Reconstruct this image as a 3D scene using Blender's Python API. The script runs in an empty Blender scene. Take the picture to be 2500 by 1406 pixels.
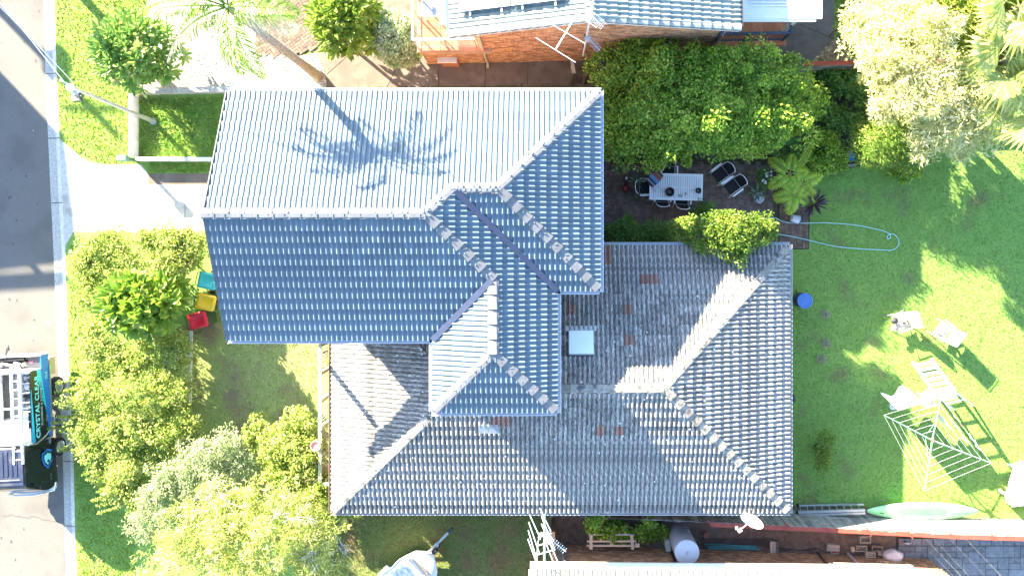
import bpy, bmesh, math, random
import numpy as np
from mathutils import Matrix, Vector, noise as mnoise

# ------------------------------------------------------------------ camera, sky, sun, exposure
S = bpy.context.scene
COL = S.collection
H = 29.0            # drone height, metres
F = 1912.0          # focal length in photo pixels (2500 wide)
NX, NY = 1345.0, 605.0   # point of the photo straight below the drone
K = H / F
cd = bpy.data.cameras.new('camera')
cam = bpy.data.objects.new('camera', cd); COL.objects.link(cam)
cam.location = (0, 0, H)
cd.sensor_width = 36; cd.lens = 36 * F / 2500
cd.shift_x = -(NX - 1250) / 2500; cd.shift_y = (NY - 703) / 2500
cd.clip_end = 2000; cd.clip_start = 0.5
S.camera = cam

SUN_EL = math.radians(21.8)
SX, SY = 0.69, -0.724            # direction shadows run, world XY
sun_az = math.atan2(-SX, -SY)    # compass angle of the sun from +Y towards +X
w = bpy.data.worlds.new("World"); S.world = w; w.use_nodes = True
nt = w.node_tree; bg = nt.nodes['Background']
sky = nt.nodes.new('ShaderNodeTexSky'); sky.sky_type = 'NISHITA'; sky.sun_disc = False
sky.sun_elevation = SUN_EL; sky.sun_rotation = sun_az % (2 * math.pi)
sky.air_density = 1.0; sky.dust_density = 0.6; sky.ozone_density = 2.4
nt.links.new(sky.outputs[0], bg.inputs[0]); bg.inputs[1].default_value = 0.088
sl = bpy.data.lights.new('sun', 'SUN'); sl.energy = 5.0; sl.angle = math.radians(0.5); sl.color = (1.0, 0.875, 0.67)
so = bpy.data.objects.new('sun', sl); COL.objects.link(so)
so.rotation_euler = Vector((SX * math.cos(SUN_EL), SY * math.cos(SUN_EL), -math.sin(SUN_EL))).to_track_quat('-Z', 'Y').to_euler()
so.location = (-20, 20, 30)
S.view_settings.view_transform = 'Standard'; S.view_settings.look = 'None'
S.view_settings.exposure = 3.25; S.view_settings.gamma = 1.0
S.view_settings.use_curve_mapping = False
S.cycles.max_bounces = 6; S.cycles.diffuse_bounces = 3; S.cycles.transparent_max_bounces = 8
S.cycles.use_denoising = True

# ------------------------------------------------------------------ helpers
R = random.Random(7)
NP = np.random.RandomState(11)
WM = {}      # world matrix of every parent


def P(px, py, z=0.0):
    k = (H - z) / F
    return Vector(((px - NX) * k, -(py - NY) * k, z))


def G(px, py, z=0.0):
    """ground point under photo pixel, lifted to z"""
    return Vector(((px - NX) * K, -(py - NY) * K, z))


def tag(o, label=None, cat=None, group=None, kind=None):
    if label: o['label'] = label
    if cat: o['category'] = cat
    if group: o['group'] = group
    if kind: o['kind'] = kind
    return o


def thing(name, label, cat, loc=(0, 0, 0), rz=0.0, group=None):
    o = bpy.data.objects.new(name, None); COL.objects.link(o)
    o.empty_display_size = 0.1
    o.location = loc; o.rotation_euler = (0, 0, rz)
    WM[o.name] = Matrix.Translation(Vector(loc)) @ Matrix.Rotation(rz, 4, 'Z')
    return tag(o, label, cat, group)


def dup(o, loc=None, rz=None, label=None, group=None, parent=None):
    c = o.copy(); COL.objects.link(c)
    if parent is not None:
        c.parent = parent
    if loc is not None: c.location = loc
    if rz is not None: c.rotation_euler = (0, 0, rz)
    if label: c['label'] = label
    if group: c['group'] = group
    if parent is None:
        WM[c.name] = Matrix.Translation(c.location) @ Matrix.Rotation(c.rotation_euler[2], 4, 'Z')
    for ch in KIDS.get(o.name, []):
        dup(ch, parent=c)
    return c


KIDS = {}


def link(o, parent):
    COL.objects.link(o)
    if parent is not None:
        o.parent = parent
        KIDS.setdefault(parent.name, []).append(o)
        WM[o.name] = WM.get(parent.name, Matrix())
    else:
        WM[o.name] = Matrix()
    return o


class MB:
    def __init__(s):
        s.v = []; s.f = []; s.m = []; s.cur = 0

    def mat(s, i): s.cur = i; return s

    def add(s, vs, fs):
        n = len(s.v)
        s.v += [tuple(p) for p in vs]
        for q in fs:
            s.f.append(tuple(i + n for i in q)); s.m.append(s.cur)
        return s

    def quad(s, a, b, c, d): return s.add([a, b, c, d], [(0, 1, 2, 3)])

    def poly(s, pts): return s.add(pts, [tuple(range(len(pts)))])

    def box(s, c, d, rz=0.0, M=None):
        x, y, z = d[0] / 2, d[1] / 2, d[2] / 2
        vs = [Vector((a * x, b * y, e * z)) for e in (-1, 1) for b in (-1, 1) for a in (-1, 1)]
        T = Matrix.Translation(Vector(c)) @ Matrix.Rotation(rz, 4, 'Z')
        if M is not None: T = T @ M
        return s.add([T @ p for p in vs], [(0, 2, 3, 1), (4, 5, 7, 6), (0, 1, 5, 4), (1, 3, 7, 5), (3, 2, 6, 7), (2, 0, 4, 6)])

    def beam(s, a, b, wd, ht, up=(0, 0, 1)):
        a, b = Vector(a), Vector(b); d = (b - a)
        if d.length < 1e-6: return s
        d.normalize(); upv = Vector(up)
        if abs(d.dot(upv)) > .98: upv = Vector((1, 0, 0)) if abs(d.x) < .9 else Vector((0, 1, 0))
        r = d.cross(upv).normalized(); u = r.cross(d).normalized()
        vs = [p + r * (i * wd / 2) + u * (j * ht / 2) for p in (a, b) for j in (-1, 1) for i in (-1, 1)]
        return s.add(vs, [(0, 1, 3, 2), (4, 6, 7, 5), (0, 4, 5, 1), (1, 5, 7, 3), (3, 7, 6, 2), (2, 6, 4, 0)])

    def tube(s, pts, r, n=6, caps=True):
        pts = [Vector(p) for p in pts]; m = len(pts)
        rr = list(r) if hasattr(r, '__len__') else [r] * m
        rings = []; prev = None
        for i, p in enumerate(pts):
            d = (pts[min(i + 1, m - 1)] - pts[max(i - 1, 0)])
            d = d.normalized() if d.length > 1e-9 else Vector((0, 0, 1))
            if prev is None:
                u = d.orthogonal().normalized()
            else:
                u = prev - d * prev.dot(d)
                u = u.normalized() if u.length > 1e-6 else d.orthogonal().normalized()
            prev = u; vv = d.cross(u)
            rings.append([p + (u * math.cos(2 * math.pi * k / n) + vv * math.sin(2 * math.pi * k / n)) * rr[i] for k in range(n)])
        vs = [p for q in rings for p in q]
        fs = [(i * n + k, i * n + (k + 1) % n, (i + 1) * n + (k + 1) % n, (i + 1) * n + k) for i in range(m - 1) for k in range(n)]
        if caps:
            fs.append(tuple(range(n))[::-1]); fs.append(tuple((m - 1) * n + k for k in range(n)))
        return s.add(vs, fs)

    def lathe(s, c, prof, n=16, M=None):
        c = Vector(c); vs = []
        for r, z in prof:
            for k in range(n):
                a = 2 * math.pi * k / n
                p = Vector((r * math.cos(a), r * math.sin(a), z))
                vs.append(c + (M @ p if M is not None else p))
        m = len(prof)
        fs = [(i * n + k, i * n + (k + 1) % n, (i + 1) * n + (k + 1) % n, (i + 1) * n + k) for i in range(m - 1) for k in range(n)]
        fs.append(tuple(range(n))[::-1]); fs.append(tuple((m - 1) * n + k for k in range(n)))
        return s.add(vs, fs)

    def prism(s, poly, z0, z1):
        n = len(poly)
        vs = [(p[0], p[1], z0) for p in poly] + [(p[0], p[1], z1) for p in poly]
        fs = [tuple(range(n))[::-1], tuple(range(n, 2 * n))] + [(i, (i + 1) % n, n + (i + 1) % n, n + i) for i in range(n)]
        return s.add(vs, fs)

    def build(s, name, mat, parent=None, smooth=False, local=False, kind=None, bevel=0):
        me = bpy.data.meshes.new(name)
        vs = s.v
        if parent is not None and not local:
            inv = WM.get(parent.name, Matrix()).inverted()
            vs = [inv @ Vector(p) for p in vs]
        me.from_pydata([tuple(p) for p in vs], [], s.f)
        mats = mat if isinstance(mat, (list, tuple)) else [mat]
        for mm in mats: me.materials.append(mm)
        if len(mats) > 1: me.polygons.foreach_set('material_index', s.m)
        bm = bmesh.new(); bm.from_mesh(me)
        bmesh.ops.recalc_face_normals(bm, faces=bm.faces)
        if bevel:
            bmesh.ops.bevel(bm, geom=[e for e in bm.edges if len(e.link_faces) == 2 and e.calc_face_angle(0) > .6], offset=bevel, segments=2, affect='EDGES', profile=.6, clamp_overlap=True)
        bm.to_mesh(me); bm.free()
        if smooth:
            me.polygons.foreach_set('use_smooth', [True] * len(me.polygons))
            me.set_sharp_from_angle(angle=math.radians(45))
        me.update()
        o = bpy.data.objects.new(name, me)
        link(o, parent)
        if kind: o['kind'] = kind
        return o


def np_mesh(name, verts, faces, mat, parent=None, kind=None, smooth=False, uv=None):
    """verts (N,3) array in world space, faces (M,k) array"""
    me = bpy.data.meshes.new(name)
    verts = np.asarray(verts, np.float32); faces = np.asarray(faces, np.int32)
    if parent is not None:
        inv = np.array(WM.get(parent.name, Matrix()).inverted(), np.float32)
        verts = verts @ inv[:3, :3].T + inv[:3, 3]
    m, k = faces.shape
    me.vertices.add(len(verts)); me.vertices.foreach_set('co', verts.ravel())
    me.loops.add(m * k); me.loops.foreach_set('vertex_index', faces.ravel())
    me.polygons.add(m); me.polygons.foreach_set('loop_start', np.arange(0, m * k, k, dtype=np.int32))
    if smooth: me.polygons.foreach_set('use_smooth', np.ones(m, bool))
    me.materials.append(mat)
    me.update(calc_edges=True); me.validate()
    o = bpy.data.objects.new(name, me)
    link(o, parent)
    if kind: o['kind'] = kind
    return o


# ------------------------------------------------------------------ materials
def _n(nt, t, **kw):
    n = nt.nodes.new(t)
    for k, v in kw.items(): setattr(n, k, v)
    return n


def _rand(nt):
    oi = _n(nt, 'ShaderNodeObjectInfo'); ge = _n(nt, 'ShaderNodeNewGeometry')
    ad = _n(nt, 'ShaderNodeMath', operation='ADD'); fr = _n(nt, 'ShaderNodeMath', operation='FRACT')
    nt.links.new(oi.outputs['Random'], ad.inputs[0]); nt.links.new(ge.outputs['Random Per Island'], ad.inputs[1])
    nt.links.new(ad.outputs[0], fr.inputs[0])
    return fr.outputs[0]


def pm(name, c1, c2=None, scale=4.0, rough=.75, bump=0.0, bscale=None, rand=0.0, spec=.4, metal=0.0, detail=5.0,
       lo=.35, hi=.65, stretch=(1, 1, 1), c3=None, s3=1.0, t3=.62, w3=.06, coat=0.0, uv=False, bdist=.02, roll=0.0):
    m = bpy.data.materials.new(name); m.use_nodes = True
    nt = m.node_tree; b = nt.nodes['Principled BSDF']; L = nt.links.new
    b.inputs['Roughness'].default_value = rough; b.inputs['Metallic'].default_value = metal
    b.inputs['Specular IOR Level'].default_value = spec
    if coat: b.inputs['Coat Weight'].default_value = coat; b.inputs['Coat Roughness'].default_value = .15
    tc = _n(nt, 'ShaderNodeTexCoord')
    geo = _n(nt, 'ShaderNodeNewGeometry')
    base = tc.outputs['UV'] if uv else geo.outputs['Position']
    r = _rand(nt) if (rand or uv) else None
    mp = _n(nt, 'ShaderNodeMapping'); mp.inputs['Scale'].default_value = stretch
    if uv:
        off = _n(nt, 'ShaderNodeVectorMath', operation='SCALE'); off.inputs[0].default_value = (37, 91, 13)
        L(r, off.inputs['Scale'])
        av = _n(nt, 'ShaderNodeVectorMath', operation='ADD'); L(base, av.inputs[0]); L(off.outputs[0], av.inputs[1])
        L(av.outputs[0], mp.inputs['Vector'])
    else:
        L(base, mp.inputs['Vector'])
    c2 = c2 or c1
    no = _n(nt, 'ShaderNodeTexNoise'); no.inputs['Scale'].default_value = scale; no.inputs['Detail'].default_value = detail
    no.inputs['Roughness'].default_value = .62
    L(mp.outputs[0], no.inputs['Vector'])
    mr = _n(nt, 'ShaderNodeMapRange'); mr.inputs['From Min'].default_value = lo; mr.inputs['From Max'].default_value = hi
    L(no.outputs[0], mr.inputs['Value'])
    mx = _n(nt, 'ShaderNodeMix', data_type='RGBA')
    mx.inputs['A'].default_value = (*c1, 1); mx.inputs['B'].default_value = (*c2, 1)
    L(mr.outputs[0], mx.inputs['Factor'])
    colr = mx.outputs['Result']
    if c3 is not None:
        n3 = _n(nt, 'ShaderNodeTexNoise'); n3.inputs['Scale'].default_value = s3; n3.inputs['Detail'].default_value = 6
        L(mp.outputs[0] if uv else base, n3.inputs['Vector'])
        m3 = _n(nt, 'ShaderNodeMapRange'); m3.inputs['From Min'].default_value = t3 - w3; m3.inputs['From Max'].default_value = t3 + w3
        L(n3.outputs[0], m3.inputs['Value'])
        x3 = _n(nt, 'ShaderNodeMix', data_type='RGBA'); x3.inputs['B'].default_value = (*c3, 1)
        L(m3.outputs[0], x3.inputs['Factor']); L(colr, x3.inputs['A']); colr = x3.outputs['Result']
    if rand:
        mm = _n(nt, 'ShaderNodeMapRange'); mm.inputs['To Min'].default_value = 1 - rand; mm.inputs['To Max'].default_value = 1 + rand
        L(r, mm.inputs['Value'])
        vm = _n(nt, 'ShaderNodeVectorMath', operation='SCALE'); L(colr, vm.inputs[0]); L(mm.outputs[0], vm.inputs['Scale'])
        colr = vm.outputs[0]
    if roll:                       # pans of a roll tile stay mossy, the crests bleach
        sx = _n(nt, 'ShaderNodeSeparateXYZ'); L(tc.outputs['UV'], sx.inputs[0])
        dv = _n(nt, 'ShaderNodeMath', operation='DIVIDE'); dv.inputs[1].default_value = roll; L(sx.outputs[0], dv.inputs[0])
        fr = _n(nt, 'ShaderNodeMath', operation='FRACT'); L(dv.outputs[0], fr.inputs[0])
        cr = _n(nt, 'ShaderNodeValToRGB'); e = cr.color_ramp.elements
        e[0].position = .0; e[0].color = (.62, .62, .64, 1); e[1].position = 1.0; e[1].color = (.62, .62, .64, 1)
        for p_, v_ in ((.28, .55), (.40, 1.25), (.86, 1.2), (.95, .62)):
            q_ = e.new(p_); q_.color = (v_, v_, v_, 1)
        L(fr.outputs[0], cr.inputs[0])
        ml = _n(nt, 'ShaderNodeVectorMath', operation='MULTIPLY'); L(colr, ml.inputs[0]); L(cr.outputs[0], ml.inputs[1]); colr = ml.outputs[0]
    L(colr, b.inputs['Base Color'])
    if bump:
        nb = _n(nt, 'ShaderNodeTexNoise'); nb.inputs['Scale'].default_value = bscale or scale * 6; nb.inputs['Detail'].default_value = 4
        L(mp.outputs[0] if uv else base, nb.inputs['Vector'])
        bp = _n(nt, 'ShaderNodeBump'); bp.inputs['Strength'].default_value = bump; bp.inputs['Distance'].default_value = bdist
        L(nb.outputs[0], bp.inputs['Height']); L(bp.outputs[0], b.inputs['Normal'])
    return m


def leafm(name, c1, c2, trans=.3, rough=.5, c3=None, t3=.9):
    m = bpy.data.materials.new(name); m.use_nodes = True
    nt = m.node_tree; b = nt.nodes['Principled BSDF']; L = nt.links.new
    out = nt.nodes['Material Output']
    geo = _n(nt, 'ShaderNodeNewGeometry')
    cr = _n(nt, 'ShaderNodeValToRGB')
    e = cr.color_ramp.elements
    e[0].color = (*c1, 1); e[1].color = (*c2, 1); e[1].position = .85
    if c3 is not None:
        x = e.new(1.0); x.color = (*c3, 1)
        e[1].position = t3
    no = _n(nt, 'ShaderNodeTexNoise'); no.inputs['Scale'].default_value = 1.1; no.inputs['Detail'].default_value = 2
    L(geo.outputs['Position'], no.inputs['Vector'])
    ma = _n(nt, 'ShaderNodeMath', operation='MULTIPLY_ADD'); ma.inputs[1].default_value = .9; ma.inputs[2].default_value = -.45
    L(no.outputs[0], ma.inputs[0])
    ad = _n(nt, 'ShaderNodeMath', operation='ADD', use_clamp=True)
    L(geo.outputs['Random Per Island'], ad.inputs[0]); L(ma.outputs[0], ad.inputs[1])
    L(ad.outputs[0], cr.inputs[0])
    L(cr.outputs[0], b.inputs['Base Color'])
    b.inputs['Roughness'].default_value = rough; b.inputs['Specular IOR Level'].default_value = .35
    tr = _n(nt, 'ShaderNodeBsdfTranslucent'); L(cr.outputs[0], tr.inputs['Color'])
    mx = _n(nt, 'ShaderNodeMixShader'); mx.inputs[0].default_value = trans
    L(b.outputs[0], mx.inputs[1]); L(tr.outputs[0], mx.inputs[2]); L(mx.outputs[0], out.inputs['Surface'])
    return m


def glassm(name, col=(.8, .9, .9), alpha=.3, rough=.05):
    m = bpy.data.materials.new(name); m.use_nodes = True
    nt = m.node_tree; b = nt.nodes['Principled BSDF']; L = nt.links.new; out = nt.nodes['Material Output']
    b.inputs['Base Color'].default_value = (*col, 1); b.inputs['Roughness'].default_value = rough
    t = _n(nt, 'ShaderNodeBsdfTransparent'); t.inputs[0].default_value = (*col, 1)
    mx = _n(nt, 'ShaderNodeMixShader'); mx.inputs[0].default_value = alpha
    L(t.outputs[0], mx.inputs[1]); L(b.outputs[0], mx.inputs[2]); L(mx.outputs[0], out.inputs['Surface'])
    return m


M = {}
M['asphalt'] = pm('asphalt', (.115, .110, .10), (.185, .176, .16), scale=38, rough=.95, bump=.6, bscale=80, c3=(.125, .119, .108), s3=.7, t3=.57, w3=.08, lo=.3, hi=.7)
M['concrete'] = pm('concrete', (.42, .40, .36), (.56, .54, .49), scale=7, rough=.9, bump=.15, c3=(.36, .34, .29), s3=1.2, t3=.62)
M['gutter_concrete'] = pm('gutter_concrete', (.30, .29, .26), (.55, .53, .47), scale=34, rough=.9, bump=.4, bscale=60, lo=.42, hi=.58)
M['brown_concrete'] = pm('brown_concrete', (.125, .10, .08), (.20, .165, .13), scale=3, rough=.9, bump=.15, c3=(.12, .095, .075), s3=1.5, t3=.58, w3=.1)
M['dark_concrete'] = pm('dark_concrete', (.10, .088, .078), (.135, .12, .105), scale=3, rough=.92, bump=.2)
M['dirt'] = pm('dirt', (.09, .06, .04), (.17, .12, .085), scale=5, rough=.95, bump=.6, bscale=40)
M['mulch'] = pm('mulch', (.10, .075, .045), (.24, .18, .11), scale=30, rough=.95, bump=.8, bscale=60)
M['soil_dark'] = pm('soil_dark', (.035, .035, .02), (.09, .075, .045), scale=4, rough=.95, bump=.6, bscale=30)
M['lawn'] = pm('lawn', (.13, .28, .055), (.26, .37, .08), scale=26, rough=.95, bump=.8, bscale=70, c3=(.18, .19, .07), s3=.8, t3=.64, w3=.08)
M['lawn_olive'] = pm('lawn_side', (.10, .14, .035), (.18, .21, .065), scale=24, rough=.95, bump=.8, bscale=70, c3=(.18, .12, .06), s3=.9, t3=.56, w3=.08)  # olive brown grass colour of the south neighbour's side lawn
M['white_paint'] = pm('white_paint', (.78, .78, .76), (.70, .70, .68), scale=3, rough=.5)
M['white_metal'] = pm('white_metal', (.74, .76, .77), (.68, .70, .71), scale=5, rough=.35, spec=.5)
M['galv'] = pm('galvanised', (.45, .47, .48), (.55, .57, .58), scale=9, rough=.4, metal=.6)
M['alu'] = pm('aluminium', (.62, .63, .64), (.52, .53, .55), scale=9, rough=.35, metal=.75)
M['dark_metal'] = pm('dark_metal', (.03, .032, .038), (.05, .052, .06), scale=9, rough=.5)
M['black'] = pm('black_plastic', (.012, .012, .014), (.02, .02, .022), scale=9, rough=.5)
M['navy'] = pm('navy_metal', (.05, .08, .15), (.065, .10, .18), scale=5, rough=.5)
M['bark'] = pm('bark', (.17, .13, .09), (.30, .24, .17), scale=12, rough=.95, bump=.6)
M['palebark'] = pm('palebark', (.24, .20, .15), (.36, .31, .24), scale=12, rough=.95, bump=.4)
M['terracotta'] = pm('terracotta', (.42, .16, .09), (.52, .22, .13), scale=6, rough=.8, rand=.12)
M['timber_grey'] = pm('timber_grey', (.17, .16, .145), (.30, .285, .265), scale=5, rough=.9, stretch=(1, 1, 1), rand=.28, bump=.3)
M['timber_brown'] = pm('timber_brown', (.10, .075, .055), (.17, .13, .10), scale=6, rough=.9, rand=.25, bump=.3)
M['red_steel'] = pm('red_steel', (.30, .055, .035), (.36, .075, .045), scale=4, rough=.55, rand=.05)
M['pot_pink'] = pm('pot_pink', (.62, .32, .25), (.7, .42, .34), scale=6, rough=.85)
M['rubber'] = pm('rubber', (.02, .02, .02), (.035, .034, .033), scale=10, rough=.9)


# ------------------------------------------------------------------ vegetation helpers
def unit(a):
    return a / np.maximum(np.linalg.norm(a, axis=-1, keepdims=True), 1e-9)


def leaf_quads(base, axis, nrm, ln, wd, fold=.25, droop=.0):
    """diamond leaves, one non-planar quad each; arrays (N,3)"""
    axis = unit(axis); side = unit(np.cross(axis, nrm)); nn = np.cross(side, axis)
    ln = ln.reshape(-1, 1); wd = wd.reshape(-1, 1)
    mid = base + axis * ln * .45
    a = base; c = base + axis * ln - nn * ln * droop
    b = mid + side * wd * .5 + nn * wd * fold; d = mid - side * wd * .5 + nn * wd * fold
    n = len(base)
    v = np.stack([a, b, c, d], 1).reshape(-1, 3)
    f = np.arange(n * 4).reshape(n, 4)
    return v, f


def rnd_dirs(n):
    return unit(NP.normal(size=(n, 3)))


def crown_points(blobs, n, clump_r, per, shell=.75, upb=.35, rag=.15):
    """blobs: (x,y,z,rx,ry,rz). Returns leaf positions, outward directions."""
    bl = np.array(blobs, float)
    vol = (bl[:, 3] * bl[:, 4] * bl[:, 5]) ** .66
    ncl = max(4, n // per)
    idx = NP.choice(len(bl), ncl, p=vol / vol.sum())
    d = rnd_dirs(ncl); d[:, 2] = np.where(d[:, 2] < -upb, -d[:, 2], d[:, 2])
    rad = shell + (1 - shell) * NP.rand(ncl, 1) + NP.normal(size=(ncl, 1)) * rag
    inner = NP.rand(ncl, 1) < .14
    rad = np.where(inner, rad * (.35 + .5 * NP.rand(ncl, 1)), rad)
    c = bl[idx, :3] + d * bl[idx, 3:6] * rad
    ci = np.repeat(np.arange(ncl), per)
    cr = clump_r * (.4 + 1.3 * NP.rand(ncl) ** 1.6)
    off = rnd_dirs(len(ci)) * (.45 + .6 * NP.rand(len(ci), 1) ** .7) * cr[ci][:, None]
    off[:, 2] *= .8
    pos = c[ci] + off
    out = unit(off / np.maximum(cr[ci][:, None], 1e-6) + d[ci] * .5 + np.array([0, 0, .45]))
    return pos, out, c


def foliage(name, mat, parent, blobs, n, ll, lw, clump_r=.28, per=24, shell=.75, flat=.5, kind=None, upb=.35, jit=.45, rag=.15):
    pos, out, cl = crown_points(blobs, n, clump_r, per, shell, upb, rag)
    m = len(pos)
    axis = unit(out * (1 - flat) + rnd_dirs(m) * .8)
    nrm = unit(out + np.array([0, 0, .6]) + rnd_dirs(m) * .55)
    l = ll * (1 - jit + 2 * jit * NP.rand(m)); wv = lw * (1 - jit + 2 * jit * NP.rand(m))
    pos[:, 2] = np.maximum(pos[:, 2], .03)
    v, f = leaf_quads(pos, axis, nrm, l, wv, fold=.2, droop=.12)
    v[:, 2] = np.maximum(v[:, 2], .015)
    o = np_mesh(name, v, f, mat, parent, kind)
    return o, cl


def limbs(parent, base, cl, r0, mat, nb=8, fork=.45, name='trunk', lean=(0, 0)):
    """tapered trunk with limbs running to some of the clump centres"""
    mb = MB(); base = Vector(base)
    cen = Vector(np.mean(cl, 0)); top = Vector((base.x * (1 - .6) + cen.x * .6, base.y * .4 + cen.y * .6, base.z + (cen.z - base.z) * fork))
    mid = base.lerp(top, .5) + Vector((R.uniform(-.08, .08), R.uniform(-.08, .08), 0))
    mb.tube([base, mid, top], [r0, r0 * .8, r0 * .62], 8)
    idx = list(range(len(cl))); R.shuffle(idx)
    for i in idx[:nb]:
        e = Vector(cl[i]); m1 = top.lerp(e, .5) + Vector((R.uniform(-.15, .15), R.uniform(-.15, .15), R.uniform(.0, .2)))
        mb.tube([top - Vector((0, 0, .05)), m1, e], [r0 * .5, r0 * .28, r0 * .08], 5)
        for _ in range(2):
            e2 = Vector(cl[R.choice(idx)])
            if (e2 - m1).length < 1.4:
                mb.tube([m1, m1.lerp(e2, .6) + Vector((0, 0, .05)), e2], [r0 * .2, r0 * .12, r0 * .04], 4)
    return mb.build(name, mat, parent, smooth=True)


def in_poly(x, y, poly):
    c = np.zeros(len(x), bool); n = len(poly)
    for i in range(n):
        x0, y0 = poly[i]; x1, y1 = poly[(i + 1) % n]
        cond = ((y0 > y) != (y1 > y))
        with np.errstate(divide='ignore', invalid='ignore'):
            xi = (x1 - x0) * (y - y0) / (y1 - y0 + 1e-12) + x0
        c ^= cond & (x < xi)
    return c


def pxpoly(pts): return [tuple(G(*p)[:2]) for p in pts]


def grass(name, label, polys, mat, dens=520, h=.05, wd=.03, holes=(), z=0.0, lean=.7):
    V = []; 
    for poly in polys:
        pw = pxpoly(poly)
        xs = [p[0] for p in pw]; ys = [p[1] for p in pw]
        n = int((max(xs) - min(xs)) * (max(ys) - min(ys)) * dens)
        x = NP.uniform(min(xs), max(xs), n); y = NP.uniform(min(ys), max(ys), n)
        k = in_poly(x, y, pw)
        for hl in holes: k &= ~in_poly(x, y, pxpoly(hl))
        V.append(np.stack([x[k], y[k]], 1))
    p = np.concatenate(V); n = len(p)
    hn = np.array([mnoise.noise((a * .9, b * .9, 0)) for a, b in p[::7]]); hn = np.repeat(hn, 7)[:n] if len(hn) * 7 >= n else np.resize(hn, n)
    hh = h * (.5 + 1.0 * NP.rand(n)) * (1 + .5 * hn)
    a = NP.rand(n) * 2 * math.pi
    s = np.stack([np.cos(a), np.sin(a), np.zeros(n)], 1)
    b = np.concatenate([p, np.full((n, 1), z)], 1)
    ld = NP.normal(size=(n, 3)) * lean; ld[:, 2] = 1
    tip = b + unit(ld) * hh[:, None]
    w2 = (wd * (.6 + .8 * NP.rand(n)))[:, None] / 2
    v = np.stack([b - s * w2, b + s * w2, tip], 1).reshape(-1, 3)
    o = np_mesh(name, v, np.arange(n * 3).reshape(n, 3), mat, None, 'stuff')
    tag(o, label, 'grass')
    return o
# ------------------------------------------------------------------ the ground
def sheet(name, pts, z, mat, parent=None, kind='structure'):
    return MB().poly([G(x, y, z) for x, y in pts]).build(name, mat, parent, kind=kind)


ground = MB().poly([(-160, -160, -.16), (160, -160, -.16), (160, 160, -.16), (-160, 160, -.16)]).build('ground', M['dirt'], kind='structure')
RE = [(102, -300), (102, 0), (107, 190), (113, 330), (120, 480), (126, 600), (135, 840), (149, 1100), (157, 1406), (165, 1800)]   # road edge
GE = [(121, -300), (121, 0), (126, 190), (132, 330), (139, 480), (146, 600), (154, 840), (167, 1100), (174, 1406), (182, 1800)]   # gutter / kerb line
KE = [(133, -300), (133, 0), (139, 190), (146, 330), (153, 480), (160, 600), (166, 840), (179, 1100), (187, 1406), (195, 1800)]   # back of kerb
road = sheet('road', [(-520, -300)] + RE + [(-520, 1800)], -.10, M['asphalt'])
sheet('road_gutter', RE + GE[::-1], -.096, M['gutter_concrete'])
mb = MB()
for i in range(len(GE) - 1):
    a, b, c, d = GE[i], GE[i + 1], KE[i + 1], KE[i]
    mb.quad(G(*a, -.09), G(*b, -.09), G(*c, .012), G(*d, .012))
    mb.quad(G(*d, .012), G(*c, .012), G(*c, -.14), G(*d, -.14))
kerb = mb.build('kerb', M['concrete'], kind='structure')
mb = MB()
def along(pl, y):
    for (a, b), (c, d) in zip(pl[:-1], pl[1:]):
        if b <= y <= d: return a + (c - a) * (y - b) / (d - b)
    return pl[-1][0]
for y in range(20, 1420, 158):
    mb.quad(G(along(RE, y) + 1, y, -.088), G(along(GE, y), y, -.084), G(along(GE, y + 2), y + 2, -.084), G(along(RE, y + 2) + 1, y + 2, -.088))
    mb.quad(G(along(GE, y), y, -.083), G(along(KE, y), y, .017), G(along(KE, y + 2), y + 2, .017), G(along(GE, y + 2), y + 2, -.083))
mb.build('joint', M['dark_concrete'], kerb)
# survey paint dabs, tar seams and oil spots on the road
mp_ = pm('road_paint', (.62, .60, .50), (.5, .48, .4), scale=20, rough=.8)
rr = random.Random(31)
mb = MB()
for px, py, a_, b_ in ((93, 246, 11, 2.5), (90, 250, 9, 1.6), (112, 789, 10, 5), (45, 821, 5, 4), (77, 318, 2, 2)):
    mb.poly([G(px + a_ * .5 * math.cos(t) * rr.uniform(.7, 1.1), py + b_ * math.sin(t) * rr.uniform(.7, 1.1), -.0955) for t in [i * .628 for i in range(10)]])
mb.build('paint_dab', mp_, road)
mb = MB()
for _ in range(46):
    px, py, r = rr.uniform(-5, 100), rr.uniform(0, 1400), rr.uniform(.8, 3.2)
    mb.poly([G(px + r * math.cos(t) * rr.uniform(.5, 1.2), py + r * 1.6 * math.sin(t) * rr.uniform(.5, 1.2), -.0957) for t in [i * .785 for i in range(8)]])
mb.build('oil_spot', pm('oil', (.05, .05, .05), (.075, .073, .07), scale=20, rough=.7), road)
mb = MB()
for y0 in (1262,):
    x, y = 5.0, float(y0)
    while x < along(RE, y) - 3:
        x2, y2 = x + rr.uniform(4, 9), y + rr.uniform(-4, 4)
        mb.beam(G(x, y, -.0965), G(x2, y2, -.0965), .010, .004); x, y = x2, y2
mb.build('crack', M['soil_dark'], road)
# gutter debris
pass
# left verge on the far side of the road (outside the frame) and the big lawn sheet
sheet('far_verge', [(-520, -300), (-520, 1800), (-2600, 1800), (-2600, -300)], -.02, M['lawn'])
lawn = sheet('lawn', [(p[0], p[1]) for p in KE] + [(4200, 1800), (4200, -1400), (133, -1400)], 0, M['lawn'])
side_lawn = sheet('side_lawn', [(760, 1228), (1345, 1228), (1345, 1800), (760, 1800)], .004, M['lawn_olive'])
M['front_lawn'] = pm('front_lawn', (.22, .29, .09), (.36, .41, .14), scale=16, rough=.95, bump=.8, bscale=60, c3=(.24, .18, .12), s3=.9, t3=.57, w3=.1)
sheet('front_lawn', [(405, 790), (760, 790), (800, 840), (800, 1240), (420, 1240)], .004, M['front_lawn'])

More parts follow.
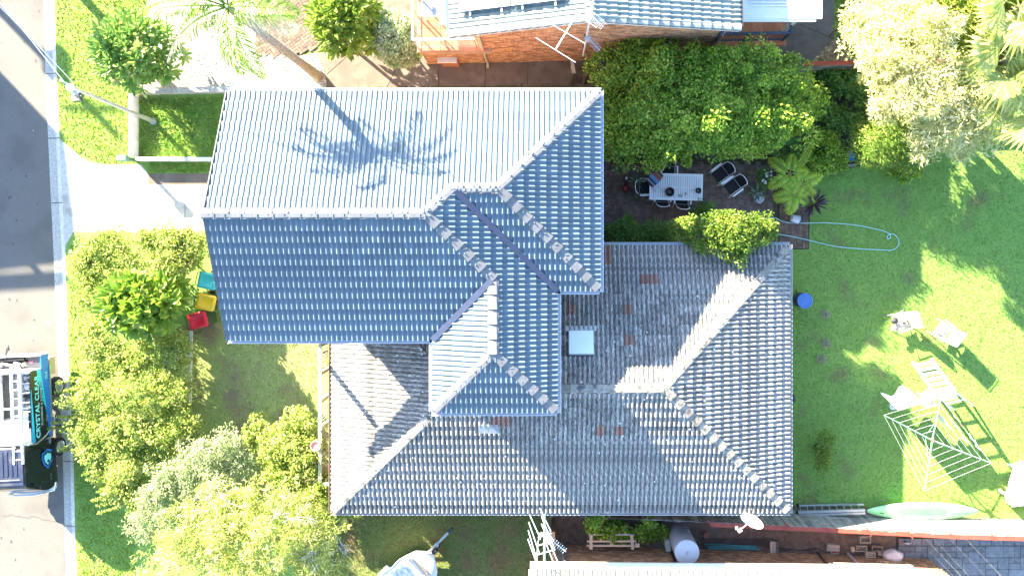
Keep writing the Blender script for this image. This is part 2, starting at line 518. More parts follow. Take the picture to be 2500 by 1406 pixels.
# driveway
dw = [(146, 340), (160, 352), (196, 384), (222, 398), (262, 403), (345, 402), (362, 424), (800, 424), (800, 566), (180, 566), (160, 600), (158, 575)]
drive = sheet('driveway', dw, .008, M['concrete'])
mb = MB()
for x in (360, 452): mb.box(G(x, 486, .0125), (.018, 1.9, .003))
mb.box(G(255, 482, .0125), (.015, 2.3, .003))
mb.build('joint', M['dark_concrete'], drive)
sheet('shaded_drive_slab', [(362, 424), (520, 424), (520, 452), (362, 450)], .012, M['brown_concrete'])  # concrete slab at the drive edge, its shade painted in as darker brown

# neighbour's path along the brick wall, with slab joints
path = sheet('path', [(765, 124), (805, 105), (838, 96), (902, 108), (925, 60), (915, -60), (1010, -60), (1010, 100), (1020, 140), (1400, 125), (1700, 118), (1700, 212), (1400, 213), (800, 222), (797, 196), (784, 162)], .008, M['brown_concrete'])
mb = MB()
for a, b in (((852, 134), (798, 182)), ((968, 164), (942, 219)), ((1071, 160), (1071, 218)), ((1185, 156), (1184, 215)), ((1289, 152), (1288, 213))):
    mb.beam(G(*a, .0105), G(*b, .0105), .022, .005)
mb.build('joint', M['soil_dark'], path)
dpath = sheet('rear_path', [(1700, 140), (1860, 100), (1860, -200), (2036, -200), (2036, 95), (1985, 150), (1940, 170), (1700, 212)], .012, M['dark_concrete'])
MB().beam(G(1952, 60, .0155), G(2036, 97, .0155), .02, .004).build('joint', M['soil_dark'], dpath)
sheet('mulch_bed', [(2036, 98), (2120, 92), (2120, 160), (1975, 160)], .012, M['mulch'])
M['gravel_base'] = pm('gravel_base', (.42, .38, .32), (.62, .57, .49), scale=30, rough=.95, bump=.6, bscale=55)
gravel = sheet('gravel_bed', [(340, 128), (385, -150), (700, -150), (660, -60), (640, 60), (625, 142), (724, 140), (772, 132), (790, 168), (797, 214), (340, 214)], .004, M['gravel_base'])
# pebbles
def pebbles(name, label, poly, n, mat, r=.03, z=0.01):
    pw = pxpoly(poly); xs = [p[0] for p in pw]; ys = [p[1] for p in pw]
    x = NP.uniform(min(xs), max(xs), n); y = NP.uniform(min(ys), max(ys), n); k = in_poly(x, y, pw); x, y = x[k], y[k]; n = len(x)
    oc = np.array([(1, 0, 0), (0, 1, 0), (-1, 0, 0), (0, -1, 0), (0, 0, .8)], float)
    a = NP.rand(n) * 6.28; s = r * (.5 + NP.rand(n))
    ca, sa = np.cos(a), np.sin(a)
    vx = oc[None, :, 0] * 1.25; vy = oc[None, :, 1] * .85
    X = x[:, None] + s[:, None] * (vx * ca[:, None] - vy * sa[:, None]); Y = y[:, None] + s[:, None] * (vx * sa[:, None] + vy * ca[:, None])
    Z = z + s[:, None] * oc[None, :, 2]
    v = np.stack([X, Y, Z], 2).reshape(-1, 3)
    f = (np.arange(n)[:, None, None] * 5 + np.array([(0, 1, 4), (1, 2, 4), (2, 3, 4), (3, 0, 4)])[None]).reshape(-1, 3)
    o = np_mesh(name, v, f, mat, None, 'stuff'); tag(o, label, 'gravel')
M['pebble'] = pm('pebble', (.40, .35, .29), (.66, .60, .52), scale=8, rough=.9, rand=.45)
pebbles('gravel', 'pale tan river pebbles spread round the palm trunk', [(340, 128), (625, 130), (724, 140), (772, 132), (790, 168), (797, 212), (340, 212)], 9000, M['pebble'])
M['barkchip'] = pm('barkchip', (.16, .11, .06), (.40, .31, .2), scale=8, rough=.95, rand=.4)
pebbles('bark_chips', 'brown bark chips in the bed beside the dark concrete path', [(2036, 98), (2120, 92), (2120, 158), (1978, 158)], 2500, M['barkchip'], r=.045, z=.02)

# herringbone brick paving between gravel and path
M['paver_red'] = pm('paver_red', (.12, .075, .052), (.20, .13, .09), scale=7, rough=.9, rand=.3, bump=.2)
M['paver_brown'] = pm('paver_brown', (.115, .085, .07), (.175, .135, .11), scale=6, rough=.9, rand=.25, bump=.2)
M['cobble'] = pm('cobble_grey', (.19, .185, .18), (.29, .28, .27), scale=8, rough=.9, rand=.15, bump=.25)
def pieces(parent, name, rects, th, mat, z, limit=300):
    """rects: (cx, cy, lx, ly, rz) in metres; the first `limit` become parts sharing mesh data, the others one joined part"""
    shared = {}
    rest = MB()
    for i, (cx, cy, lx, ly, rz) in enumerate(rects):
        if i < limit:
            key = (round(lx, 3), round(ly, 3))
            if key not in shared:
                mb = MB(); b = min(.008, lx * .1)
                lo = [(-lx / 2, -ly / 2), (lx / 2, -ly / 2), (lx / 2, ly / 2), (-lx / 2, ly / 2)]
                vs = [(x, y, 0) for x, y in lo] + [(x, y, th - .004) for x, y in lo] + [(x - math.copysign(b, x), y - math.copysign(b, y), th) for x, y in lo]
                fs = [(8, 9, 10, 11)] + [(a + k, a + (k + 1) % 4, a + 4 + (k + 1) % 4, a + 4 + k) for a in (0, 4) for k in range(4)]
                mb.add(vs, fs)
                o = mb.build(name, mat, parent, local=True); shared[key] = o
            else:
                o = shared[key].copy(); link(o, parent)
            o.location = WM[parent.name].inverted() @ Vector((cx, cy, z + R.uniform(-.004, .003)))
            o.rotation_euler = (R.uniform(-.008, .008), R.uniform(-.008, .008), rz)
        else:
            rest.box((cx, cy, z + th / 2 + R.uniform(-.004, .003)), (lx, ly, th), rz)
    if rest.v: rest.build(name + '_field', mat, parent, kind='stuff')

hb = sheet('brick_paving', [(622, 40), (640, -60), (800, -60), (806, 100), (766, 122), (724, 140), (622, 140)], .009, M['soil_dark'])
pw = pxpoly([(625, 30), (640, -30), (800, -30), (803, 104), (764, 128), (722, 138), (625, 138)])
rects = []
bw = .115; ang = math.radians(35); c0 = G(710, 60)
for i in range(-30, 31):
    for j in range(-16, 17):
        for u, v, lx, ly in (((i + 4 * j + 1) * bw, (i + .5) * bw, 2 * bw, bw), ((i + 4 * j + 3.5) * bw, (i + 1) * bw, bw, 2 * bw)):
            x = c0.x + u * math.cos(ang) - v * math.sin(ang); y = c0.y + u * math.sin(ang) + v * math.cos(ang)
            if in_poly(np.array([x]), np.array([y]), pw)[0]: rects.append((x, y, lx - .008, ly - .008, ang))
rects.sort(key=lambda r: -r[0])
pieces(hb, 'paver', rects, .03, pm('paver_tan', (.115, .085, .062), (.19, .145, .11), scale=7, rough=.9, rand=.3, bump=.2), .011, 280)
slab = sheet('stepping_slab', [(500, 60), (624, 56), (624, 128), (515, 130)], .012, M['concrete'])
sheet('pale_slab', [(330, 70), (440, 60), (470, 128), (340, 135)], .008, M['concrete'])

# patio
patio = sheet('patio', [(1380, 370), (1905, 370), (1905, 610), (1380, 640)], .006, M['soil_dark'])
rects = []
pu = .105
x0, y0 = G(1462, 600)[:2]
def patio_rects(x0, y0, nx, ny, keep):
    out = []
    # basket weave: pairs of pavers alternating
    c = .215
    for i in range(nx):
        for j in range(ny):
            cx, cy = x0 + (i + .5) * c, y0 + (j + .5) * c
            if not keep(cx, cy): continue
            if (i + j) % 2:
                out += [(cx, cy - c / 4, c - .008, c / 2 - .008, 0), (cx, cy + c / 4, c - .008, c / 2 - .008, 0)]
            else:
                out += [(cx - c / 4, cy, c / 2 - .008, c - .008, 0), (cx + c / 4, cy, c / 2 - .008, c - .008, 0)]
    return out
kp = pxpoly([(1462, 505), (1640, 495), (1700, 500), (1880, 470), (1880, 400), (1462, 400)])
kq = pxpoly([(1905, 505), (1976, 505), (1976, 608), (1905, 608)])
A = patio_rects(x0, y0, 36, 26, lambda x, y: True)
sq = pxpoly([(1462, 395), (1890, 395), (1890, 600), (1462, 600)])
A = [r for r in A if in_poly(np.array([r[0]]), np.array([r[1]]), sq)[0]]
# show the open floor first so that the separate pavers are the ones in view
A.sort(key=lambda r: 0 if in_poly(np.array([r[0]]), np.array([r[1]]), kp)[0] and not in_poly(np.array([r[0]]), np.array([r[1]]), pxpoly([(1590, 420), (1720, 420), (1720, 490), (1590, 490)]))[0] else 1)
pieces(patio, 'paver', A, .03, M['paver_brown'], .008, 290)
sp = sheet('paved_step', [(1900, 500), (1978, 506), (1975, 609), (1900, 609)], .008, M['soil_dark'])
x1, y1 = G(1902, 607)[:2]
A = patio_rects(x1, y1, 5, 8, lambda x, y: True)
pieces(sp, 'paver', A, .03, M['paver_red'], .01, 300)

# garden bed behind the patio, strip of dirt beside the south fence, grey cobbled yard
sheet('garden_bed', [(1890, 196), (2110, 190), (2290, 330), (2240, 395), (2120, 402), (2040, 418), (1985, 420), (1960, 520), (1870, 505), (1880, 400)], .008, M['soil_dark'])
sheet('side_yard', [(1345, 1222), (2215, 1240), (2215, 1420), (1345, 1420)], .012, pm('side_yard_dirt', (.13, .085, .06), (.22, .16, .12), scale=4, rough=.95, bump=.4, bscale=30, c3=(.17, .15, .125), s3=.8, t3=.6))
yard = sheet('cobbled_yard', [(2186, 1290), (2900, 1310), (2900, 1700), (2195, 1700)], .016, M['soil_dark'])
# modular cobble pattern on a 0.21 m grid
g = .215; nx, ny = 30, 14; used = [[0] * ny for _ in range(nx)]; rects = []; rr = random.Random(3)
ox, oy = G(2192, 1331)[:2]
for i in range(nx):
    for j in range(ny):
        if used[i][j]: continue
        for a, b in rr.sample([(2, 2), (2, 1), (1, 1), (2, 2), (1, 2), (3, 2)], 6) + [(1, 1)]:
            if i + a <= nx and j + b <= ny and all(not used[i + p][j + q] for p in range(a) for q in range(b)):
                for p in range(a):
                    for q in range(b): used[i + p][j + q] = 1
                rects.append((ox + (i + a / 2) * g, oy - (j + b / 2) * g, a * g - .014, b * g - .014, 0)); break
rects = [r for r in rects if r[0] < G(2560, 0)[0] and r[1] > G(0, 1440)[1]]
for k in range(14):
    rects.append((ox + (k + .5) * .43, oy + .145, .41, .25, 0))
pieces(yard, 'cobble', rects, .035, M['cobble'], .018)

# stone edging along the boundary and low white retaining walls
edge = thing('stone_edging', 'row of grey concrete edging blocks between gravel and the lower lawn', 'edging', G(560, 222))
xs = [335, 392, 430, 478, 520, 566, 612, 655, 700, 722, 742, 762, 780, 796]
bm_ = pm('edging_block', (.30, .28, .245), (.44, .42, .37), scale=9, rough=.9, bump=.3, rand=.15)
for a, b in zip(xs[:-1], xs[1:]):
    MB().box(G((a + b) / 2, 222 + (560 - (a + b) / 2) * .02, .16), ((b - a) * K - .012, .2, .32)).build('block', bm_, edge, bevel=.01)
def lowwall(name, label, a, b, wd, h, mat=None, posts=None):
    t = thing(name, label, 'wall', G(*a))
    MB().beam(G(*a, h / 2), G(*b, h / 2), wd, h).build('wall_body', mat or M['white_paint'], t, bevel=.01)
    return t
M['offwhite'] = pm('offwhite_render', (.62, .61, .57), (.74, .73, .69), scale=4, rough=.8, c3=(.42, .41, .36), s3=2.5, t3=.64)
lowwall('low_wall', 'low white rendered wall running down beside the street lamp', (336, 236), (336, 386), .12, .5, M['offwhite'])
lowwall('low_wall', 'low white rendered wall running from the green letterbox to the garage', (346, 391), (735, 392), .12, .45, M['offwhite'])
front = thing('front_fence', 'long thin white timber rail standing in front of the hedge', 'fence', G(466, 900))
MB().beam(P(467, 808, .8), P(464, 984, .8), .09, .06).build('top_rail', M['offwhite'], front)
MB().beam(P(467, 809, .8) - Vector((0, 0, .06)), P(464, 983, .8) - Vector((0, 0, .06)), .05, .06).build('under_rail', M['timber_brown'], front)
for y in (815, 977):
    a = P(466, y, .8); MB().box((a.x, a.y, .35), (.05, .05, .7)).build('post', M['timber_brown'], front)

# letterbox, pit lid
t = thing('letterbox', 'small dark green letterbox at the corner of the white walls', 'letterbox', G(336, 394))
MB().box(G(336, 393, .45), (.1, .1, .9)).build('post', pm('green_post', (.08, .16, .11)), t)
MB().box(G(336, 394, 1.0), (.34, .2, .24)).build('box', pm('green_box', (.10, .26, .18), (.13, .3, .2)), t, bevel=.02)
MB().box(G(336, 400, 1.02), (.24, .012, .04)).build('slot', M['black'], t)
t = thing('pit_lid', 'square pale concrete utility pit lid in the verge grass', 'pit lid', G(188, 234))
MB().box(G(188, 234, .02), (.36, .38, .045), .12).build('lid', M['concrete'], t, bevel=.006)
MB().box(G(188, 234, .046), (.2, .02, .006), .12).build('slot', M['dark_metal'], t)
# ------------------------------------------------------------------ tiled roofs
def tile_mat(name, c1, c2, rand, rough, streak=False, c3=None, spec=.5, t3=.62):
    return pm(name, c1, c2, scale=3.0, rough=rough, rand=rand, uv=True, stretch=(18, 2.2, 1) if streak else (2, 2, 1), bump=.3 if streak else .1,
              bscale=12, c3=c3, s3=2.2, t3=t3, w3=.05, spec=spec, lo=.42 if streak else .3, hi=.58 if streak else .7, roll=.15 if streak else 0)


M['glazed_tile'] = tile_mat('glazed_tile', (.098, .140, .172), (.118, .164, .198), .14, .5, spec=.5)
M['weathered_tile'] = tile_mat('weathered_tile', (.085, .082, .075), (.37, .36, .335), .24, .9, streak=True, c3=(.24, .195, .145), t3=.62)
M['terracotta_tile'] = tile_mat('terracotta_tile', (.20, .10, .075), (.29, .17, .13), .15, .85, streak=True)
M['green_tile'] = tile_mat('green_tile', (.16, .21, .20), (.23, .27, .25), .12, .6, c3=(.36, .34, .27), spec=.4)
M['ridge_blue'] = pm('ridge_blue', (.14, .145, .155), (.18, .185, .195), scale=5, rough=.7, rand=.07)
M['ridge_old'] = pm('ridge_old', (.20, .185, .155), (.36, .335, .285), scale=7, rough=.9, rand=.15, bump=.3, c3=(.10, .10, .095), s3=5, t3=.6)
M['sarking'] = pm('sarking', (.03, .035, .045), (.04, .045, .055), scale=5)
M['valley'] = pm('valley_iron', (.035, .05, .095), (.045, .06, .11), scale=5, rough=.6)

def profile(wd, hr, rolls=2):
    """cross-section of one tile: [(x, h)]"""
    out = [(0, 0)]
    p = wd / rolls
    for r in range(rolls):
        o = r * p
        out += [(o + p * .34, 0.0), (o + p * .47, hr * .80), (o + p * .60, hr), (o + p * .76, hr * .80), (o + p * .88, .001)]
    out.append((wd, 0))
    return out


def clip_rect(poly, u0, u1, v0, v1):
    """Sutherland-Hodgman: clip polygon by an axis-aligned rectangle"""
    def half(pts, ax, lim, sgn):
        res = []
        for i in range(len(pts)):
            a, b = pts[i], pts[(i + 1) % len(pts)]
            da, db = sgn * (lim - a[ax]), sgn * (lim - b[ax])
            if da >= 0: res.append(a)
            if (da >= 0) != (db >= 0):
                t = da / (da - db); res.append((a[0] + t * (b[0] - a[0]), a[1] + t * (b[1] - a[1])))
        return res
    for ax, lim, s in ((0, u0, -1), (0, u1, 1), (1, v0, -1), (1, v1, 1)):
        if not poly: return []
        poly = half(poly, ax, lim, s)
    return poly


def inside(poly, x, y):
    return bool(in_poly(np.array([x]), np.array([y]), poly)[0])


class Slope:
    """one roof plane: origin o at an eave corner, e = unit eave direction, n = unit plan direction up the slope"""
    def __init__(s, o, e, n, ze, pitch, poly_xy, wd=.30, gauge=.322, hr=.034, lip=.048, u_off=0.0):
        s.o, s.e, s.n, s.ze, s.t = Vector(o[:2]), Vector(e), Vector(n), ze, math.tan(pitch)
        s.wd, s.g, s.hr, s.lip, s.uo = wd, gauge, hr, lip, u_off
        s.poly = [((Vector(p) - s.o).dot(s.e), (Vector(p) - s.o).dot(s.n)) for p in poly_xy]
        c = math.cos(pitch)
        s.nor = Vector((-s.n.x * math.sin(pitch), -s.n.y * math.sin(pitch), c))
        s.cos = c

    def W(s, u, v, h=0.0):
        p = s.o + s.e * u + s.n * v
        return Vector((p.x, p.y, s.ze + v * s.t)) + s.nor * h

    def under(s, mb, h=-.035):
        mb.add([s.W(u, v, h) for u, v in s.poly], [tuple(range(len(s.poly)))])

    def cells(s):
        us = [p[0] for p in s.poly]; vs = [p[1] for p in s.poly]
        out = []
        j = 0
        v = 0.0
        while v < max(vs) - .01:
            i = math.floor((min(us) - s.uo) / s.wd)
            while s.uo + i * s.wd < max(us):
                u = s.uo + i * s.wd
                c = clip_rect(s.poly, u, u + s.wd, v, v + s.g)
                a = abs(sum(c[k][0] * c[(k + 1) % len(c)][1] - c[(k + 1) % len(c)][0] * c[k][1] for k in range(len(c)))) / 2 if len(c) > 2 else 0
                if a > 1e-4: out.append((u, v, a > s.wd * s.g * .999, i, j))
                i += 1
            v += s.g; j += 1
        return out

    def tile_geo(s, u, v, full, dt=0.0, rng=None):
        """world-space vertices and faces of the tile whose lower corner is (u, v)"""
        pr = profile(s.wd, s.hr); V = []; FF = []; UV = []
        def q(pts):
            n = len(V); V.extend([p[0] for p in pts]); UV.extend([p[1] for p in pts]); FF.append(tuple(range(n, n + len(pts))))
        vt = v + s.g + .02
        for (x0, h0), (x1, h1) in zip(pr[:-1], pr[1:]):
            a, b = u + x0, u + x1
            def hh(uu, vv):
                k = (uu - a) / (b - a)
                return h0 + (h1 - h0) * k + (s.lip + dt) * (1 - (vv - v) / (s.g + .02)) + .004
            c = [(a, v), (b, v), (b, vt), (a, vt)] if full else clip_rect(s.poly, a, b, v, min(vt, v + s.g + .02))
            if len(c) >= 3:
                q([(s.W(x, y, hh(x, y)), (x - u, y - v)) for x, y in c])
            if full or inside(s.poly, (a + b) / 2, v + .01):
                q([(s.W(x, v, z), (x - u, -.02 if z < 0 else 0.0)) for x, z in ((a, -.03), (b, -.03), (b, hh(b, v)), (a, hh(a, v)))])
        return V, FF, UV


def mesh_uv(name, V, FF, UV, mat, parent, kind=None):
    me = bpy.data.meshes.new(name)
    inv = WM[parent.name].inverted() if parent is not None else Matrix()
    me.from_pydata([tuple(inv @ p) for p in V], [], FF)
    me.materials.append(mat)
    uvl = me.uv_layers.new(name='UVMap')
    flat = []
    for f in FF:
        for i in f: flat += [UV[i][0], UV[i][1]]
    uvl.data.foreach_set('uv', flat)
    me.update()
    bm = bmesh.new(); bm.from_mesh(me)
    bmesh.ops.remove_doubles(bm, verts=bm.verts, dist=.0005)
    bm.to_mesh(me); bm.free()
    o = bpy.data.objects.new(name, me); link(o, parent)
    if kind: o['kind'] = kind
    return o


def lay_tiles(roof, slopes, mat, limit=300, special=None, name='tile', hidden=None, rest_name='tiles'):
    """separate tiles for the `limit` nearest the camera, the others one joined part"""
    cells = []
    for s in slopes:
        for (u, v, full, i, j) in s.cells():
            c = s.W(u + s.wd / 2, v + s.g / 2)
            if hidden and hidden(c): continue
            sp = special(c) if special else None
            d = (Vector((0, 0, H)) - c).length
            cells.append((0 if sp else 1, 0 if full else 1, d, s, u, v, full, sp))
    cells.sort(key=lambda t: (t[0], t[1], t[2]))
    proto = {}; V, FF, UV = [], [], []
    for k, (_, _, d, s, u, v, full, sp) in enumerate(cells):
        if k < limit or sp:
            if full:
                key = (id(s), sp)
                if key not in proto:
                    v0, f0, uv0 = s.tile_geo(u, v, True)
                    o = mesh_uv(name, v0, f0, uv0, M['terracotta_tile'] if sp else mat, roof)
                    proto[key] = (o, s.W(u, v))
                else:
                    p, base = proto[key]
                    o = p.copy(); link(o, roof); o.location = s.W(u, v) - base + Vector((0, 0, R.uniform(-.003, .003)))
            else:
                v0, f0, uv0 = s.tile_geo(u, v, False)
                o = mesh_uv(name, v0, f0, uv0, M['terracotta_tile'] if sp else mat, roof)
            if sp: o['label'] = 'bare terracotta coloured replacement tile'
        else:
            v0, f0, uv0 = s.tile_geo(u, v, full, dt=R.uniform(-.003, .004))
            n = len(V); V += v0; UV += uv0; FF += [tuple(i + n for i in f) for f in f0]
    if V: mesh_uv(rest_name, V, FF, UV, mat, roof, kind='stuff')


M['mortar'] = pm('mortar', (.10, .10, .10), (.17, .165, .16), scale=14, rough=.95)


def ridge_caps(roof, a, b, mat, step=.42, wd=.30, lift=.045, sag=.05, ends=True):
    """row of overlapping angle caps from a to b, each a part of the roof"""
    a, b = Vector(a), Vector(b); n = max(1, round((b - a).length / step)); d = (b - a) / n
    dn = d.normalized(); side = dn.cross(Vector((0, 0, 1))).normalized(); up = side.cross(dn).normalized()
    MB().beam(a + up * (lift - .055), b + up * (lift - .055), wd * 1.04, .05, up=tuple(up)).build('ridge_mortar', M['mortar'], roof)
    proto = None
    for i in range(n):
        p = a + d * i
        if proto is None:
            mb = MB(); L = d.length
            def ring(t, k, dz):
                c = a + dn * t
                return [c + side * (x * k) + up * (z + lift + dz) for x, z in ((-wd / 2, -sag - .03), (-wd / 2, -sag), (-wd * .36, -.010), (0, .004), (wd * .36, -.010), (wd / 2, -sag), (wd / 2, -sag - .03))]
            r = [ring(-.025, 1.05, .026), ring(L * .12, 1.02, .020), ring(L + .01, .93, -.010)]
            vs = [q for x in r for q in x]
            fs = [(j * 7 + k, j * 7 + k + 1, (j + 1) * 7 + k + 1, (j + 1) * 7 + k) for j in range(2) for k in range(6)]
            fs += [tuple(range(7)), tuple(range(20, 13, -1))]
            proto = MB().add(vs, fs).build('ridge_cap', mat, roof)
        else:
            o = proto.copy(); link(o, roof); o.location = d * i + Vector((0, 0, R.uniform(-.004, .004)))


def gutter(parent, pts, mat, wd=.115, ht=.10, out=None, name='gutter'):
    """open square gutter along a polyline; `out` is the side (+1 left of travel, -1 right)"""
    for a, b in zip(pts[:-1], pts[1:]):
        a, b = Vector(a), Vector(b); d = (b - a).normalized(); s = d.cross(Vector((0, 0, 1))) * out
        mb = MB()
        mb.beam(a + s * .006 - Vector((0, 0, .05)), b + s * .006 - Vector((0, 0, .05)), .012, ht)
        mb.beam(a + s * (wd - .006) - Vector((0, 0, .05)), b + s * (wd - .006) - Vector((0, 0, .05)), .014, ht)
        mb.beam(a + s * wd / 2 - Vector((0, 0, .1)), b + s * wd / 2 - Vector((0, 0, .1)), wd, .01)
        L = (b - a).length
        for k in range(1, int(L / 1.3) + 1):
            c = a + d * (k * L / (int(L / 1.3) + 1)); mb.box(c + s * wd / 2 - Vector((0, 0, .012)), (.03 if abs(d.x) > .5 else wd, wd if abs(d.x) > .5 else .03, .006))
        mb.build(name, mat, parent)


# ------------------------------------------------------------------ the house: blue two-storey roof over an old single-storey roof
EB, PB = 5.74, math.radians(23.2)      # upper eave height and pitch
EO, PO = 2.90, math.radians(22.3)
house = thing('house', 'large house with a blue two storey tiled roof rising from a weathered grey tiled roof', 'house', G(1150, 720))
M['brick_wall'] = pm('house_brick', (.25, .15, .11), (.33, .21, .16), scale=12, rough=.9, bump=.3)
M['fascia'] = pm('fascia', (.70, .72, .75), (.62, .64, .68), scale=3, rough=.5)
bx = lambda px, py: tuple(P(px, py, EB)[:2])
ox_ = lambda px, py: tuple(P(px, py, EO)[:2])
ku = (H - EB) / F
# plan corners in pixels of the eave plane
W0, Nn, S0, WX, WS, EX, E2, ES = 555, 225, 829, 1057, 1005, 1360, 1464, 709
hA = (S0 - Nn) / 2; yA = (S0 + Nn) / 2
hE = (ES - Nn) / 2; yE = (ES + Nn) / 2
hC = (EX - WX) / 2; xC = (EX + WX) / 2
apA = (EX - hA, yA); rE0 = (EX - hE, yE); rE1 = (E2 - hE, yE)
rC0 = (xC, S0 - hC); rC1 = (xC, WS - hC)
ex, ey = Vector((1, 0)), Vector((0, 1))
up_slopes = [
    Slope(bx(W0, Nn), ex, -ey, EB, PB, [bx(*p) for p in ((W0, Nn), (E2, Nn), rE1, rE0, apA, (W0, yA))], u_off=.0),
    Slope(bx(W0, S0), ex, ey, EB, PB, [bx(*p) for p in ((W0, S0), (WX, S0), rC0, apA, (W0, yA))], u_off=.05),
    Slope(bx(EX, WS), ey, -ex, EB, PB, [bx(*p) for p in ((EX, WS), (EX, ES), rE0, apA, rC0, rC1)], u_off=.1),
    Slope(bx(EX, ES), ex, ey, EB, PB, [bx(*p) for p in ((EX, ES), (E2, ES), rE1, rE0)], u_off=.02),
    Slope(bx(E2, ES), ey, -ex, EB, PB, [bx(*p) for p in ((E2, ES), (E2, Nn), rE1)], u_off=.07),
    Slope(bx(WX, WS), ey, ex, EB, PB, [bx(*p) for p in ((WX, WS), (WX, S0), rC0, rC1)], u_off=.0),
    Slope(bx(WX, WS), ex, ey, EB, PB, [bx(*p) for p in ((WX, WS), (EX, WS), rC1)], u_off=.03),
]
mb = MB()
for s in up_slopes: s.under(mb)
upper = mb.build('upper_roof', M['sarking'], house)
lay_tiles(upper, up_slopes, M['glazed_tile'])
tB = math.tan(PB)
def hb_(p, half):   # roof height at a plan pixel that is `half` px from its eave
    x, y = bx(*p); return Vector((x, y, EB + half * ku * tB))
RC = lambda a, b, **k: ridge_caps(upper, a, b, M['ridge_blue'], **k)
RC(hb_((W0 - 3, yA), hA), hb_(apA, hA))
RC(hb_(rE0, hE), hb_(apA, hA))
RC(hb_(rE0, hE), hb_(rE1, hE))
RC(hb_((E2 - 6, Nn + 6), 6), hb_(rE1, hE))
RC(hb_((E2 - 6, ES - 6), 6), hb_(rE1, hE))
RC(hb_(rC0, hC), hb_(apA, hA))
RC(hb_(rC1, hC), hb_(rC0, hC))
RC(hb_((WX + 6, WS - 6), 6), hb_(rC1, hC))
RC(hb_((EX - 6, WS - 6), 6), hb_(rC1, hC))
# valley irons
for a, b, ha in (((EX, ES), rE0, hE), ((WX, S0), rC0, hC)):
    p, q = hb_(a, 0), hb_(b, ha)
    MB().beam(p + Vector((0, 0, .105)), q.lerp(p, .03) + Vector((0, 0, .105)), .18, .012).build('valley_iron', M['valley'], upper)
# gutters and fascias
gz = EB - .0
q = lambda px, py, z=gz: Vector((*bx(px, py), z))
gutter(house, [q(W0, Nn), q(E2 + 4, Nn)], M['fascia'], out=-1)
gutter(house, [q(E2, Nn - 4), q(E2, ES + 4)], M['fascia'], out=-1)
gutter(house, [q(E2, ES), q(EX, ES)], M['fascia'], out=-1)
gutter(house, [q(EX, ES), q(EX, WS + 4)], M['fascia'], out=-1)
gutter(house, [q(EX, WS), q(WX - 4, WS)], M['fascia'], out=-1)
gutter(house, [q(WX, WS), q(WX, S0)], M['fascia'], out=-1)
gutter(house, [q(WX, S0), q(W0, S0)], M['fascia'], out=-1)
# dark barge boards on the street gable
for y in (Nn, S0):
    MB().beam(q(W0 - 1, y, EB - .03), hb_((W0 - 1, yA), hA) - Vector((0, 0, .03)), .035, .2).build('barge_board', pm('barge', (.05, .055, .07), (.06, .065, .08), scale=5, rough=.6), house)
# walls (eaves overhang them by 0.45 m)
ov = .45
def wall_box(pts, z0, z1, name, mat):
    mb = MB(); n = len(pts)
    for i in range(n):
        a, b = pts[i], pts[(i + 1) % n]
        mb.quad((*a, z0), (*b, z0), (*b, z1), (*a, z1))
    return mb.build(name, mat, house)
def inset(x, y, dx, dy): a = bx(x, y); return (a[0] + dx * ov, a[1] + dy * ov)
uw = [inset(W0, Nn, 1, -1), inset(E2, Nn, -1, -1), inset(E2, ES, -1, 1), inset(EX, ES, -1, 1), inset(EX, WS, -1, 1), inset(WX, WS, 1, 1), inset(WX, S0, 1, 1), inset(W0, S0, 1, 1)]
vx = (896 - NX) * K
vw = [(vx, uw[0][1])] + uw[1:7] + [(vx, uw[7][1])]
wall_box(vw, 2.86, EB - .05, 'upper_wall', M['brick_wall'])
wall_box(uw, 0, 2.85, 'ground_wall', M['brick_wall'])
# open verandah at the street end of the upper floor
MB().box(((uw[0][0] + vx) / 2, (uw[0][1] + uw[7][1]) / 2, 2.84), (vx - uw[0][0], uw[0][1] - uw[7][1], .10)).build('verandah_floor', M['concrete'], house)
for py in (306, 440, 600, 748):
    MB().box((uw[0][0] + .06, -(py - NY) * K, (2.89 + EB - .1) / 2), (.12, .12, EB - 2.99)).build('verandah_post', M['white_paint'], house)
MB().beam((uw[0][0] + .06, uw[0][1], 3.55), (uw[0][0] + .06, uw[7][1], 3.55), .06, .05).build('handrail', M['white_paint'], house)
mb = MB()
for i in range(40):
    y = uw[0][1] + (uw[7][1] - uw[0][1]) * (i + .5) / 40; mb.box((uw[0][0] + .06, y, 3.2), (.02, .02, .66))
mb.build('baluster', M['white_paint'], house)
# west gable wall and its cladding
a, b = inset(W0, Nn, 1, -1), inset(W0, S0, 1, 1); c = hb_((W0, yA), hA)
MB().add([(vx + .004, a[1], EB - .05), (vx + .004, b[1], EB - .05), (vx + .004, c.y, c.z - .1)], [(0, 1, 2)]).build('gable_wall', M['fascia'], house)
# soffits
mb = MB()
def quad_soffit(p0, p1, i0, i1): mb.quad((*bx(*p0), EB - .1), (*bx(*p1), EB - .1), (*i1, EB - .1), (*i0, EB - .1))
cs = [(W0, Nn), (E2, Nn), (E2, ES), (EX, ES), (EX, WS), (WX, WS), (WX, S0), (W0, S0)]
for i in range(7): quad_soffit(cs[i], cs[(i + 1) % 8], uw[i], uw[(i + 1) % 8])
mb.build('soffit', M['white_paint'], house)
# garage door and windows in the street wall
gx = uw[0][0]
MB().box((gx - .02, P(0, 480, 1)[1], 1.1), (.05, 4.8, 2.2)).build('garage_door', M['white_metal'], house)
for y in (330, 640):
    wy = P(0, y, 1.6)[1]
    f = MB().box((gx - .03, wy, 1.6), (.07, 1.0, 1.0)).build('window', M['white_paint'], house)
    MB().box((gx - .06, wy, 1.6), (.03, .86, .86)).build('pane', pm('pane', (.03, .04, .05), rough=.08, spec=.6), f)

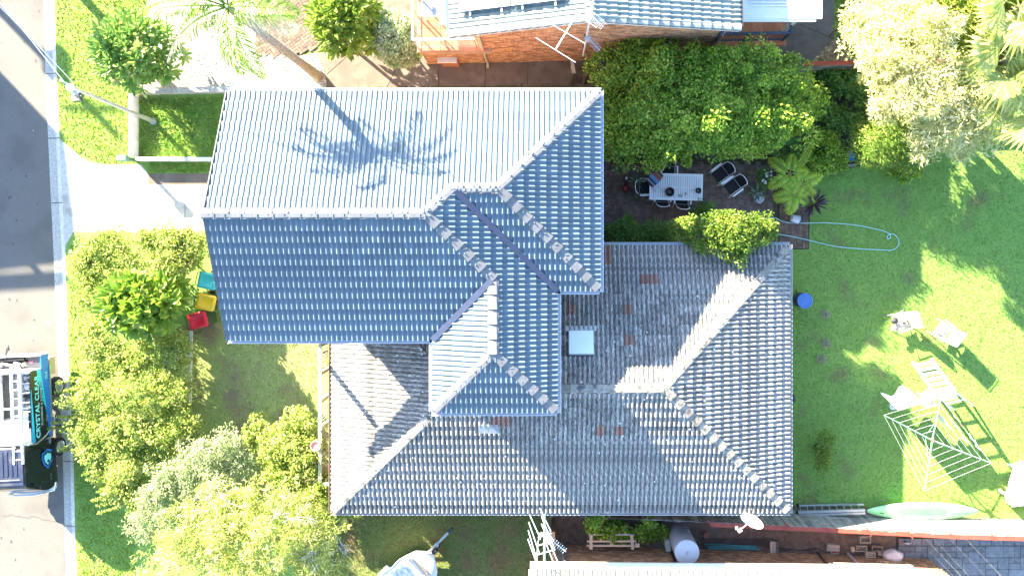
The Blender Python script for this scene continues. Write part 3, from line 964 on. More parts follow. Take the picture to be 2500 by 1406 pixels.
# ---- the old roof
oW, oE, oN, oS = 811, 1926, 600, 1249
ho = (oS - oN) / 2; yo = (oS + oN) / 2
a1 = (oE - ho, yo); a0 = (oW + ho, yo)
old_slopes = [
    Slope(ox_(oW, oS), ex, ey, EO, PO, [ox_(*p) for p in ((oW, oS), (oE, oS), a1, a0)], gauge=.318, hr=.030, lip=.042),
    Slope(ox_(oE, oS), ey, -ex, EO, PO, [ox_(*p) for p in ((oE, oS), (oE, oN), a1)], gauge=.318, hr=.030, lip=.042),
    Slope(ox_(oW, oN), ex, -ey, EO, PO, [ox_(*p) for p in ((oW, oN), (oE, oN), a1, a0)], gauge=.318, hr=.030, lip=.042),
    Slope(ox_(oW, oS), ey, ex, EO, PO, [ox_(*p) for p in ((oW, oS), (oW, oN), a0)], gauge=.318, hr=.030, lip=.042),
]
mb = MB()
for s in old_slopes: s.under(mb)
lower = mb.build('lower_roof', M['sarking'], house)
upoly = [Vector(p) for p in uw]
upxy = [tuple(p) for p in uw]
def hid(c):
    # tiles under the upper storey
    return all(inside(upxy, c.x + dx, c.y + dy) for dx in (-.2, .2) for dy in (-.2, .2))
spots = [(1577, 682), (1598, 682), (1388, 750), (1532, 750), (1524, 824), (1480, 614), (1475, 636), (1213, 1024), (1236, 1024), (1463, 1048), (1512, 1045)]
def special(c):
    k = F / (H - c.z); x, y = NX + c.x * k, NY - c.y * k
    for i, (sx, sy) in enumerate(spots):
        if abs(x - sx) < 11.5 and abs(y - sy) < 11.8: return True
    return None
lay_tiles(lower, old_slopes, M['weathered_tile'], hidden=hid, special=special)
ko = (H - EO) / F
def ho_(p, half): x, y = ox_(*p); return Vector((x, y, EO + half * ko * math.tan(PO)))
RO = lambda a, b, **k: ridge_caps(lower, a, b, M['ridge_old'], step=.42, wd=.30, **k)
RO(ho_((1362, yo), ho), ho_(a1, ho))
RO(ho_((oE - 6, oN + 6), 6), ho_(a1, ho))
RO(ho_((oE - 6, oS - 6), 6), ho_(a1, ho))
w_end = (oW + (WX - 3 - oW) * .985, oS - (WX - 3 - oW) * .985)
RO(ho_((oW + 6, oS - 6), 6), ho_((oW + 250, oS - 250), 250))
qo = lambda px, py: Vector((*ox_(px, py), EO))
M['gutter_old'] = pm('gutter_old', (.62, .60, .58), (.5, .48, .46), scale=3, rough=.5)
M['gutter_brown'] = pm('gutter_brown', (.20, .15, .12), (.25, .19, .15), scale=3, rough=.5)
gutter(house, [qo(1400, oN), qo(oE + 4, oN)], M['galv'], out=-1)
gutter(house, [qo(oE, oN - 4), qo(oE, oS + 4)], M['gutter_old'], out=-1)
gutter(house, [qo(oE + 4, oS), qo(oW - 4, oS)], M['gutter_old'], out=-1)
gutter(house, [qo(oW, oS + 4), qo(oW, oN + 200)], M['gutter_brown'], out=-1)
lw = [(ox_(oW, 0)[0] + .4, ox_(0, oN)[1] - .4), (ox_(oE, 0)[0] - .5, ox_(0, oN)[1] - .4), (ox_(oE, 0)[0] - .5, ox_(0, oS)[1] + .4), (ox_(oW, 0)[0] + .4, ox_(0, oS)[1] + .4)]
wall_box(lw, 0, EO - .05, 'lower_wall', M['brick_wall'])
mb = MB(); oc = [(oW, oN), (oE, oN), (oE, oS), (oW, oS)]
for i in range(4):
    a, b = oc[i], oc[(i + 1) % 4]
    mb.quad((*ox_(*a), EO - .1), (*ox_(*b), EO - .1), (*lw[(i + 1) % 4], EO - .1), (*lw[i], EO - .1))
mb.build('soffit', M['white_paint'], house)
# skylight on the north slope
nS = old_slopes[2]
def on_slope(s, px, py, h):
    """point on the slope seen at photo pixel"""
    z = s.ze
    for _ in range(8):
        x, y, _z = P(px, py, z + h); v = (Vector((x, y)) - s.o).dot(s.n); z = s.ze + v * s.t
    u = (Vector((x, y)) - s.o).dot(s.e)
    return u, v
u0, v0 = on_slope(nS, 1389, 870, .2); u1, v1 = on_slope(nS, 1449, 812, .2)
um, vm = (u0 + u1) / 2, (v0 + v1) / 2; du, dv = abs(u1 - u0), abs(v1 - v0)
mb = MB()
def sbox(s, mb, u, v, du, dv, h0, h1):
    vs = [s.W(u + a * du / 2, v + b * dv / 2, h) for h in (h0, h1) for b in (-1, 1) for a in (-1, 1)]
    mb.add(vs, [(0, 2, 3, 1), (4, 5, 7, 6), (0, 1, 5, 4), (1, 3, 7, 5), (3, 2, 6, 7), (2, 0, 4, 6)])
for a in (-1, 1):
    sbox(nS, mb, um + a * (du / 2 - .02), vm, .05, dv, .0, .17)
    sbox(nS, mb, um, vm + a * (dv / 2 - .02), du - .09, .05, .0, .17)
sk = mb.build('skylight', M['galv'], house)
mb = MB(); sbox(nS, mb, um, vm, du - .03, dv - .03, .171, .20)
mb.build('dome', pm('skylight_glass', (.78, .86, .86), (.80, .88, .88), rough=.5, spec=.3, coat=0), sk)
mb = MB(); sbox(nS, mb, um, vm - dv / 2 - .1, du + .2, .16, .03, .05); mb.build('flashing', M['galv'], sk)
# patched sheets on the old south slope
sS = old_slopes[0]
ua, va = on_slope(sS, 1193, 1045, .03)
for k in range(2):
    mb = MB(); sbox(sS, mb, ua + (k - .5) * .33, va, .32, .31, .045, .06 + .004 * k); mb.build('roof_patch', pm('sheet_patch', (.20, .24, .26), (.26, .29, .31), scale=4, rough=.6), lower)
# lichen and bird droppings: small pale flecks lying on the old tiles
mb = MB(); rr = random.Random(5)
for s in old_slopes:
    us = [p[0] for p in s.poly]; vs_ = [p[1] for p in s.poly]
    for _ in range(150):
        u, v = rr.uniform(min(us), max(us)), rr.uniform(min(vs_), max(vs_))
        if not inside(s.poly, u, v) or hid(s.W(u, v)): continue
        r = rr.uniform(.012, .04); n = 6
        mb.add([s.W(u + r * math.cos(k) * rr.uniform(.6, 1.2), v + r * math.sin(k) * rr.uniform(.6, 1.2), .056) for k in [i * 6.283 / n for i in range(n)]], [tuple(range(n))])
mb.build('lichen_spots', pm('lichen', (.55, .56, .52), (.68, .68, .64), scale=9, rough=.95), lower, kind='stuff')

M['cream_seat'] = pm('cream_seat', (.4, .36, .3), (.46, .42, .36), scale=6)
M['rustpot'] = pm('rust_pot', (.22, .10, .08), (.28, .14, .11), scale=6, rough=.8)
# timber deck on the street side of the old house
M['deck_timber'] = pm('deck_timber', (.05, .04, .03), (.085, .068, .052), scale=6, rough=.9, rand=.3)
deck = thing('timber_deck', 'narrow dark timber deck with a pale green rail beside the sunlit tiled roof', 'deck', G(845, 980))
dz = .9
dk = [P(786, 832, dz), P(786, 1160, dz)]
x0 = P(781, 0, 1.85)[0]; x1 = ox_(oW, 0)[0] + .42
ya, yb = P(0, 835, dz)[1], P(0, 1162, dz)[1]
n = 34
for i in range(n):
    y0 = ya + (yb - ya) * i / n
    MB().box(((x0 + x1) / 2 + .02, y0 + (yb - ya) / n / 2, dz - .02), (x1 - x0 - .02, abs(yb - ya) / n - .012, .035)).build('board', M['deck_timber'], deck)
M['greenrail'] = pm('green_rail', (.36, .45, .33), (.44, .52, .40), scale=4, rough=.6)
MB().beam((x0, ya, 1.85), (x0, yb, 1.85), .11, .05).build('top_rail', M['greenrail'], deck)
MB().beam((x0 + .06, yb, 1.85), (x1, yb, 1.85), .10, .05).build('top_rail', M['greenrail'], deck)
for i in range(6):
    y = ya + (yb - ya) * i / 5
    MB().box((x0, y, .915), (.09, .09, 1.82)).build('post', M['greenrail'], deck)
mb = MB()
for i in range(44):
    y = ya + (yb - ya) * (i + .5) / 44; mb.box((x0, y, 1.36), (.02, .03, .92))
mb.build('baluster', M['greenrail'], deck)
MB().box(((x0 + x1) / 2, ya - .45 * 1.0, dz + .018), (x1 - x0 - .1, 1.3, .03)).build('tiled_landing', M['terracotta'], deck)

def deck_pot(label, px, py, r, h, z, mat):
    t = thing('flower_pot', label, 'pot', P(px, py, z))
    c = P(px, py, z)
    MB().lathe(c, [(r * .7, 0), (r * .96, h * .85), (r * 1.06, h * .85), (r * 1.06, h), (r * .9, h), (r * .86, h * .82), (0, h * .78)], 20).build('pot_body', mat, t, smooth=True)
    return t
deck_pot('pink terracotta pot standing on the green deck rail', 775, 1084, .17, .26, 1.85, M['pot_pink'])
deck_pot('small dark rimmed pot on the pink landing of the deck', 797, 859, .09, .16, .93, M['rustpot'])
t = deck_pot('pot of yellow flowers on the pink landing of the deck', 797, 884, .08, .14, .93, M['pot_pink'])
mb = MB(); rr = random.Random(12)
for i in range(14):
    p = P(797 + rr.uniform(-9, 9), 883 + rr.uniform(-8, 8), 1.12 + rr.uniform(0, .08)); a = rr.uniform(0, 6)
    for k in range(5):
        d = Vector((math.cos(a + k * 1.257), math.sin(a + k * 1.257), .3)); s_ = Vector((-d.y, d.x, 0))
        mb.add([p, p + d * .03 + s_ * .016, p + d * .05, p + d * .03 - s_ * .016], [(0, 1, 2, 3)])
mb.build('blossom', pm('yellow_blossom', (.75, .42, .03), (.8, .55, .06), scale=9), t)
ch = thing('deck_chair', 'white metal framed chair at the far end of the timber deck', 'chair', P(797, 1140, .9))
c = P(797, 1140, .9)
for a in (-1, 1):
    MB().tube([c + Vector((a * .2, .22, 0)), c + Vector((a * .2, .2, .45)), c + Vector((a * .2, -.2, .45)), c + Vector((a * .2, -.3, .9))], .016, 5).build('side_frame', M['white_paint'], ch)
    MB().tube([c + Vector((a * .2, -.2, .45)), c + Vector((a * .2, -.24, 0))], .016, 5).build('leg', M['white_paint'], ch)
MB().box(c + Vector((0, 0, .45)), (.42, .42, .02)).build('seat', M['cream_seat'], ch)
MB().tube([c + Vector((-.2, -.3, .9)), c + Vector((.2, -.3, .9))], .016, 5).build('top_rail', M['white_paint'], ch)
MB().tube([c + Vector((-.2, .22, .46)), c + Vector((.2, .22, .46))], .016, 5).build('front_rail', M['white_paint'], ch)
# ------------------------------------------------------------------ vegetation
def bl(px, py, z, rx, ry=None, rz=None):
    c = P(px, py, z); k = (H - z) / F
    ry = rx if ry is None else ry
    rz = rz if rz is not None else (rx + ry) / 2 * k * .8
    rz = min(rz, z * .95)
    return (c.x, c.y, c.z, rx * k, ry * k, rz)


L_dark = leafm('leaf_dark', (.09, .22, .022), (.34, .50, .05), .38, .42, c3=(.58, .66, .11), t3=.8)
L_citrus = leafm('leaf_citrus', (.07, .16, .018), (.24, .33, .04), .38, .4, c3=(.46, .46, .1))
L_hedge = leafm('leaf_hedge', (.14, .24, .035), (.44, .52, .10), .45, .5, c3=(.64, .68, .28), t3=.72)
L_lime = leafm('leaf_lime', (.14, .24, .03), (.30, .42, .06), .4, .42, c3=(.46, .52, .16))
L_umb = leafm('leaf_umbrella', (.15, .27, .03), (.28, .43, .05), .4, .3, c3=(.42, .50, .13))
L_frang = leafm('leaf_frangipani', (.12, .27, .05), (.30, .45, .10), .38, .35, c3=(.52, .54, .2), t3=.88)
L_varieg = leafm('leaf_variegated', (.22, .34, .12), (.52, .60, .34), .3, .6, c3=(.7, .72, .55), t3=.8)
L_bottle = leafm('leaf_bottlebrush', (.42, .44, .13), (.74, .71, .34), .4, .6, c3=(.9, .86, .6), t3=.72)
L_green2 = leafm('leaf_green', (.17, .26, .025), (.36, .43, .06), .4, .5)
L_wattle = leafm('leaf_wattle', (.17, .26, .04), (.52, .56, .13), .42, .6, c3=(.80, .78, .5), t3=.78)
L_silver = leafm('leaf_silver', (.22, .32, .12), (.48, .54, .28), .35, .6, c3=(.62, .64, .45), t3=.8)
L_under = leafm('leaf_understorey', (.05, .14, .028), (.15, .28, .05), .28, .6)
L_bamboo = leafm('leaf_bamboo', (.08, .19, .02), (.22, .32, .045), .38, .5, c3=(.5, .48, .12), t3=.94)
L_palm = leafm('leaf_palm', (.10, .22, .02), (.26, .40, .05), .38, .4)
L_palmdry = leafm('leaf_palm_dry', (.42, .38, .24), (.6, .56, .42), .25, .7)
L_gold = leafm('leaf_golden_palm', (.22, .46, .04), (.58, .64, .09), .35, .45)
L_fan = leafm('leaf_fan_palm', (.30, .38, .07), (.55, .56, .18), .35, .45)
L_purple = leafm('leaf_purple', (.06, .03, .06), (.16, .09, .14), .2, .5)
L_grey = leafm('leaf_grey', (.07, .12, .06), (.17, .23, .13), .2, .6)


def bush(name, label, cat, blobs, n, ll, lw, mat, r0=.05, clump=.24, per=60, base=None, nb=8, group=None, trunk='trunk', bark='bark', **kw):
    bx0 = np.mean([b[0] for b in blobs]); by0 = np.mean([b[1] for b in blobs])
    base = base if base is not None else Vector((bx0, by0, 0))
    t = thing(name, label, cat, base, group=group)
    o, cl = foliage('foliage', mat, t, blobs, n, ll, lw, clump, per, **kw)
    limbs(t, base, cl, r0, M[bark], nb, name=trunk)
    return t


def rosettes(parent, mat, centers, dirs, nl, ll, lw, spread=1.0, name='foliage', wide=.6):
    V = []; A = []; N = []; Ls = []; Ws = []
    for c, d in zip(centers, dirs):
        d = np.array(d) / np.linalg.norm(d)
        u = np.cross(d, (0.3, .9, .2)); u /= np.linalg.norm(u); w_ = np.cross(d, u)
        for k in range(nl):
            a = k * 2.39996 + R.random() * .4; e = .15 + .85 * k / nl        # inner leaves stand up
            tilt = spread * (.35 + 1.05 * e)
            ax = d * math.cos(tilt) + (u * math.cos(a) + w_ * math.sin(a)) * math.sin(tilt)
            V.append(c + ax * .02); A.append(ax); N.append(d + ax * -.2 + np.array([0, 0, .15])); s = .7 + .5 * R.random()
            Ls.append(ll * s); Ws.append(lw * s)
    V, A, N, Ls, Ws = map(np.array, (V, A, N, Ls, Ws))
    axis = unit(A); side = unit(np.cross(axis, N)); nn = np.cross(side, axis)
    l = Ls[:, None]; wv = Ws[:, None]
    m1 = V + axis * l * .42 + nn * l * .05; m2 = V + axis * l * .74 + nn * l * .02; tip = V + axis * l - nn * l * .1
    # leaf as a narrow folded hexagon: two quads
    a0 = V; b1 = m1 + side * wv * .42 + nn * wv * .15; b2 = m2 + side * wv * .46 + nn * wv * .12
    d1 = m1 - side * wv * .42 + nn * wv * .15; d2 = m2 - side * wv * .46 + nn * wv * .12
    n = len(V)
    v = np.stack([a0, b1, b2, tip, d2, d1], 1).reshape(-1, 3)
    v[:, 2] = np.maximum(v[:, 2], .02)
    i = np.arange(n)[:, None] * 6
    f = np.concatenate([i + np.array([[0, 1, 2, 3]]), i + np.array([[0, 3, 4, 5]])], 0)
    return np_mesh(name, v, f, mat, parent)


def dome_rosettes(name, label, cat, px, py, rx, ry, z, ht, n, nl, ll, lw, mat, base=None, spread=1.0, r0=.07):
    k = (H - z) / F; c = P(px, py, z); C = []; D = []
    pts = []
    for i in range(n):
        a = i * 2.39996; r = math.sqrt((i + .5) / n) * .93
        x, y = math.cos(a) * r, math.sin(a) * r
        zz = z + ht * (math.sqrt(max(0, 1 - r * r)) - .6) + R.uniform(-.18, .18)
        p = np.array([c.x + x * rx * k + R.uniform(-.1, .1), c.y + y * ry * k + R.uniform(-.1, .1), zz])
        C.append(p); D.append((x * .9 + R.uniform(-.3, .3), y * .9 + R.uniform(-.3, .3), 1.0))
        if i % 2 == 0:                                           # lower layer fills the crown
            C.append(p * np.array([1, 1, .72]) + np.array([R.uniform(-.15, .15), R.uniform(-.15, .15), 0])); D.append((x * 1.4, y * 1.4, .7))
    base = base if base is not None else Vector((c.x, c.y, 0))
    t = thing(name, label, cat, base)
    rosettes(t, mat, C, D, nl, ll, lw, spread)
    mb = MB(); top = Vector((c.x * .5 + base.x * .5, c.y * .5 + base.y * .5, z * .45))
    mb.tube([base, top], [r0, r0 * .8], 7)
    for p in C[::2]:
        e = Vector(p); m1 = top.lerp(e, .55) + Vector((R.uniform(-.1, .1), R.uniform(-.1, .1), .05))
        mb.tube([top, m1, e], [r0 * .45, r0 * .3, r0 * .16], 5)
    mb.build('trunk', M['bark'], t, smooth=True)
    return t


def frond(parent, base, az, length, rise, droop, mat, nleaf=34, ll=.42, lw=.035, name='frond', vee=.5, ragged=0.0, side_droop=.35):
    """pinnate palm frond: curved rachis with two rows of leaflets, one mesh"""
    base = np.array(base, float); d = np.array([math.cos(az), math.sin(az), 0.0]); sd = np.array([-d[1], d[0], 0])
    t = np.linspace(0, 1, 14); bend = R.uniform(-.12, .12)
    pts = base + np.outer(t * length, d) + np.outer(bend * t ** 2 * length, sd) + np.outer(rise * length * t - droop * length * t ** 2, [0, 0, 1])
    def at(s):
        i = min(int(s * 13), 12); f = s * 13 - i
        return pts[i] * (1 - f) + pts[i + 1] * f, unit(pts[i + 1] - pts[i])
    V = []; FF = []
    r = np.linspace(.028, .008, 14) * max(.5, min(1.2, length / 2))
    mb = MB(); mb.tube([tuple(p) for p in pts], list(r), 5)
    for s in np.linspace(.14, .995, nleaf):
        p, tg = at(s)
        side = unit(np.cross(tg, [0, 0, 1])); up = np.cross(side, tg)
        l0 = ll * (math.sin(math.pi * min(1, (s * .9 + .12))) ** .6 + .12)
        for sg in (-1, 1):
            if R.random() < ragged: continue
            l = l0 * R.uniform(.82, 1.12)
            ax = unit(side * sg * (1 - .45 * s) + tg * (.35 + .6 * s) + up * (vee * R.uniform(.3, 1.0) - .2))
            q0 = p; q1 = p + ax * l * .5; q2 = p + ax * l + np.array([0, 0, -side_droop * l])
            wv = unit(np.cross(ax, up + .3 * rnd_dirs(1)[0])) * lw * .5
            mb.add([q0, q1 + wv, q2, q1 - wv], [(0, 1, 2, 3)])
    return mb.build(name, mat, parent)


def fan_leaf(parent, base, az, el, pet, rad, mat, nseg=26, name='fan_leaf'):
    base = np.array(base, float)
    d = np.array([math.cos(az) * math.cos(el), math.sin(az) * math.cos(el), math.sin(el)])
    hub = base + d * pet
    side = unit(np.cross(d, [0, 0, 1])); up = np.cross(side, d)
    mb = MB(); mb.tube([tuple(base), tuple(base + d * pet * .55 + np.array([0, 0, .08 * pet])), tuple(hub)], [.022, .018, .014], 5)
    for k in range(nseg):
        a = (-1 + 2 * (k + .5) / nseg) * 2.15
        ax = unit(d * math.cos(a) + side * math.sin(a) + up * (.18 * math.cos(a * 1.0)))
        l = rad * R.uniform(.86, 1.08) * (.78 + .22 * math.cos(a * .5))
        p1 = hub + ax * l * .6; p2 = hub + ax * l + np.array([0, 0, -.22 * l - .1 * l * R.random()])
        wv = unit(np.cross(ax, up)) * (l * .6 * 2.15 / nseg * 1.05)
        q = up * (.012 if k % 2 else -.012)
        mb.add([hub, p1 + wv + q, p2, p1 - wv - q], [(0, 1, 2, 3)])
    return mb.build(name, mat, parent)


M['twig'] = pm('twig', (.42, .39, .36), (.56, .53, .5), scale=9, rough=.95)
# --- top left: frangipani style shrub, palm, lime shrub, variegated ball
dome_rosettes('broadleaf_shrub', 'dark green shrub with rosettes of pointed leaves beside the street verge', 'shrub', 322, 118, 104, 92, 1.9, 1.5, 78, 12, .36, .115, L_frang, base=G(330, 125))
dome_rosettes('frangipani_tree', 'bright green frangipani with long pale leaves between brick paving and path', 'tree', 836, 38, 76, 88, 2.2, 1.6, 60, 12, .42, .125, L_lime, base=G(852, 110))
bush('variegated_bush', 'round clipped bush with pale cream edged leaves beside the terracotta balcony', 'bush', [bl(968, 98, 1.15, 56, 62, 1.0), bl(985, 125, .9, 40, 36, .8), bl(960, 65, 1.2, 38, 32, .8)], 15000, .085, .055, L_varieg, clump=.13, per=20, shell=.95, rag=.03)

palm = thing('palm_tree', 'tall palm with a slim leaning ringed grey trunk standing in the gravel', 'palm tree', G(776, 186))
tb = G(776, 186); tt = P(592, 44, 7.7)
pts = [tb.lerp(tt, s) for s in np.linspace(0, 1, 24)]
mb = MB(); mb.tube(pts, [.19 - .05 * min(1, s * 3) - .03 * s + (.05 if s < .02 else 0) for s in np.linspace(0, 1, 24)], 10)
mb.build('trunk', M['palebark'], palm, smooth=True)
mb = MB()
for s in np.linspace(.05, .98, 46):
    c = tb.lerp(tt, s); r = .145 - .03 * s
    mb.lathe(c, [(r, -.012), (r + .008, 0), (r, .012)], 10)
mb.build('trunk_ring', pm('ring_bark', (.26, .23, .19), (.34, .3, .25), scale=12, rough=.95), palm)
MB().tube([tt - Vector((0, 0, .1)), tt + Vector((-.03, .02, .5)), tt + Vector((-.05, .03, .95))], [.13, .11, .05], 8).build('crownshaft', pm('crownshaft', (.24, .33, .12), (.3, .38, .16), scale=6), palm, smooth=True)
top = tt + Vector((-.05, .03, .85))
def az_px(dx, dy): return math.atan2(-dy, dx)
for dx, dy, ln, rise, dr, m_, rg in ((-110, -30, 2.1, .5, .7, L_palm, 0), (-60, -90, 2.2, .6, .6, L_palm, 0), (20, -100, 2.2, .6, .6, L_palm, 0), (90, -60, 2.2, .55, .6, L_palm, 0),
                              (-120, 60, 1.7, .5, .8, L_palm, 0), (40, 180, 1.7, .35, 1.0, L_palm, .15), (-250, 90, 2.5, .3, .85, L_palmdry, .25), (125, 35, 1.6, .4, .9, L_palmdry, .1), (-70, 140, 1.5, .25, 1.2, L_palmdry, .3), (110, 10, 2.0, .7, .5, L_palm, 0), (10, 80, 1.8, .75, .7, L_palm, 0), (-90, 10, 2.0, .8, .6, L_palm, 0), (-60, -50, 2.2, .75, .55, L_palm, 0), (70, -20, 2.2, .65, .6, L_palm, 0)):
    frond(palm, top, az_px(dx, dy), ln, rise, dr, m_, nleaf=42, ll=.50, lw=.034, ragged=rg + .08, side_droop=.7)

# --- the big dense tree over the patio
bigb = [bl(1500, 175, 2.1, 62, 60), bl(1485, 270, 1.8, 50, 60), bl(1560, 160, 2.5, 60, 58), bl(1640, 175, 2.8, 75, 70), bl(1740, 190, 2.6, 80, 70), bl(1840, 190, 2.5, 75, 68), bl(1930, 215, 2.1, 66, 68), bl(1530, 340, 1.8, 62, 52), bl(1600, 290, 2.6, 80, 70), bl(1700, 290, 3.1, 85, 72), bl(1800, 285, 2.7, 85, 72), bl(1900, 285, 2.3, 80, 70), bl(1620, 365, 1.9, 70, 42), bl(1710, 348, 2.1, 70, 42), bl(1800, 338, 1.7, 70, 44), bl(1880, 332, 1.5, 60, 42), bl(1955, 270, 1.7, 45, 55)]
bush('evergreen_tree', 'huge dense dark green tree spreading above the shaded patio', 'tree', bigb, 64000, .105, .062, L_dark, r0=.22, clump=.33, per=130, base=G(1700, 300), nb=20, shell=.86)
# --- sunlit bottlebrush at top right with a greener tree behind it
botb = [bl(2150, 60, 4.2, 80, 70), bl(2200, 150, 4.6, 85, 80), bl(2140, 130, 3.8, 55, 60), bl(2260, 230, 4.4, 85, 70), bl(2180, 230, 3.8, 55, 50), bl(2320, 300, 3.9, 80, 60), bl(2280, 345, 3.2, 60, 40), bl(2250, 80, 4.8, 80, 70), bl(2350, 220, 4.2, 70, 60), bl(2390, 300, 3.2, 45, 45), bl(2340, 360, 2.6, 35, 25), bl(2110, 30, 3.9, 50, 40), bl(2210, 210, 2.2, 100, 90), bl(2300, 290, 1.9, 90, 70), bl(2360, 300, 1.8, 80, 70), bl(2380, 190, 2.4, 90, 90), bl(2430, 260, 2.0, 90, 80), bl(2470, 180, 2.6, 80, 90)]
bush('bottlebrush_tree', 'large tree with cream yellow sunlit foliage at the end of the red fence', 'tree', botb, 60000, .15, .035, L_bottle, r0=.2, clump=.32, per=110, base=G(2200, 180), nb=18, shell=.84, jit=.5)
bush('green_tree', 'fresh lime green tree crown behind the cream bottlebrush', 'tree', [bl(2360, 50, 4.4, 80, 70), bl(2440, 30, 4.3, 60, 60), bl(2310, -10, 4.4, 70, 60), bl(2400, 110, 3.8, 60, 55), bl(2450, 110, 3.6, 50, 50)], 17000, .13, .05, L_green2, r0=.13, clump=.28, per=30, base=G(2340, 70), nb=10)
bush('olive_bush', 'olive green bush between dark concrete path and cream tree', 'bush', [bl(2072, 40, 2.2, 26, 40), bl(2078, 105, 1.8, 22, 32), bl(2085, 0, 2.2, 30, 30)], 5000, .1, .04, L_bamboo, r0=.04, clump=.2)
for (bx_, by_, cz, lb, n_) in ((2440, 140, 5.0, 'fan palm with broad yellow green fans above the cream tree at the frame edge', 11), (2455, 250, 4.3, 'lower fan palm with drooping fans hanging over the lawn', 11), (2465, 20, 5.3, 'highest fan palm, its split fans beside the lime green crown', 9)):
    base = G(NX + (bx_ - NX) * (H - cz) / H + 10, NY + (by_ - NY) * (H - cz) / H)
    t = thing('fan_palm', lb, 'palm tree', base, group='fan palms at the edge of the garden')
    c = P(bx_ + 25, by_, cz)
    MB().tube([base, base.lerp(c, .5), c], [.16, .14, .13], 8).build('trunk', M['bark'], t, smooth=True)
    for k in range(n_):
        fan_leaf(t, c, k * 2.39996 + 2.6, R.uniform(-.25, .45), R.uniform(.5, .85), R.uniform(.95, 1.2), L_fan)

# --- shaded garden behind the patio
bush('bamboo_shrub', 'feathery mid green shrub with drooping narrow leaves at the lawn edge', 'shrub', [bl(2145, 350, 1.7, 55, 50), bl(2190, 330, 1.9, 50, 45), bl(2130, 385, 1.3, 45, 28), bl(2210, 375, 1.5, 38, 36), bl(2245, 360, 1.4, 32, 42), bl(2110, 330, 1.2, 36, 34)], 11000, .17, .022, L_bamboo, r0=.04, clump=.26, per=26, base=G(2170, 350))
gi = 0
for px, py, z, r, lb in ((2015, 200, .7, 42, 'dark low shrub under the red fence beside the big tree'), (2075, 215, .9, 45, 'dark rounded shrub below the fence boards'), (2025, 275, .7, 48, 'loose green shrub beside the black garden hose'), (2090, 285, .7, 40, 'low shrub with tiny white flowers in the shaded bed'), (2010, 345, .5, 36, 'sparse creeping plant beside the evergreen tree'), (2030, 390, .4, 30, 'small creeping plant at the timber edge of the bed'), (2120, 240, 1.0, 42, 'shaded shrub tucked beneath the cream tree'), (1985, 400, .4, 26, 'small leafy plant behind the golden palms'), (2200, 410, .35, 36, 'thin weeds spilling onto the lawn below the feathery shrub')):
    bush('understorey_shrub', lb, 'shrub', [bl(px, py, z, r, r * .85, z * .8), bl(px + r * .5, py + r * .3, z * .8, r * .6, r * .6, z * .7)], 2600, .10, .06, L_under if py < 300 else L_dark, r0=.02, clump=.18, group='shrubs in the shaded garden bed', nb=6)
# golden cane palms
t = thing('golden_palm', 'clump of golden cane palms with arching yellow green fronds beside the patio', 'palm', G(1915, 455))
for k, (px, py) in enumerate(((1905, 430), (1935, 455), (1915, 480))):
    b = G(px, py)
    MB().tube([b, b + Vector((.02, .02, .5)), b + Vector((.05, .0, 1.0))], [.06, .05, .04], 6).build('trunk', M['bark'], t, smooth=True)
    for j in range(5):
        frond(t, b + Vector((.05, 0, .95)), j * 1.257 + k * .42, R.uniform(.65, .92), .5, .75, L_gold, nleaf=24, ll=.30, lw=.042, side_droop=.3, vee=.25)
frond(t, G(1925, 420, .9), az_px(45, -75), 1.2, .6, .6, L_gold, nleaf=28, ll=.22, lw=.025)
t = thing('cordyline', 'purple strap leaved cordyline at the corner of the paved step', 'plant', G(1968, 500))
b = G(1968, 500); MB().tube([b, b + Vector((0, 0, .7))], [.035, .03], 6).build('trunk', M['bark'], t)
rosettes(t, L_purple, [np.array(b + Vector((0, 0, .7)))] * 2, [(0, 0, 1), (.2, .1, 1)], 26, .55, .05, 1.15)
t = thing('spiky_plant', 'dark green spiky fan shaped plant under the edge of the big tree', 'plant', G(1908, 370))
for k in range(9): fan_leaf(t, G(1908, 370, .35), k * .7, .5, .25, .5, L_under, nseg=14)
# citrus leaning over the old roof
bush('citrus_tree', 'glossy citrus tree with sunlit top leaning over the weathered roof', 'tree', [bl(1672, 560, 2.9, 30, 28), bl(1735, 568, 3.4, 46, 36), bl(1798, 570, 3.5, 48, 38), bl(1848, 572, 3.3, 40, 30), bl(1790, 612, 3.4, 34, 26), bl(1725, 598, 3.2, 34, 18), bl(1830, 545, 3.1, 40, 22), bl(1760, 540, 3.2, 38, 18), bl(1872, 562, 3.0, 22, 26)], 19000, .085, .05, L_citrus, r0=.09, clump=.2, per=70, base=G(1790, 560), nb=12)
bush('wall_shrub', 'dark shrubs with low leafy tops growing against the gutter of the old roof', 'shrub', [bl(1500, 575, 1.1, 38, 26), bl(1560, 580, 1.2, 42, 24), bl(1620, 575, 1.3, 42, 28)], 7000, .09, .05, L_under, r0=.03, clump=.18, base=G(1560, 578))
bush('patio_shrub', 'small round dark shrub next to the black chair at the patio edge', 'shrub', [bl(1716, 512, .7, 20, 16), bl(1700, 528, .6, 20, 14)], 2400, .07, .04, L_under, r0=.02, clump=.14)
t = thing('elephant_ear', 'plant with a few huge dark heart shaped leaves against the house wall', 'plant', G(1524, 552))
rosettes(t, L_under, [np.array(G(1524, 552, .5))], [(.1, .2, 1)], 9, .55, .34, 1.05)

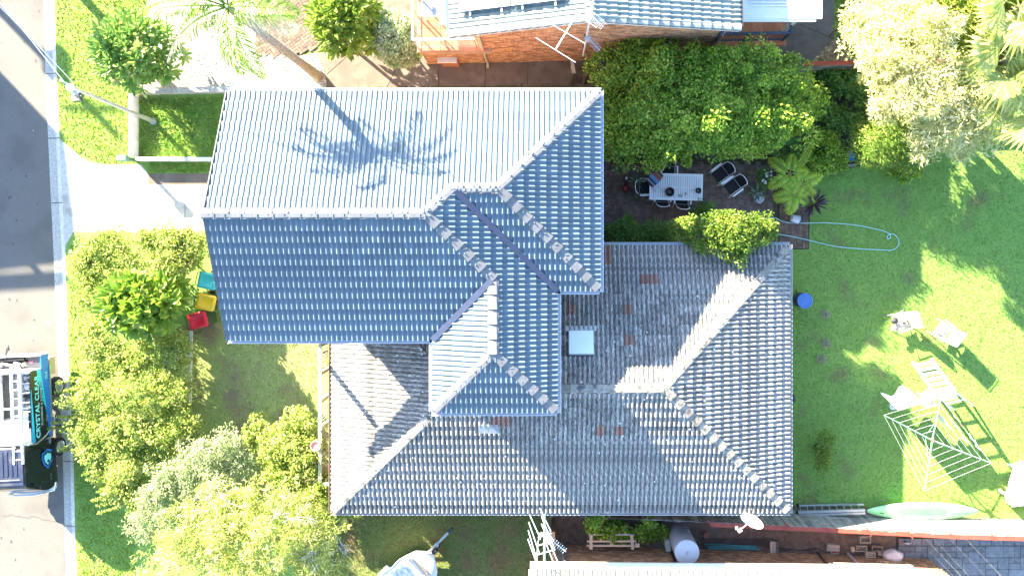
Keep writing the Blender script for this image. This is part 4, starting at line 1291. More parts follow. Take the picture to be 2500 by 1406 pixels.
# --- hedge along the street
HB = [
    ('street_bush', 'bushy lime green shrub at the top of the hedge next to the driveway', [bl(270, 600, 1.19, 66, 42), bl(225, 640, 1.05, 42, 48), bl(300, 650, 1.26, 60, 42), bl(240, 715, 1.05, 42, 46)], 15000, G(285, 640)),
    ('street_bush', 'sunlit bush pressed against the garage corner above the teal bin', [bl(400, 590, 1.26, 62, 34), bl(465, 590, 1.19, 44, 34), bl(420, 640, 1.30, 52, 40), bl(465, 630, .9, 26, 30)], 15000, G(440, 620)),
    ('street_bush', 'dark gapped shrub below the umbrella tree at the verge side', [bl(245, 820, 1.05, 40, 55), bl(270, 885, 1.12, 58, 48), bl(340, 880, 1.05, 60, 40), bl(430, 855, 0.98, 42, 40)], 14000, G(300, 860)),
    ('street_bush', 'long loose hedge with shoots reaching over the kerb beside the truck', [bl(250, 960, 1.19, 66, 60), bl(340, 960, 1.33, 80, 60), bl(430, 940, 1.05, 46, 60), bl(230, 1040, 1.19, 50, 56), bl(310, 1050, 1.33, 76, 60), bl(410, 1040, 1.19, 66, 56)], 24000, G(320, 1010)),
    ('street_bush', 'lowest part of the verge hedge in front of the work truck', [bl(250, 1110, 1.12, 54, 46), bl(330, 1130, 1.26, 72, 46), bl(300, 1180, 1.05, 56, 40), bl(400, 1110, 1.12, 60, 46), bl(350, 1220, 0.98, 44, 34)], 16000, G(310, 1130)),
]
for nm, lb, bb, n_, bs in HB:
    bush(nm, lb, 'bush', bb, n_, .085, .048, L_hedge, r0=.05, clump=.22, per=60, base=bs, group='bushes of the street hedge', nb=10)
# long shoots reaching out over the verge
shoot_parent = bpy.data.objects['street_bush.003']
V = []; FF = []; n0 = 0
def shoots(parent, spots, mat):
    vs = []; ax = []; nr = []
    mb = MB()
    for px, py, z, ln, a in spots:
        p = np.array(P(px, py, z)); d = np.array([math.cos(a), math.sin(a), R.uniform(-.05, .2)])
        e = p + d * ln; mb.tube([tuple(p), tuple((p + e) / 2 + np.array([0, 0, .04])), tuple(e)], [.012, .008, .004], 4)
        for s in np.linspace(.1, 1, int(ln * 55)):
            for _ in range(3):
                vs.append(p + d * ln * s + rnd_dirs(1)[0] * .03); ax.append(unit(d * .5 + rnd_dirs(1)[0])); nr.append((0, 0, 1))
    vs, ax, nr = map(np.array, (vs, ax, nr)); n = len(vs)
    v, f = leaf_quads(vs, ax, unit(nr + rnd_dirs(n) * .5), .075 * (.7 + .6 * NP.rand(n)), .042 * (.7 + .6 * NP.rand(n)))
    np_mesh('shoot_leaves', v, f, mat, parent); mb.build('shoot', M['bark'], parent)
sp = [(215 + R.uniform(-15, 30), y, R.uniform(.8, 1.3), R.uniform(.6, 1.15), math.pi + R.uniform(-.25, .25)) for y in np.linspace(925, 1095, 26)]
shoots(shoot_parent, sp, L_hedge)
sp = [(235 + (y - 1100) * .55 + R.uniform(-15, 25), y, R.uniform(1.0, 1.6), R.uniform(.5, .85), math.pi + R.uniform(-.1, .45)) for y in np.linspace(1100, 1235, 18)]
shoots(bpy.data.objects['street_bush.004'], sp, L_hedge)
sp = [(225 + R.uniform(-15, 35), y, R.uniform(1.0, 1.6), R.uniform(.3, .55), math.pi + R.uniform(-.4, .4)) for y in np.linspace(590, 730, 10)]
shoots(bpy.data.objects['street_bush'], sp, L_hedge)
dome_rosettes('umbrella_tree', 'umbrella tree with large glossy yellow green leaf rosettes rising out of the hedge', 'tree', 336, 742, 88, 68, 2.3, 1.1, 60, 12, .46, .19, L_umb, base=G(420, 760), spread=1.05)

# --- front garden and south west corner
bush('deck_bush', 'leafy bright green bush growing against the timber deck', 'bush', [bl(735, 1040, 1.4, 42, 40), bl(690, 1085, 1.5, 52, 46), bl(745, 1110, 1.6, 40, 52), bl(640, 1060, 1.1, 44, 46), bl(770, 1180, 1.4, 38, 46), bl(700, 1150, 1.5, 50, 40)], 17000, .10, .055, L_hedge, r0=.05, clump=.2, base=G(700, 1100))
bush('silver_bush', 'pale silvery green bush in the middle of the front garden', 'bush', [bl(500, 1110, 1.7, 62, 46), bl(440, 1165, 1.7, 66, 50), bl(560, 1095, 1.5, 50, 40), bl(400, 1215, 1.6, 56, 46), bl(510, 1165, 1.8, 60, 40), bl(590, 1130, 1.5, 40, 34), bl(360, 1275, 1.5, 40, 46)], 22000, .10, .03, L_silver, r0=.05, clump=.22, base=G(490, 1150))
wat = bush('wattle_tree', 'large sprawling yellow wattle tree with bare grey twigs showing through', 'tree', [bl(560, 1230, 3.0, 80, 60), bl(650, 1215, 3.2, 80, 55), bl(480, 1290, 2.9, 80, 66), bl(580, 1310, 3.4, 90, 70), bl(690, 1290, 3.4, 90, 66), bl(420, 1370, 2.7, 80, 60), bl(530, 1390, 3.0, 80, 60), bl(640, 1390, 3.2, 80, 60), bl(770, 1300, 2.8, 66, 56), bl(760, 1370, 2.6, 66, 60), bl(740, 1235, 2.5, 50, 40), bl(820, 1395, 1.8, 40, 40), bl(370, 1430, 2.2, 60, 40)], 34000, .15, .022, L_wattle, r0=.15, clump=.28, per=70, base=G(620, 1290), nb=14, jit=.5, shell=.8)
rr = random.Random(9)
for px, py, z in ((600, 1235, 3.3), (690, 1275, 3.5), (650, 1300, 3.5), (760, 1310, 3.0), (660, 1370, 3.3), (785, 1385, 2.6), (560, 1260, 3.2), (720, 1350, 3.2), (480, 1320, 3.0), (800, 1290, 2.5)):
    p0 = P(px, py, z + .25); mb = MB()
    def grow(p, d, ln, r, depth):
        e = p + d * ln; m_ = p.lerp(e, .5) + Vector((rr.uniform(-.06, .06), rr.uniform(-.06, .06), .03))
        mb.tube([p, m_, e], [r, r * .8, r * .6], 4)
        if depth:
            for _ in range(3):
                a = rr.uniform(-.8, .8); c, s_ = math.cos(a), math.sin(a)
                d2 = Vector((d.x * c - d.y * s_, d.x * s_ + d.y * c, d.z + rr.uniform(-.15, .2))).normalized()
                grow(e if rr.random() < .6 else m_, d2, ln * .68, r * .6, depth - 1)
    a = rr.uniform(0, 6.28); grow(p0, Vector((math.cos(a), math.sin(a), .1)), .5, .018, 3)
    mb.build('twig', M['twig'], wat)
bush('corner_bush', 'dark green bush at the south west corner of the old tiled roof', 'bush', [bl(775, 1215, 1.5, 40, 34), bl(720, 1200, 1.4, 40, 30), bl(850, 1240, 1.0, 46, 18), bl(800, 1250, 1.2, 36, 22)], 8000, .09, .05, L_hedge, r0=.04, clump=.2, base=G(770, 1210))
# fence creepers in the south strip
bush('creeper', 'bright creeper spilling over the brown fence above the timber rack', 'creeper', [bl(1450, 1268, 1.5, 22, 14, .3), bl(1462, 1255, 1.6, 16, 12, .3), bl(1540, 1300, .5, 60, 20, .4), bl(1480, 1290, .6, 55, 22, .5)], 5200, .09, .055, L_dark, r0=.02, clump=.15, base=G(1460, 1285))
bush('creeper', 'small creeper hanging on the brown fence beside the water tank', 'creeper', [bl(1585, 1265, 1.4, 12, 12, .3), bl(1590, 1285, .5, 30, 14, .3), bl(1610, 1300, .3, 26, 16, .25)], 2200, .09, .05, L_dark, r0=.02, clump=.14, base=G(1590, 1290))
t = thing('potted_bush', 'leafy bush in a black pot on the shaded lawn beside the old roof', 'plant', G(2003, 1090))
foliage('foliage', L_lime, t, [bl(2012, 1095, .6, 22, 34, .4), bl(2008, 1130, .5, 18, 20, .35), bl(2018, 1065, .6, 14, 18, .35)], 3200, .06, .035, .12, 20)
MB().lathe(G(1997, 1093), [(.16, .0), (.2, .3), (.22, .34), (.2, .35), (.19, .30)], 16).build('pot', M['black'], t)
MB().tube([G(1997, 1093, .3), G(2008, 1100, .6)], [.02, .015], 5).build('stem', M['bark'], t)

# --- grass
Gm_verge = leafm('grass_verge', (.26, .37, .05), (.46, .54, .10), .5, .7, c3=(.58, .58, .22), t3=.92)
Gm_back = leafm('grass_back', (.12, .31, .06), (.33, .47, .09), .5, .7, c3=(.54, .52, .18), t3=.92)
Gm_front = leafm('grass_front', (.24, .33, .07), (.46, .50, .15), .4, .7, c3=(.42, .38, .2), t3=.85)
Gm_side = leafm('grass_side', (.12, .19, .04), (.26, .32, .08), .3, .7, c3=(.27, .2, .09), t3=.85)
Gm_terr = leafm('grass_terrace', (.16, .33, .05), (.36, .50, .10), .5, .7, c3=(.5, .5, .2), t3=.9)
hole_d = [(140, 340), (196, 384), (222, 398), (345, 398), (345, 424), (520, 424), (520, 566), (150, 600)]
grass('verge_grass', 'bright sunlit street verge grass beside the kerb', [[(135, -20), (380, -20), (340, 130), (336, 230), (336, 400), (262, 400), (196, 380), (150, 340), (140, 200)], [(166, 575), (215, 560), (230, 800), (200, 1000), (215, 1150), (330, 1280), (330, 1430), (192, 1430), (182, 1100), (170, 840)]], Gm_verge, 420, .065, .048, holes=[hole_d])
grass('terrace_grass', 'long grass inside the low white walls', [[(342, 240), (560, 238), (740, 300), (740, 385), (342, 385)], [(362, 398), (520, 398), (520, 422), (362, 422)]], Gm_terr, 700, .11, .045)
grass('front_grass', 'patchy front garden grass in front of the deck', [[(400, 790), (720, 800), (790, 840), (790, 1240), (400, 1240)]], Gm_front, 330, .07, .032, holes=[])
grass('backyard_grass', 'mown backyard lawn half in shade behind the house', [[(1868, 612), (1980, 612), (1980, 420), (2240, 395), (2290, 340), (2560, 320), (2560, 1250), (1868, 1250)]], Gm_back, 480, .034, .038)
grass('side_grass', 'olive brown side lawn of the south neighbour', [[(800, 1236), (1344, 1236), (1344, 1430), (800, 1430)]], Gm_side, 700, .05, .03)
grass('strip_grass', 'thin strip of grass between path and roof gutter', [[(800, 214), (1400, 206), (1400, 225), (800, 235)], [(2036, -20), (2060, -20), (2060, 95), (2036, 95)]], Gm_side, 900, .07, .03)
# ------------------------------------------------------------------ the brick house to the north
north = thing('brick_house', 'orange brick house with green tiled roof, solar panels and terracotta balconies', 'house', G(1420, 60))
RZ = math.radians(1.4)
n0 = G(1421, 158)                      # south end of the ridge, on the ground
def NL(x, y, z=0.0):                   # local metres: x along the south wall, y north
    return Vector((n0.x + x * math.cos(RZ) - y * math.sin(RZ), n0.y + x * math.sin(RZ) + y * math.cos(RZ), z))
M['brick_mortar'] = pm('brick_mortar', (.36, .26, .18), (.42, .31, .22), scale=20, rough=.95)
M['brick_orange'] = pm('brick_orange', (.42, .20, .10), (.56, .32, .17), scale=9, rough=.9, rand=.4, bump=.2)
ER, RI = 4.45, 5.85
xW, xE = (1135.5 - 1421) * K, (1736 - 1421) * K
pitN = math.atan((RI - ER) / ((xE - xW) / 2))
wy0 = .16                                # wall face
wl, wr = (1186 - 1421) * K, (1722 - 1421) * K
# south wall: mortar core and individual bricks standing proud in courses
def core(x0, x1, z0, z1, y=wy0, d=.24, name='wall_core'):
    mb = MB()
    vs = [NL(a, b, c) for c in (z0, z1) for b in (y, y + d) for a in (x0, x1)]
    mb.add(vs, [(0, 2, 3, 1), (4, 5, 7, 6), (0, 1, 5, 4), (1, 3, 7, 5), (3, 2, 6, 7), (2, 0, 4, 6)])
    return mb.build(name, M['brick_mortar'], north)
w1 = core(wl, wr, 0, ER - .02, name='south_wall')
# gable triangle of the wall
mb = MB(); mb.add([NL(wl, wy0 + .001, ER - .02), NL(wr, wy0 + .001, ER - .02), NL(0, wy0 + .001, RI - .12), NL(wl, wy0 + .2, ER - .02), NL(wr, wy0 + .2, ER - .02), NL(0, wy0 + .2, RI - .12)], [(0, 1, 2), (3, 5, 4), (0, 2, 5, 3), (1, 4, 5, 2)])
mb.build('gable_wall', M['brick_mortar'], north)
xl2 = (1046 - 1421) * K
w2 = core(xl2, wl - .003, 0, 2.05, name='balcony_wall')
w3 = MB(); vs = [NL(a, b, c) for c in (0, ER - .05) for b in (wy0 + .3, 9) for a in (wl + .02, wl + .24)]
w3.add(vs, [(0, 2, 3, 1), (4, 5, 7, 6), (0, 1, 5, 4), (1, 3, 7, 5), (3, 2, 6, 7), (2, 0, 4, 6)]); w3.build('side_wall', M['brick_mortar'], north)
w3 = MB(); vs = [NL(a, b, c) for c in (0, ER - .05) for b in (wy0 + .3, 9) for a in (wr - .24, wr - .02)]
w3.add(vs, [(0, 2, 3, 1), (4, 5, 7, 6), (0, 1, 5, 4), (1, 3, 7, 5), (3, 2, 6, 7), (2, 0, 4, 6)]); w3.build('side_wall', M['brick_mortar'], north)
# bricks: courses of 86 mm; the ones that show largest are separate parts
def bricks(wall, x0, x1, z0, z1, lim, gable=False):
    cells = []
    ch, bl_ = .086, .24
    nz = int((z1 - z0) / ch)
    for j in range(nz):
        z = z0 + (j + .5) * ch; x = x0 + (bl_ / 2 if j % 2 else 0)
        while x < x1 - .03:
            L = min(bl_, x1 - x)
            if gable:
                zr = ER + (RI - ER) * (1 - abs(x + L / 2) / ((xE - xW) / 2)) - .16
                if z > zr: x += bl_; continue
            cells.append((x + L / 2, z, L - .012, rr.random())); x += bl_
    return cells
rr = random.Random(21)
cells = bricks(w1, wl, wr, 0.05, RI - .1, 0, gable=True)
cells2 = bricks(w2, xl2, wl - .003, 0.05, 2.05, 0)
def brick_mesh(L, h=.074, d=.02):
    mb = MB(); b = .004
    lo = [(-L / 2, 0, -h / 2), (L / 2, 0, -h / 2), (L / 2, 0, h / 2), (-L / 2, 0, h / 2)]
    hi = [(x - math.copysign(b, x), -d, z - math.copysign(b, z)) for x, _, z in lo]
    return mb.add(lo + hi, [(4, 5, 6, 7)] + [(k, (k + 1) % 4, 4 + (k + 1) % 4, 4 + k) for k in range(4)])
def lay(wall, cells, limit, y):
    # the highest courses face the drone most openly and sit closest to it
    cells = sorted(cells, key=lambda c: -c[1]); proto = None; rest = MB()
    for k, (x, z, L, q) in enumerate(cells):
        dy = -.014 * q
        if k < limit and abs(L - .228) < .002:
            if proto is None:
                proto = brick_mesh(.228).build('brick', M['brick_orange'], wall, local=True); o = proto
            else:
                o = proto.copy(); link(o, wall)
            p = NL(x, y + dy, z); o.location = WM[wall.name].inverted() @ p; o.rotation_euler = (0, 0, RZ)
        else:
            L2 = L; h = .074
            vs = []
            for yy, b in ((y + dy, 0), (y + dy - .02, .004)):
                vs += [NL(x + sx * (L2 / 2 - b), yy, z + sz * (h / 2 - b)) for sx, sz in ((-1, -1), (1, -1), (1, 1), (-1, 1))]
            rest.add(vs, [(4, 5, 6, 7)] + [(i, (i + 1) % 4, 4 + (i + 1) % 4, 4 + i) for i in range(4)])
    rest.build('bricks', M['brick_orange'], wall, kind='stuff')
lay(w1, cells, 270, wy0); lay(w2, cells2, 40, wy0)

# roof: green-grey concrete tiles
eN, nN = Vector((math.cos(RZ), math.sin(RZ))), Vector((-math.sin(RZ), math.cos(RZ)))
L2 = lambda x, y: tuple(NL(x, y)[:2])
yS, yN = -.02, 5.4
nsl = [
    Slope(L2(xW, yN), -nN, eN, ER, pitN, [L2(xW, yN), L2(xW, yS), L2(0, yS), L2(0, yN)], gauge=.33, hr=.03, lip=.034),
    Slope(L2(xE, yS), nN, -eN, ER, pitN, [L2(xE, yS), L2(xE, yN), L2(0, yN), L2(0, yS)], gauge=.33, hr=.03, lip=.034),
]
mb = MB()
for s in nsl: s.under(mb)
nroof = mb.build('roof', M['sarking'], north)
lay_tiles(nroof, nsl, M['green_tile'], limit=260)
M['ridge_green'] = pm('ridge_green', (.24, .275, .255), (.36, .37, .33), scale=7, rough=.8, rand=.1)
rd = lambda x, y, z: NL(x, y, z)
ridge_caps(nroof, rd(0, yS, RI), rd(0, yN, RI), M['ridge_green'], step=.38, wd=.26)
# barge caps down both rakes
ridge_caps(nroof, rd(xW, yS + .02, ER + .02), rd(-.05, yS + .02, RI + .02), M['ridge_green'], step=.36, wd=.22, lift=.03)
ridge_caps(nroof, rd(xE, yS + .02, ER + .02), rd(.05, yS + .02, RI + .02), M['ridge_green'], step=.36, wd=.22, lift=.03)
MB().beam(rd(xW, yS - .05, ER - .1), rd(0, yS - .05, RI - .1), .03, .16).build('barge_board', M['white_paint'], north)
MB().beam(rd(xE, yS - .05, ER - .1), rd(0, yS - .05, RI - .1), .03, .16).build('barge_board', M['white_paint'], north)
MB().beam(rd(xW - .05, yS, ER - .02), rd(xW - .05, yN, ER - .02), .10, .10).build('gutter', pm('gutter_green', (.06, .13, .13), (.08, .15, .15), scale=5, rough=.5), north)
MB().beam(rd(xE + .05, yS, ER - .02), rd(xE + .05, yN, ER - .02), .10, .10).build('gutter', M['dark_metal'], north)
# solar panels on the west slope
M['cell'] = pm('solar_cell', (.10, .105, .12), (.13, .135, .15), scale=3, rough=.22, spec=.6, coat=.3)
tN = math.tan(pitN); cN = math.cos(pitN)
def onW(u, y, h): return Vector((*NL(xW + u, y)[:2], ER + u * tN)) + nsl[0].nor * h
for k in range(2):
    u0 = .40 + k * 1.64; y0 = .62
    pnl = None
    mb = MB()
    for a in range(2):                                      # two rows upslope of each other
        pass
    def pbox(mb, ua, ub, ya, yb, h0, h1):
        vs = [onW(u, y, h) for h in (h0, h1) for y in (ya, yb) for u in (ua, ub)]
        mb.add(vs, [(0, 2, 3, 1), (4, 5, 7, 6), (0, 1, 5, 4), (1, 3, 7, 5), (3, 2, 6, 7), (2, 0, 4, 6)])
    mb = MB(); pbox(mb, u0, u0 + 1.6, y0, y0 + .99, .14, .175)
    pnl = mb.build('solar_panel', M['alu'], north)
    mb = MB()
    for i in range(10):
        for j in range(6):
            pbox(mb, u0 + .04 + i * .153, u0 + .04 + i * .153 + .138, y0 + .03 + j * .156, y0 + .03 + j * .156 + .142, .176, .179)
    mb.build('cell', M['cell'], pnl)
    mb = MB()
    for uu in (u0 + .3, u0 + 1.3): pbox(mb, uu, uu + .05, y0 - .14, y0 + .04, .08, .13)
    mb.build('bracket', M['alu'], pnl)

# west balcony
M['tile_floor'] = pm('terracotta_floor', (.50, .20, .115), (.58, .26, .16), scale=5, rough=.55, rand=.1)
zb = 2.2
xb0, xb1 = (1018 - NX) * (H - zb) / F, (1200 - NX) * (H - zb) / F
fl = MB().box(((xb0 + xb1) / 2, P(0, 128, zb)[1] + 2.0, zb - .1), (xb1 - xb0, 4.0, .18)).build('balcony_floor', M['brick_mortar'], north)
ts = .40; yb0 = P(0, 128, zb)[1]
proto = None
for i in range(6):
    for j in range(8):
        x, y = xb0 + .01 + (i + .5) * ts, yb0 + .01 + (j + .5) * ts
        if proto is None: proto = MB().box((0, 0, 0), (ts - .012, ts - .012, .02)).build('tile', M['tile_floor'], fl, local=True); o = proto
        else: o = proto.copy(); link(o, fl)
        o.location = WM[fl.name].inverted() @ Vector((x, y, zb + .001))
zr = 3.3
hr0, hr1, hr2 = P(1007, -40, zr), P(1007, 97, zr), P(1158, 95, zr)
MB().beam(hr0, hr1, .07, .05).build('handrail', M['white_metal'], north)
MB().beam(hr1, hr2, .07, .05).build('handrail', M['white_metal'], north)
for a, b, n_ in ((hr0, hr1, 3), (hr1, hr2, 3)):
    for i in range(n_):
        p = a.lerp(b, (i + (0 if n_ == 3 and a is hr1 else .3)) / (n_ - 1 if a is hr1 else n_))
        MB().box((p.x, p.y, zb + .55), (.04, .04, 1.1)).build('balustrade_post', M['galv'], north)
M['glass'] = glassm('clear_glass', (.86, .92, .9), .16)
for a, b in ((hr0, hr1), (hr1, hr2)):
    q0, q1 = a.lerp(b, .02), a.lerp(b, .98)
    MB().beam(Vector((q0.x, q0.y, zb + .56)), Vector((q1.x, q1.y, zb + .56)), .01, .95).build('glass_panel', M['glass'], north)
    MB().beam(Vector((q0.x, q0.y, zb + .08)), Vector((q1.x, q1.y, zb + .08)), .02, .02).build('bottom_rail', M['galv'], north)
# white flat awning over the balcony
aw = P(1086, 0, 4.3)
MB().box((aw.x, P(0, 62, 4.3)[1] + 2.3, 4.3), (.34, 4.6, .09)).build('awning', M['white_paint'], north, bevel=.01)
# brick meter pier with a white cap
pc = P(1092, 150, 1.2)
pier = MB().box((pc.x, pc.y + .22, .4), (.62, .30, .8)).build('meter_pier', M['terracotta'], north)
MB().box((pc.x - .03, pc.y + .30, .96), (.68, .66, .05), 0, Matrix.Rotation(math.radians(-14), 4, 'X')).build('pier_cap', M['white_paint'], pier)
mb = MB()
for i in range(9): mb.box((pc.x - .26 + i * .065, pc.y + .067, .7), (.03, .01, .05))
mb.build('vent_hole', M['black'], pier)
# downpipes
def pipe(name, pts, r, mat, parent, n=8): return MB().tube(pts, r, n).build(name, mat, parent, smooth=True)
M['cream_pipe'] = pm('cream_pipe', (.50, .42, .28), (.56, .48, .33), scale=5, rough=.5)
pipe('downpipe', [NL((1190 - 1421) * K, -.02, 4.3), NL((1191 - 1421) * K, wy0 - .06, 4.0), NL((1191 - 1421) * K, wy0 - .06, .1), NL((1191 - 1421) * K, wy0 - .2, .04)], .05, M['cream_pipe'], north)
pipe('downpipe', [NL(wr - .1, 0, 4.3), NL(wr - .15, wy0 - .06, 3.9), NL(wr - .15, wy0 - .06, 2.6)], .05, M['navy'], north)
pipe('downpipe', [NL(wr - .15, wy0 - .06, 2.6), NL(wr - .15, wy0 - .06, .1)], .05, M['galv'], north)

# east deck with navy railing, under a white ribbed awning
zd = 1.25
dx0, dx1, dy0 = P(1722, 0, zd)[0], P(1908, 0, zd)[0], P(0, 112, zd)[1]
dk_ = MB().box(((dx0 + dx1) / 2, dy0 + 2.2, zd - .11), (dx1 - dx0, 4.4, .2)).build('deck_slab', M['brick_mortar'], north)
proto = None
for i in range(7):
    for j in range(8):
        x, y = dx0 + (i + .5) * .41, dy0 + (j + .5) * .41
        if proto is None: proto = MB().box((0, 0, 0), (.398, .398, .02)).build('tile', M['terracotta'], dk_, local=True); o = proto
        else: o = proto.copy(); link(o, dk_)
        o.location = WM[dk_.name].inverted() @ Vector((x, y, zd + .001))
MB().beam((dx0 + .05, dy0 - .06, .5), (dx1 - .1, dy0 - .06, .5), .03, .04).build('deck_trim', M['white_metal'], north)
zt = 2.25
r0_, r1_, r2_ = P(1733, 84, zt), P(1931, 80, zt), P(1931, 20, zt)
MB().beam(r0_, r1_, .09, .05).build('handrail', M['navy'], north)
MB().beam(r1_, r2_, .09, .05).build('handrail', M['navy'], north)
MB().beam(Vector((r0_.x, r0_.y, zd + .12)), Vector((r1_.x, r1_.y, zd + .12)), .05, .05).build('bottom_rail', M['navy'], north)
mb = MB()
for i in range(26):
    p = r0_.lerp(r1_, (i + .5) / 26); mb.box((p.x, p.y, (zd + zt) / 2 + .05), (.022, .022, zt - zd - .1))
for i in range(8):
    p = r1_.lerp(r2_, (i + .5) / 8); mb.box((p.x, p.y, (zd + zt) / 2 + .05), (.022, .022, zt - zd - .1))
mb.build('baluster', M['navy'], north)
for s in (0, .5, 1):
    p = r0_.lerp(r1_, s); MB().box((p.x, p.y, (zd + zt) / 2), (.08, .08, zt - zd)).build('railing_post', M['navy'], north)
pb = P(1912, 80, zd)
MB().box((pb.x, pb.y + .05, (zd + 3.4) / 2), (.14, .14, 3.4 - zd)).build('awning_post', M['white_metal'], north)
za = 3.45
ax0, ax1, ay0 = P(1808, 0, za)[0], P(2008, 0, za)[0], P(0, 46, za)[1]
awn = MB().box(((ax0 + ax1) / 2, ay0 + 1.7, za - .06), (ax1 - ax0, 3.4, .10)).build('awning', M['white_metal'], north, bevel=.01)
mb = MB()
for i in range(16):
    y = ay0 + .42 + i * .10
    mb.beam((ax0 + .3, y, za + .006), (ax1 - .12, y, za + .006), .05, .022)
mb.build('awning_rib', M['white_metal'], awn)
MB().beam((ax0 + .05, ay0 - .04, za - .08), (ax1 - .2, ay0 - .04, za - .08), .09, .08).build('gutter', M['white_metal'], awn)
# little table on the balcony
t = thing('balcony_table', 'small white framed table with pale blue glass top on the balcony', 'table', P(1055, 10, zb))
c = P(1055, 8, zb + .7)
MB().box((c.x, c.y, zb + .7), (.62, .8, .03)).build('table_top', pm('blue_glass', (.25, .32, .48), (.3, .36, .5), rough=.2), t)
for a in (-1, 1):
    MB().box((c.x + a * .33, c.y, zb + .70), (.05, .9, .05)).build('frame', M['white_metal'], t)
    for b in (-1, 1): MB().box((c.x + a * .3, c.y + b * .38, zb + .35), (.04, .04, .7)).build('leg', M['white_metal'], t)
MB().box((c.x, c.y - .43, zb + .70), (.66, .05, .05)).build('frame', M['white_metal'], t)

# television antennas on a mast fixed to the brick wall
ant = thing('tv_antenna', 'tall white television mast with spreading aerials bolted to the brick wall', 'antenna', NL((1418 - 1421) * K, -.12, 2.0))
mb_ = NL((1418 - 1421) * K, -.14, 1.9); mt = mb_ + Vector((.03, 0, 6.2))
pipe('mast', [mb_, mt], .032, M['white_metal'], ant)
for z in (2.3, 3.6): MB().beam(mb_ + Vector((0, 0, z - 1.9)), mb_ + Vector((0, .3, z - 1.9)), .05, .05).build('bracket', M['dark_metal'], ant)
zA = 6.6
def el(a, b, r=.011, name='element', mat='white_metal', z=zA): return pipe(name, [P(*a, z), P(*b, z)], r, M[mat], ant, 5)
el((1407, 38), (1356, 123), .022, 'boom'); el((1408, 36), (1442, 20), .022, 'boom')
el((1308, 93), (1405, 153)); el((1331, 51), (1428, 107)); el((1410, 37), (1456, 68))
def yagi(a, b, n_, l, z):
    a, b = P(*a, z), P(*b, z); d = (b - a).normalized(); s = Vector((-d.y, d.x, 0))
    pipe('boom', [a, b], .014, M['galv'], ant, 5)
    mb = MB()
    for i in range(n_):
        c = a.lerp(b, (i + .3) / n_); mb.tube([c - s * l, c + s * l], .006, 4)
    mb.build('element', M['white_metal'], ant)
yagi((1436, 32), (1475, 66), 11, .13, 6.9); yagi((1432, 88), (1464, 124), 10, .12, 5.0)
MB().beam(P(1428, 92, 5.0), P(1440, 98, 5.0), .12, .10).build('reflector', M['galv'], ant)

# side gate and fence where the path ends
gate = thing('side_gate', 'brown plank gate with a cream post closing the narrow side path', 'gate', G(1400, 190))
for i in range(5):
    c = P(1402 + i * 11, 196, 1.4)
    MB().box((G(1402 + i * 11, 205).x, G(0, 203).y, .75), (.13, .03, 1.45)).build('plank', M['timber_brown'], gate)
MB().beam(G(1395, 200, 1.2), G(1455, 200, 1.2), .05, .08).build('rail', M['timber_brown'], gate)
MB().beam(G(1395, 200, .35), G(1455, 200, .35), .05, .08).build('rail', M['timber_brown'], gate)
for x in (1393, 1423): MB().box((G(x, 203).x, G(0, 203).y - .06, .85), (.09, .09, 1.7)).build('post', M['timber_brown'], gate)
MB().beam(P(1396, 148, 1.5), P(1402, 180, 1.5), .11, .05).build('top_rail', M['cream_pipe'], gate)
for y in (150, 178):
    p = P(1398, y, 1.5); MB().box((p.x, p.y, .74), (.08, .08, 1.48)).build('post', M['cream_pipe'], gate)

# red railed fence behind the big tree
rf = thing('board_fence', 'weathered board fence with red steel rails beside the cream tree', 'fence', G(2010, 182))
fa, fb = G(1930, 186), G(2330, 176)
d = (fb - fa).normalized(); L = (fb - fa).length; nb_ = int(L / .155)
for i in range(nb_):
    p = fa + d * (i + .5) * .155
    MB().box((p.x, p.y, .78 + R.uniform(-.01, .01)), (.145, .022, 1.55), math.atan2(d.y, d.x)).build('board', M['timber_grey'], rf)
for z in (1.58, 1.50): MB().beam(fa + Vector((0, .05 + (1.58 - z) * .9, z)), fb + Vector((0, .05 + (1.58 - z) * .9, z)), .09, .05).build('rail', M['red_steel'], rf)
MB().beam(fa + Vector((0, -.03, 1.1)), fb + Vector((0, -.03, 1.1)), .03, .05).build('rail', M['galv'], rf)
MB().beam(fa + Vector((0, -.03, .3)), fb + Vector((0, -.03, .3)), .03, .05).build('rail', M['galv'], rf)
for i in range(4):
    p = fa + d * (L * (i + .4) / 4); MB().box((p.x, p.y + .06, .8), (.06, .06, 1.6), 0).build('post', M['red_steel'], rf)
# ------------------------------------------------------------------ south fence, yard and the cream roofed house
sf = thing('paling_fence', 'long grey paling fence with red brown capping between the two yards', 'fence', G(1700, 1240))
fpts = [(1040, 1212), (1345, 1218), (1700, 1233), (2000, 1247), (2150, 1258), (2560, 1270)]
def fy(x):
    for (a, b), (c, d) in zip(fpts[:-1], fpts[1:]):
        if a <= x <= c: return b + (d - b) * (x - a) / (c - a)
    return fpts[-1][1]
FH = 1.78
k = 0; x = 1050.0; proto = {}
far_board = MB()
while x < 2545:
    p = G(x, fy(x)); mt_ = M['timber_brown'] if x < 1560 else M['timber_grey']
    hgt = FH if x > 1345 else 1.25
    if mt_.name not in proto or hgt != proto[mt_.name][1]:
        o = MB().box((0, 0, hgt / 2), (.138, .02, hgt)).build('board', mt_, sf, local=True); proto[mt_.name] = (o, hgt)
    else: o = proto[mt_.name][0].copy(); link(o, sf)
    o.location = WM[sf.name].inverted() @ Vector((p.x, p.y + R.uniform(-.006, .006), R.uniform(-.02, .01))); o.rotation_euler = (0, R.uniform(-.012, .012), math.radians(-2.3))
    x += .152 / K; k += 1
def fence_pt(x, z, off=0.0): p = G(x, fy(x)); return Vector((p.x, p.y - off, z))
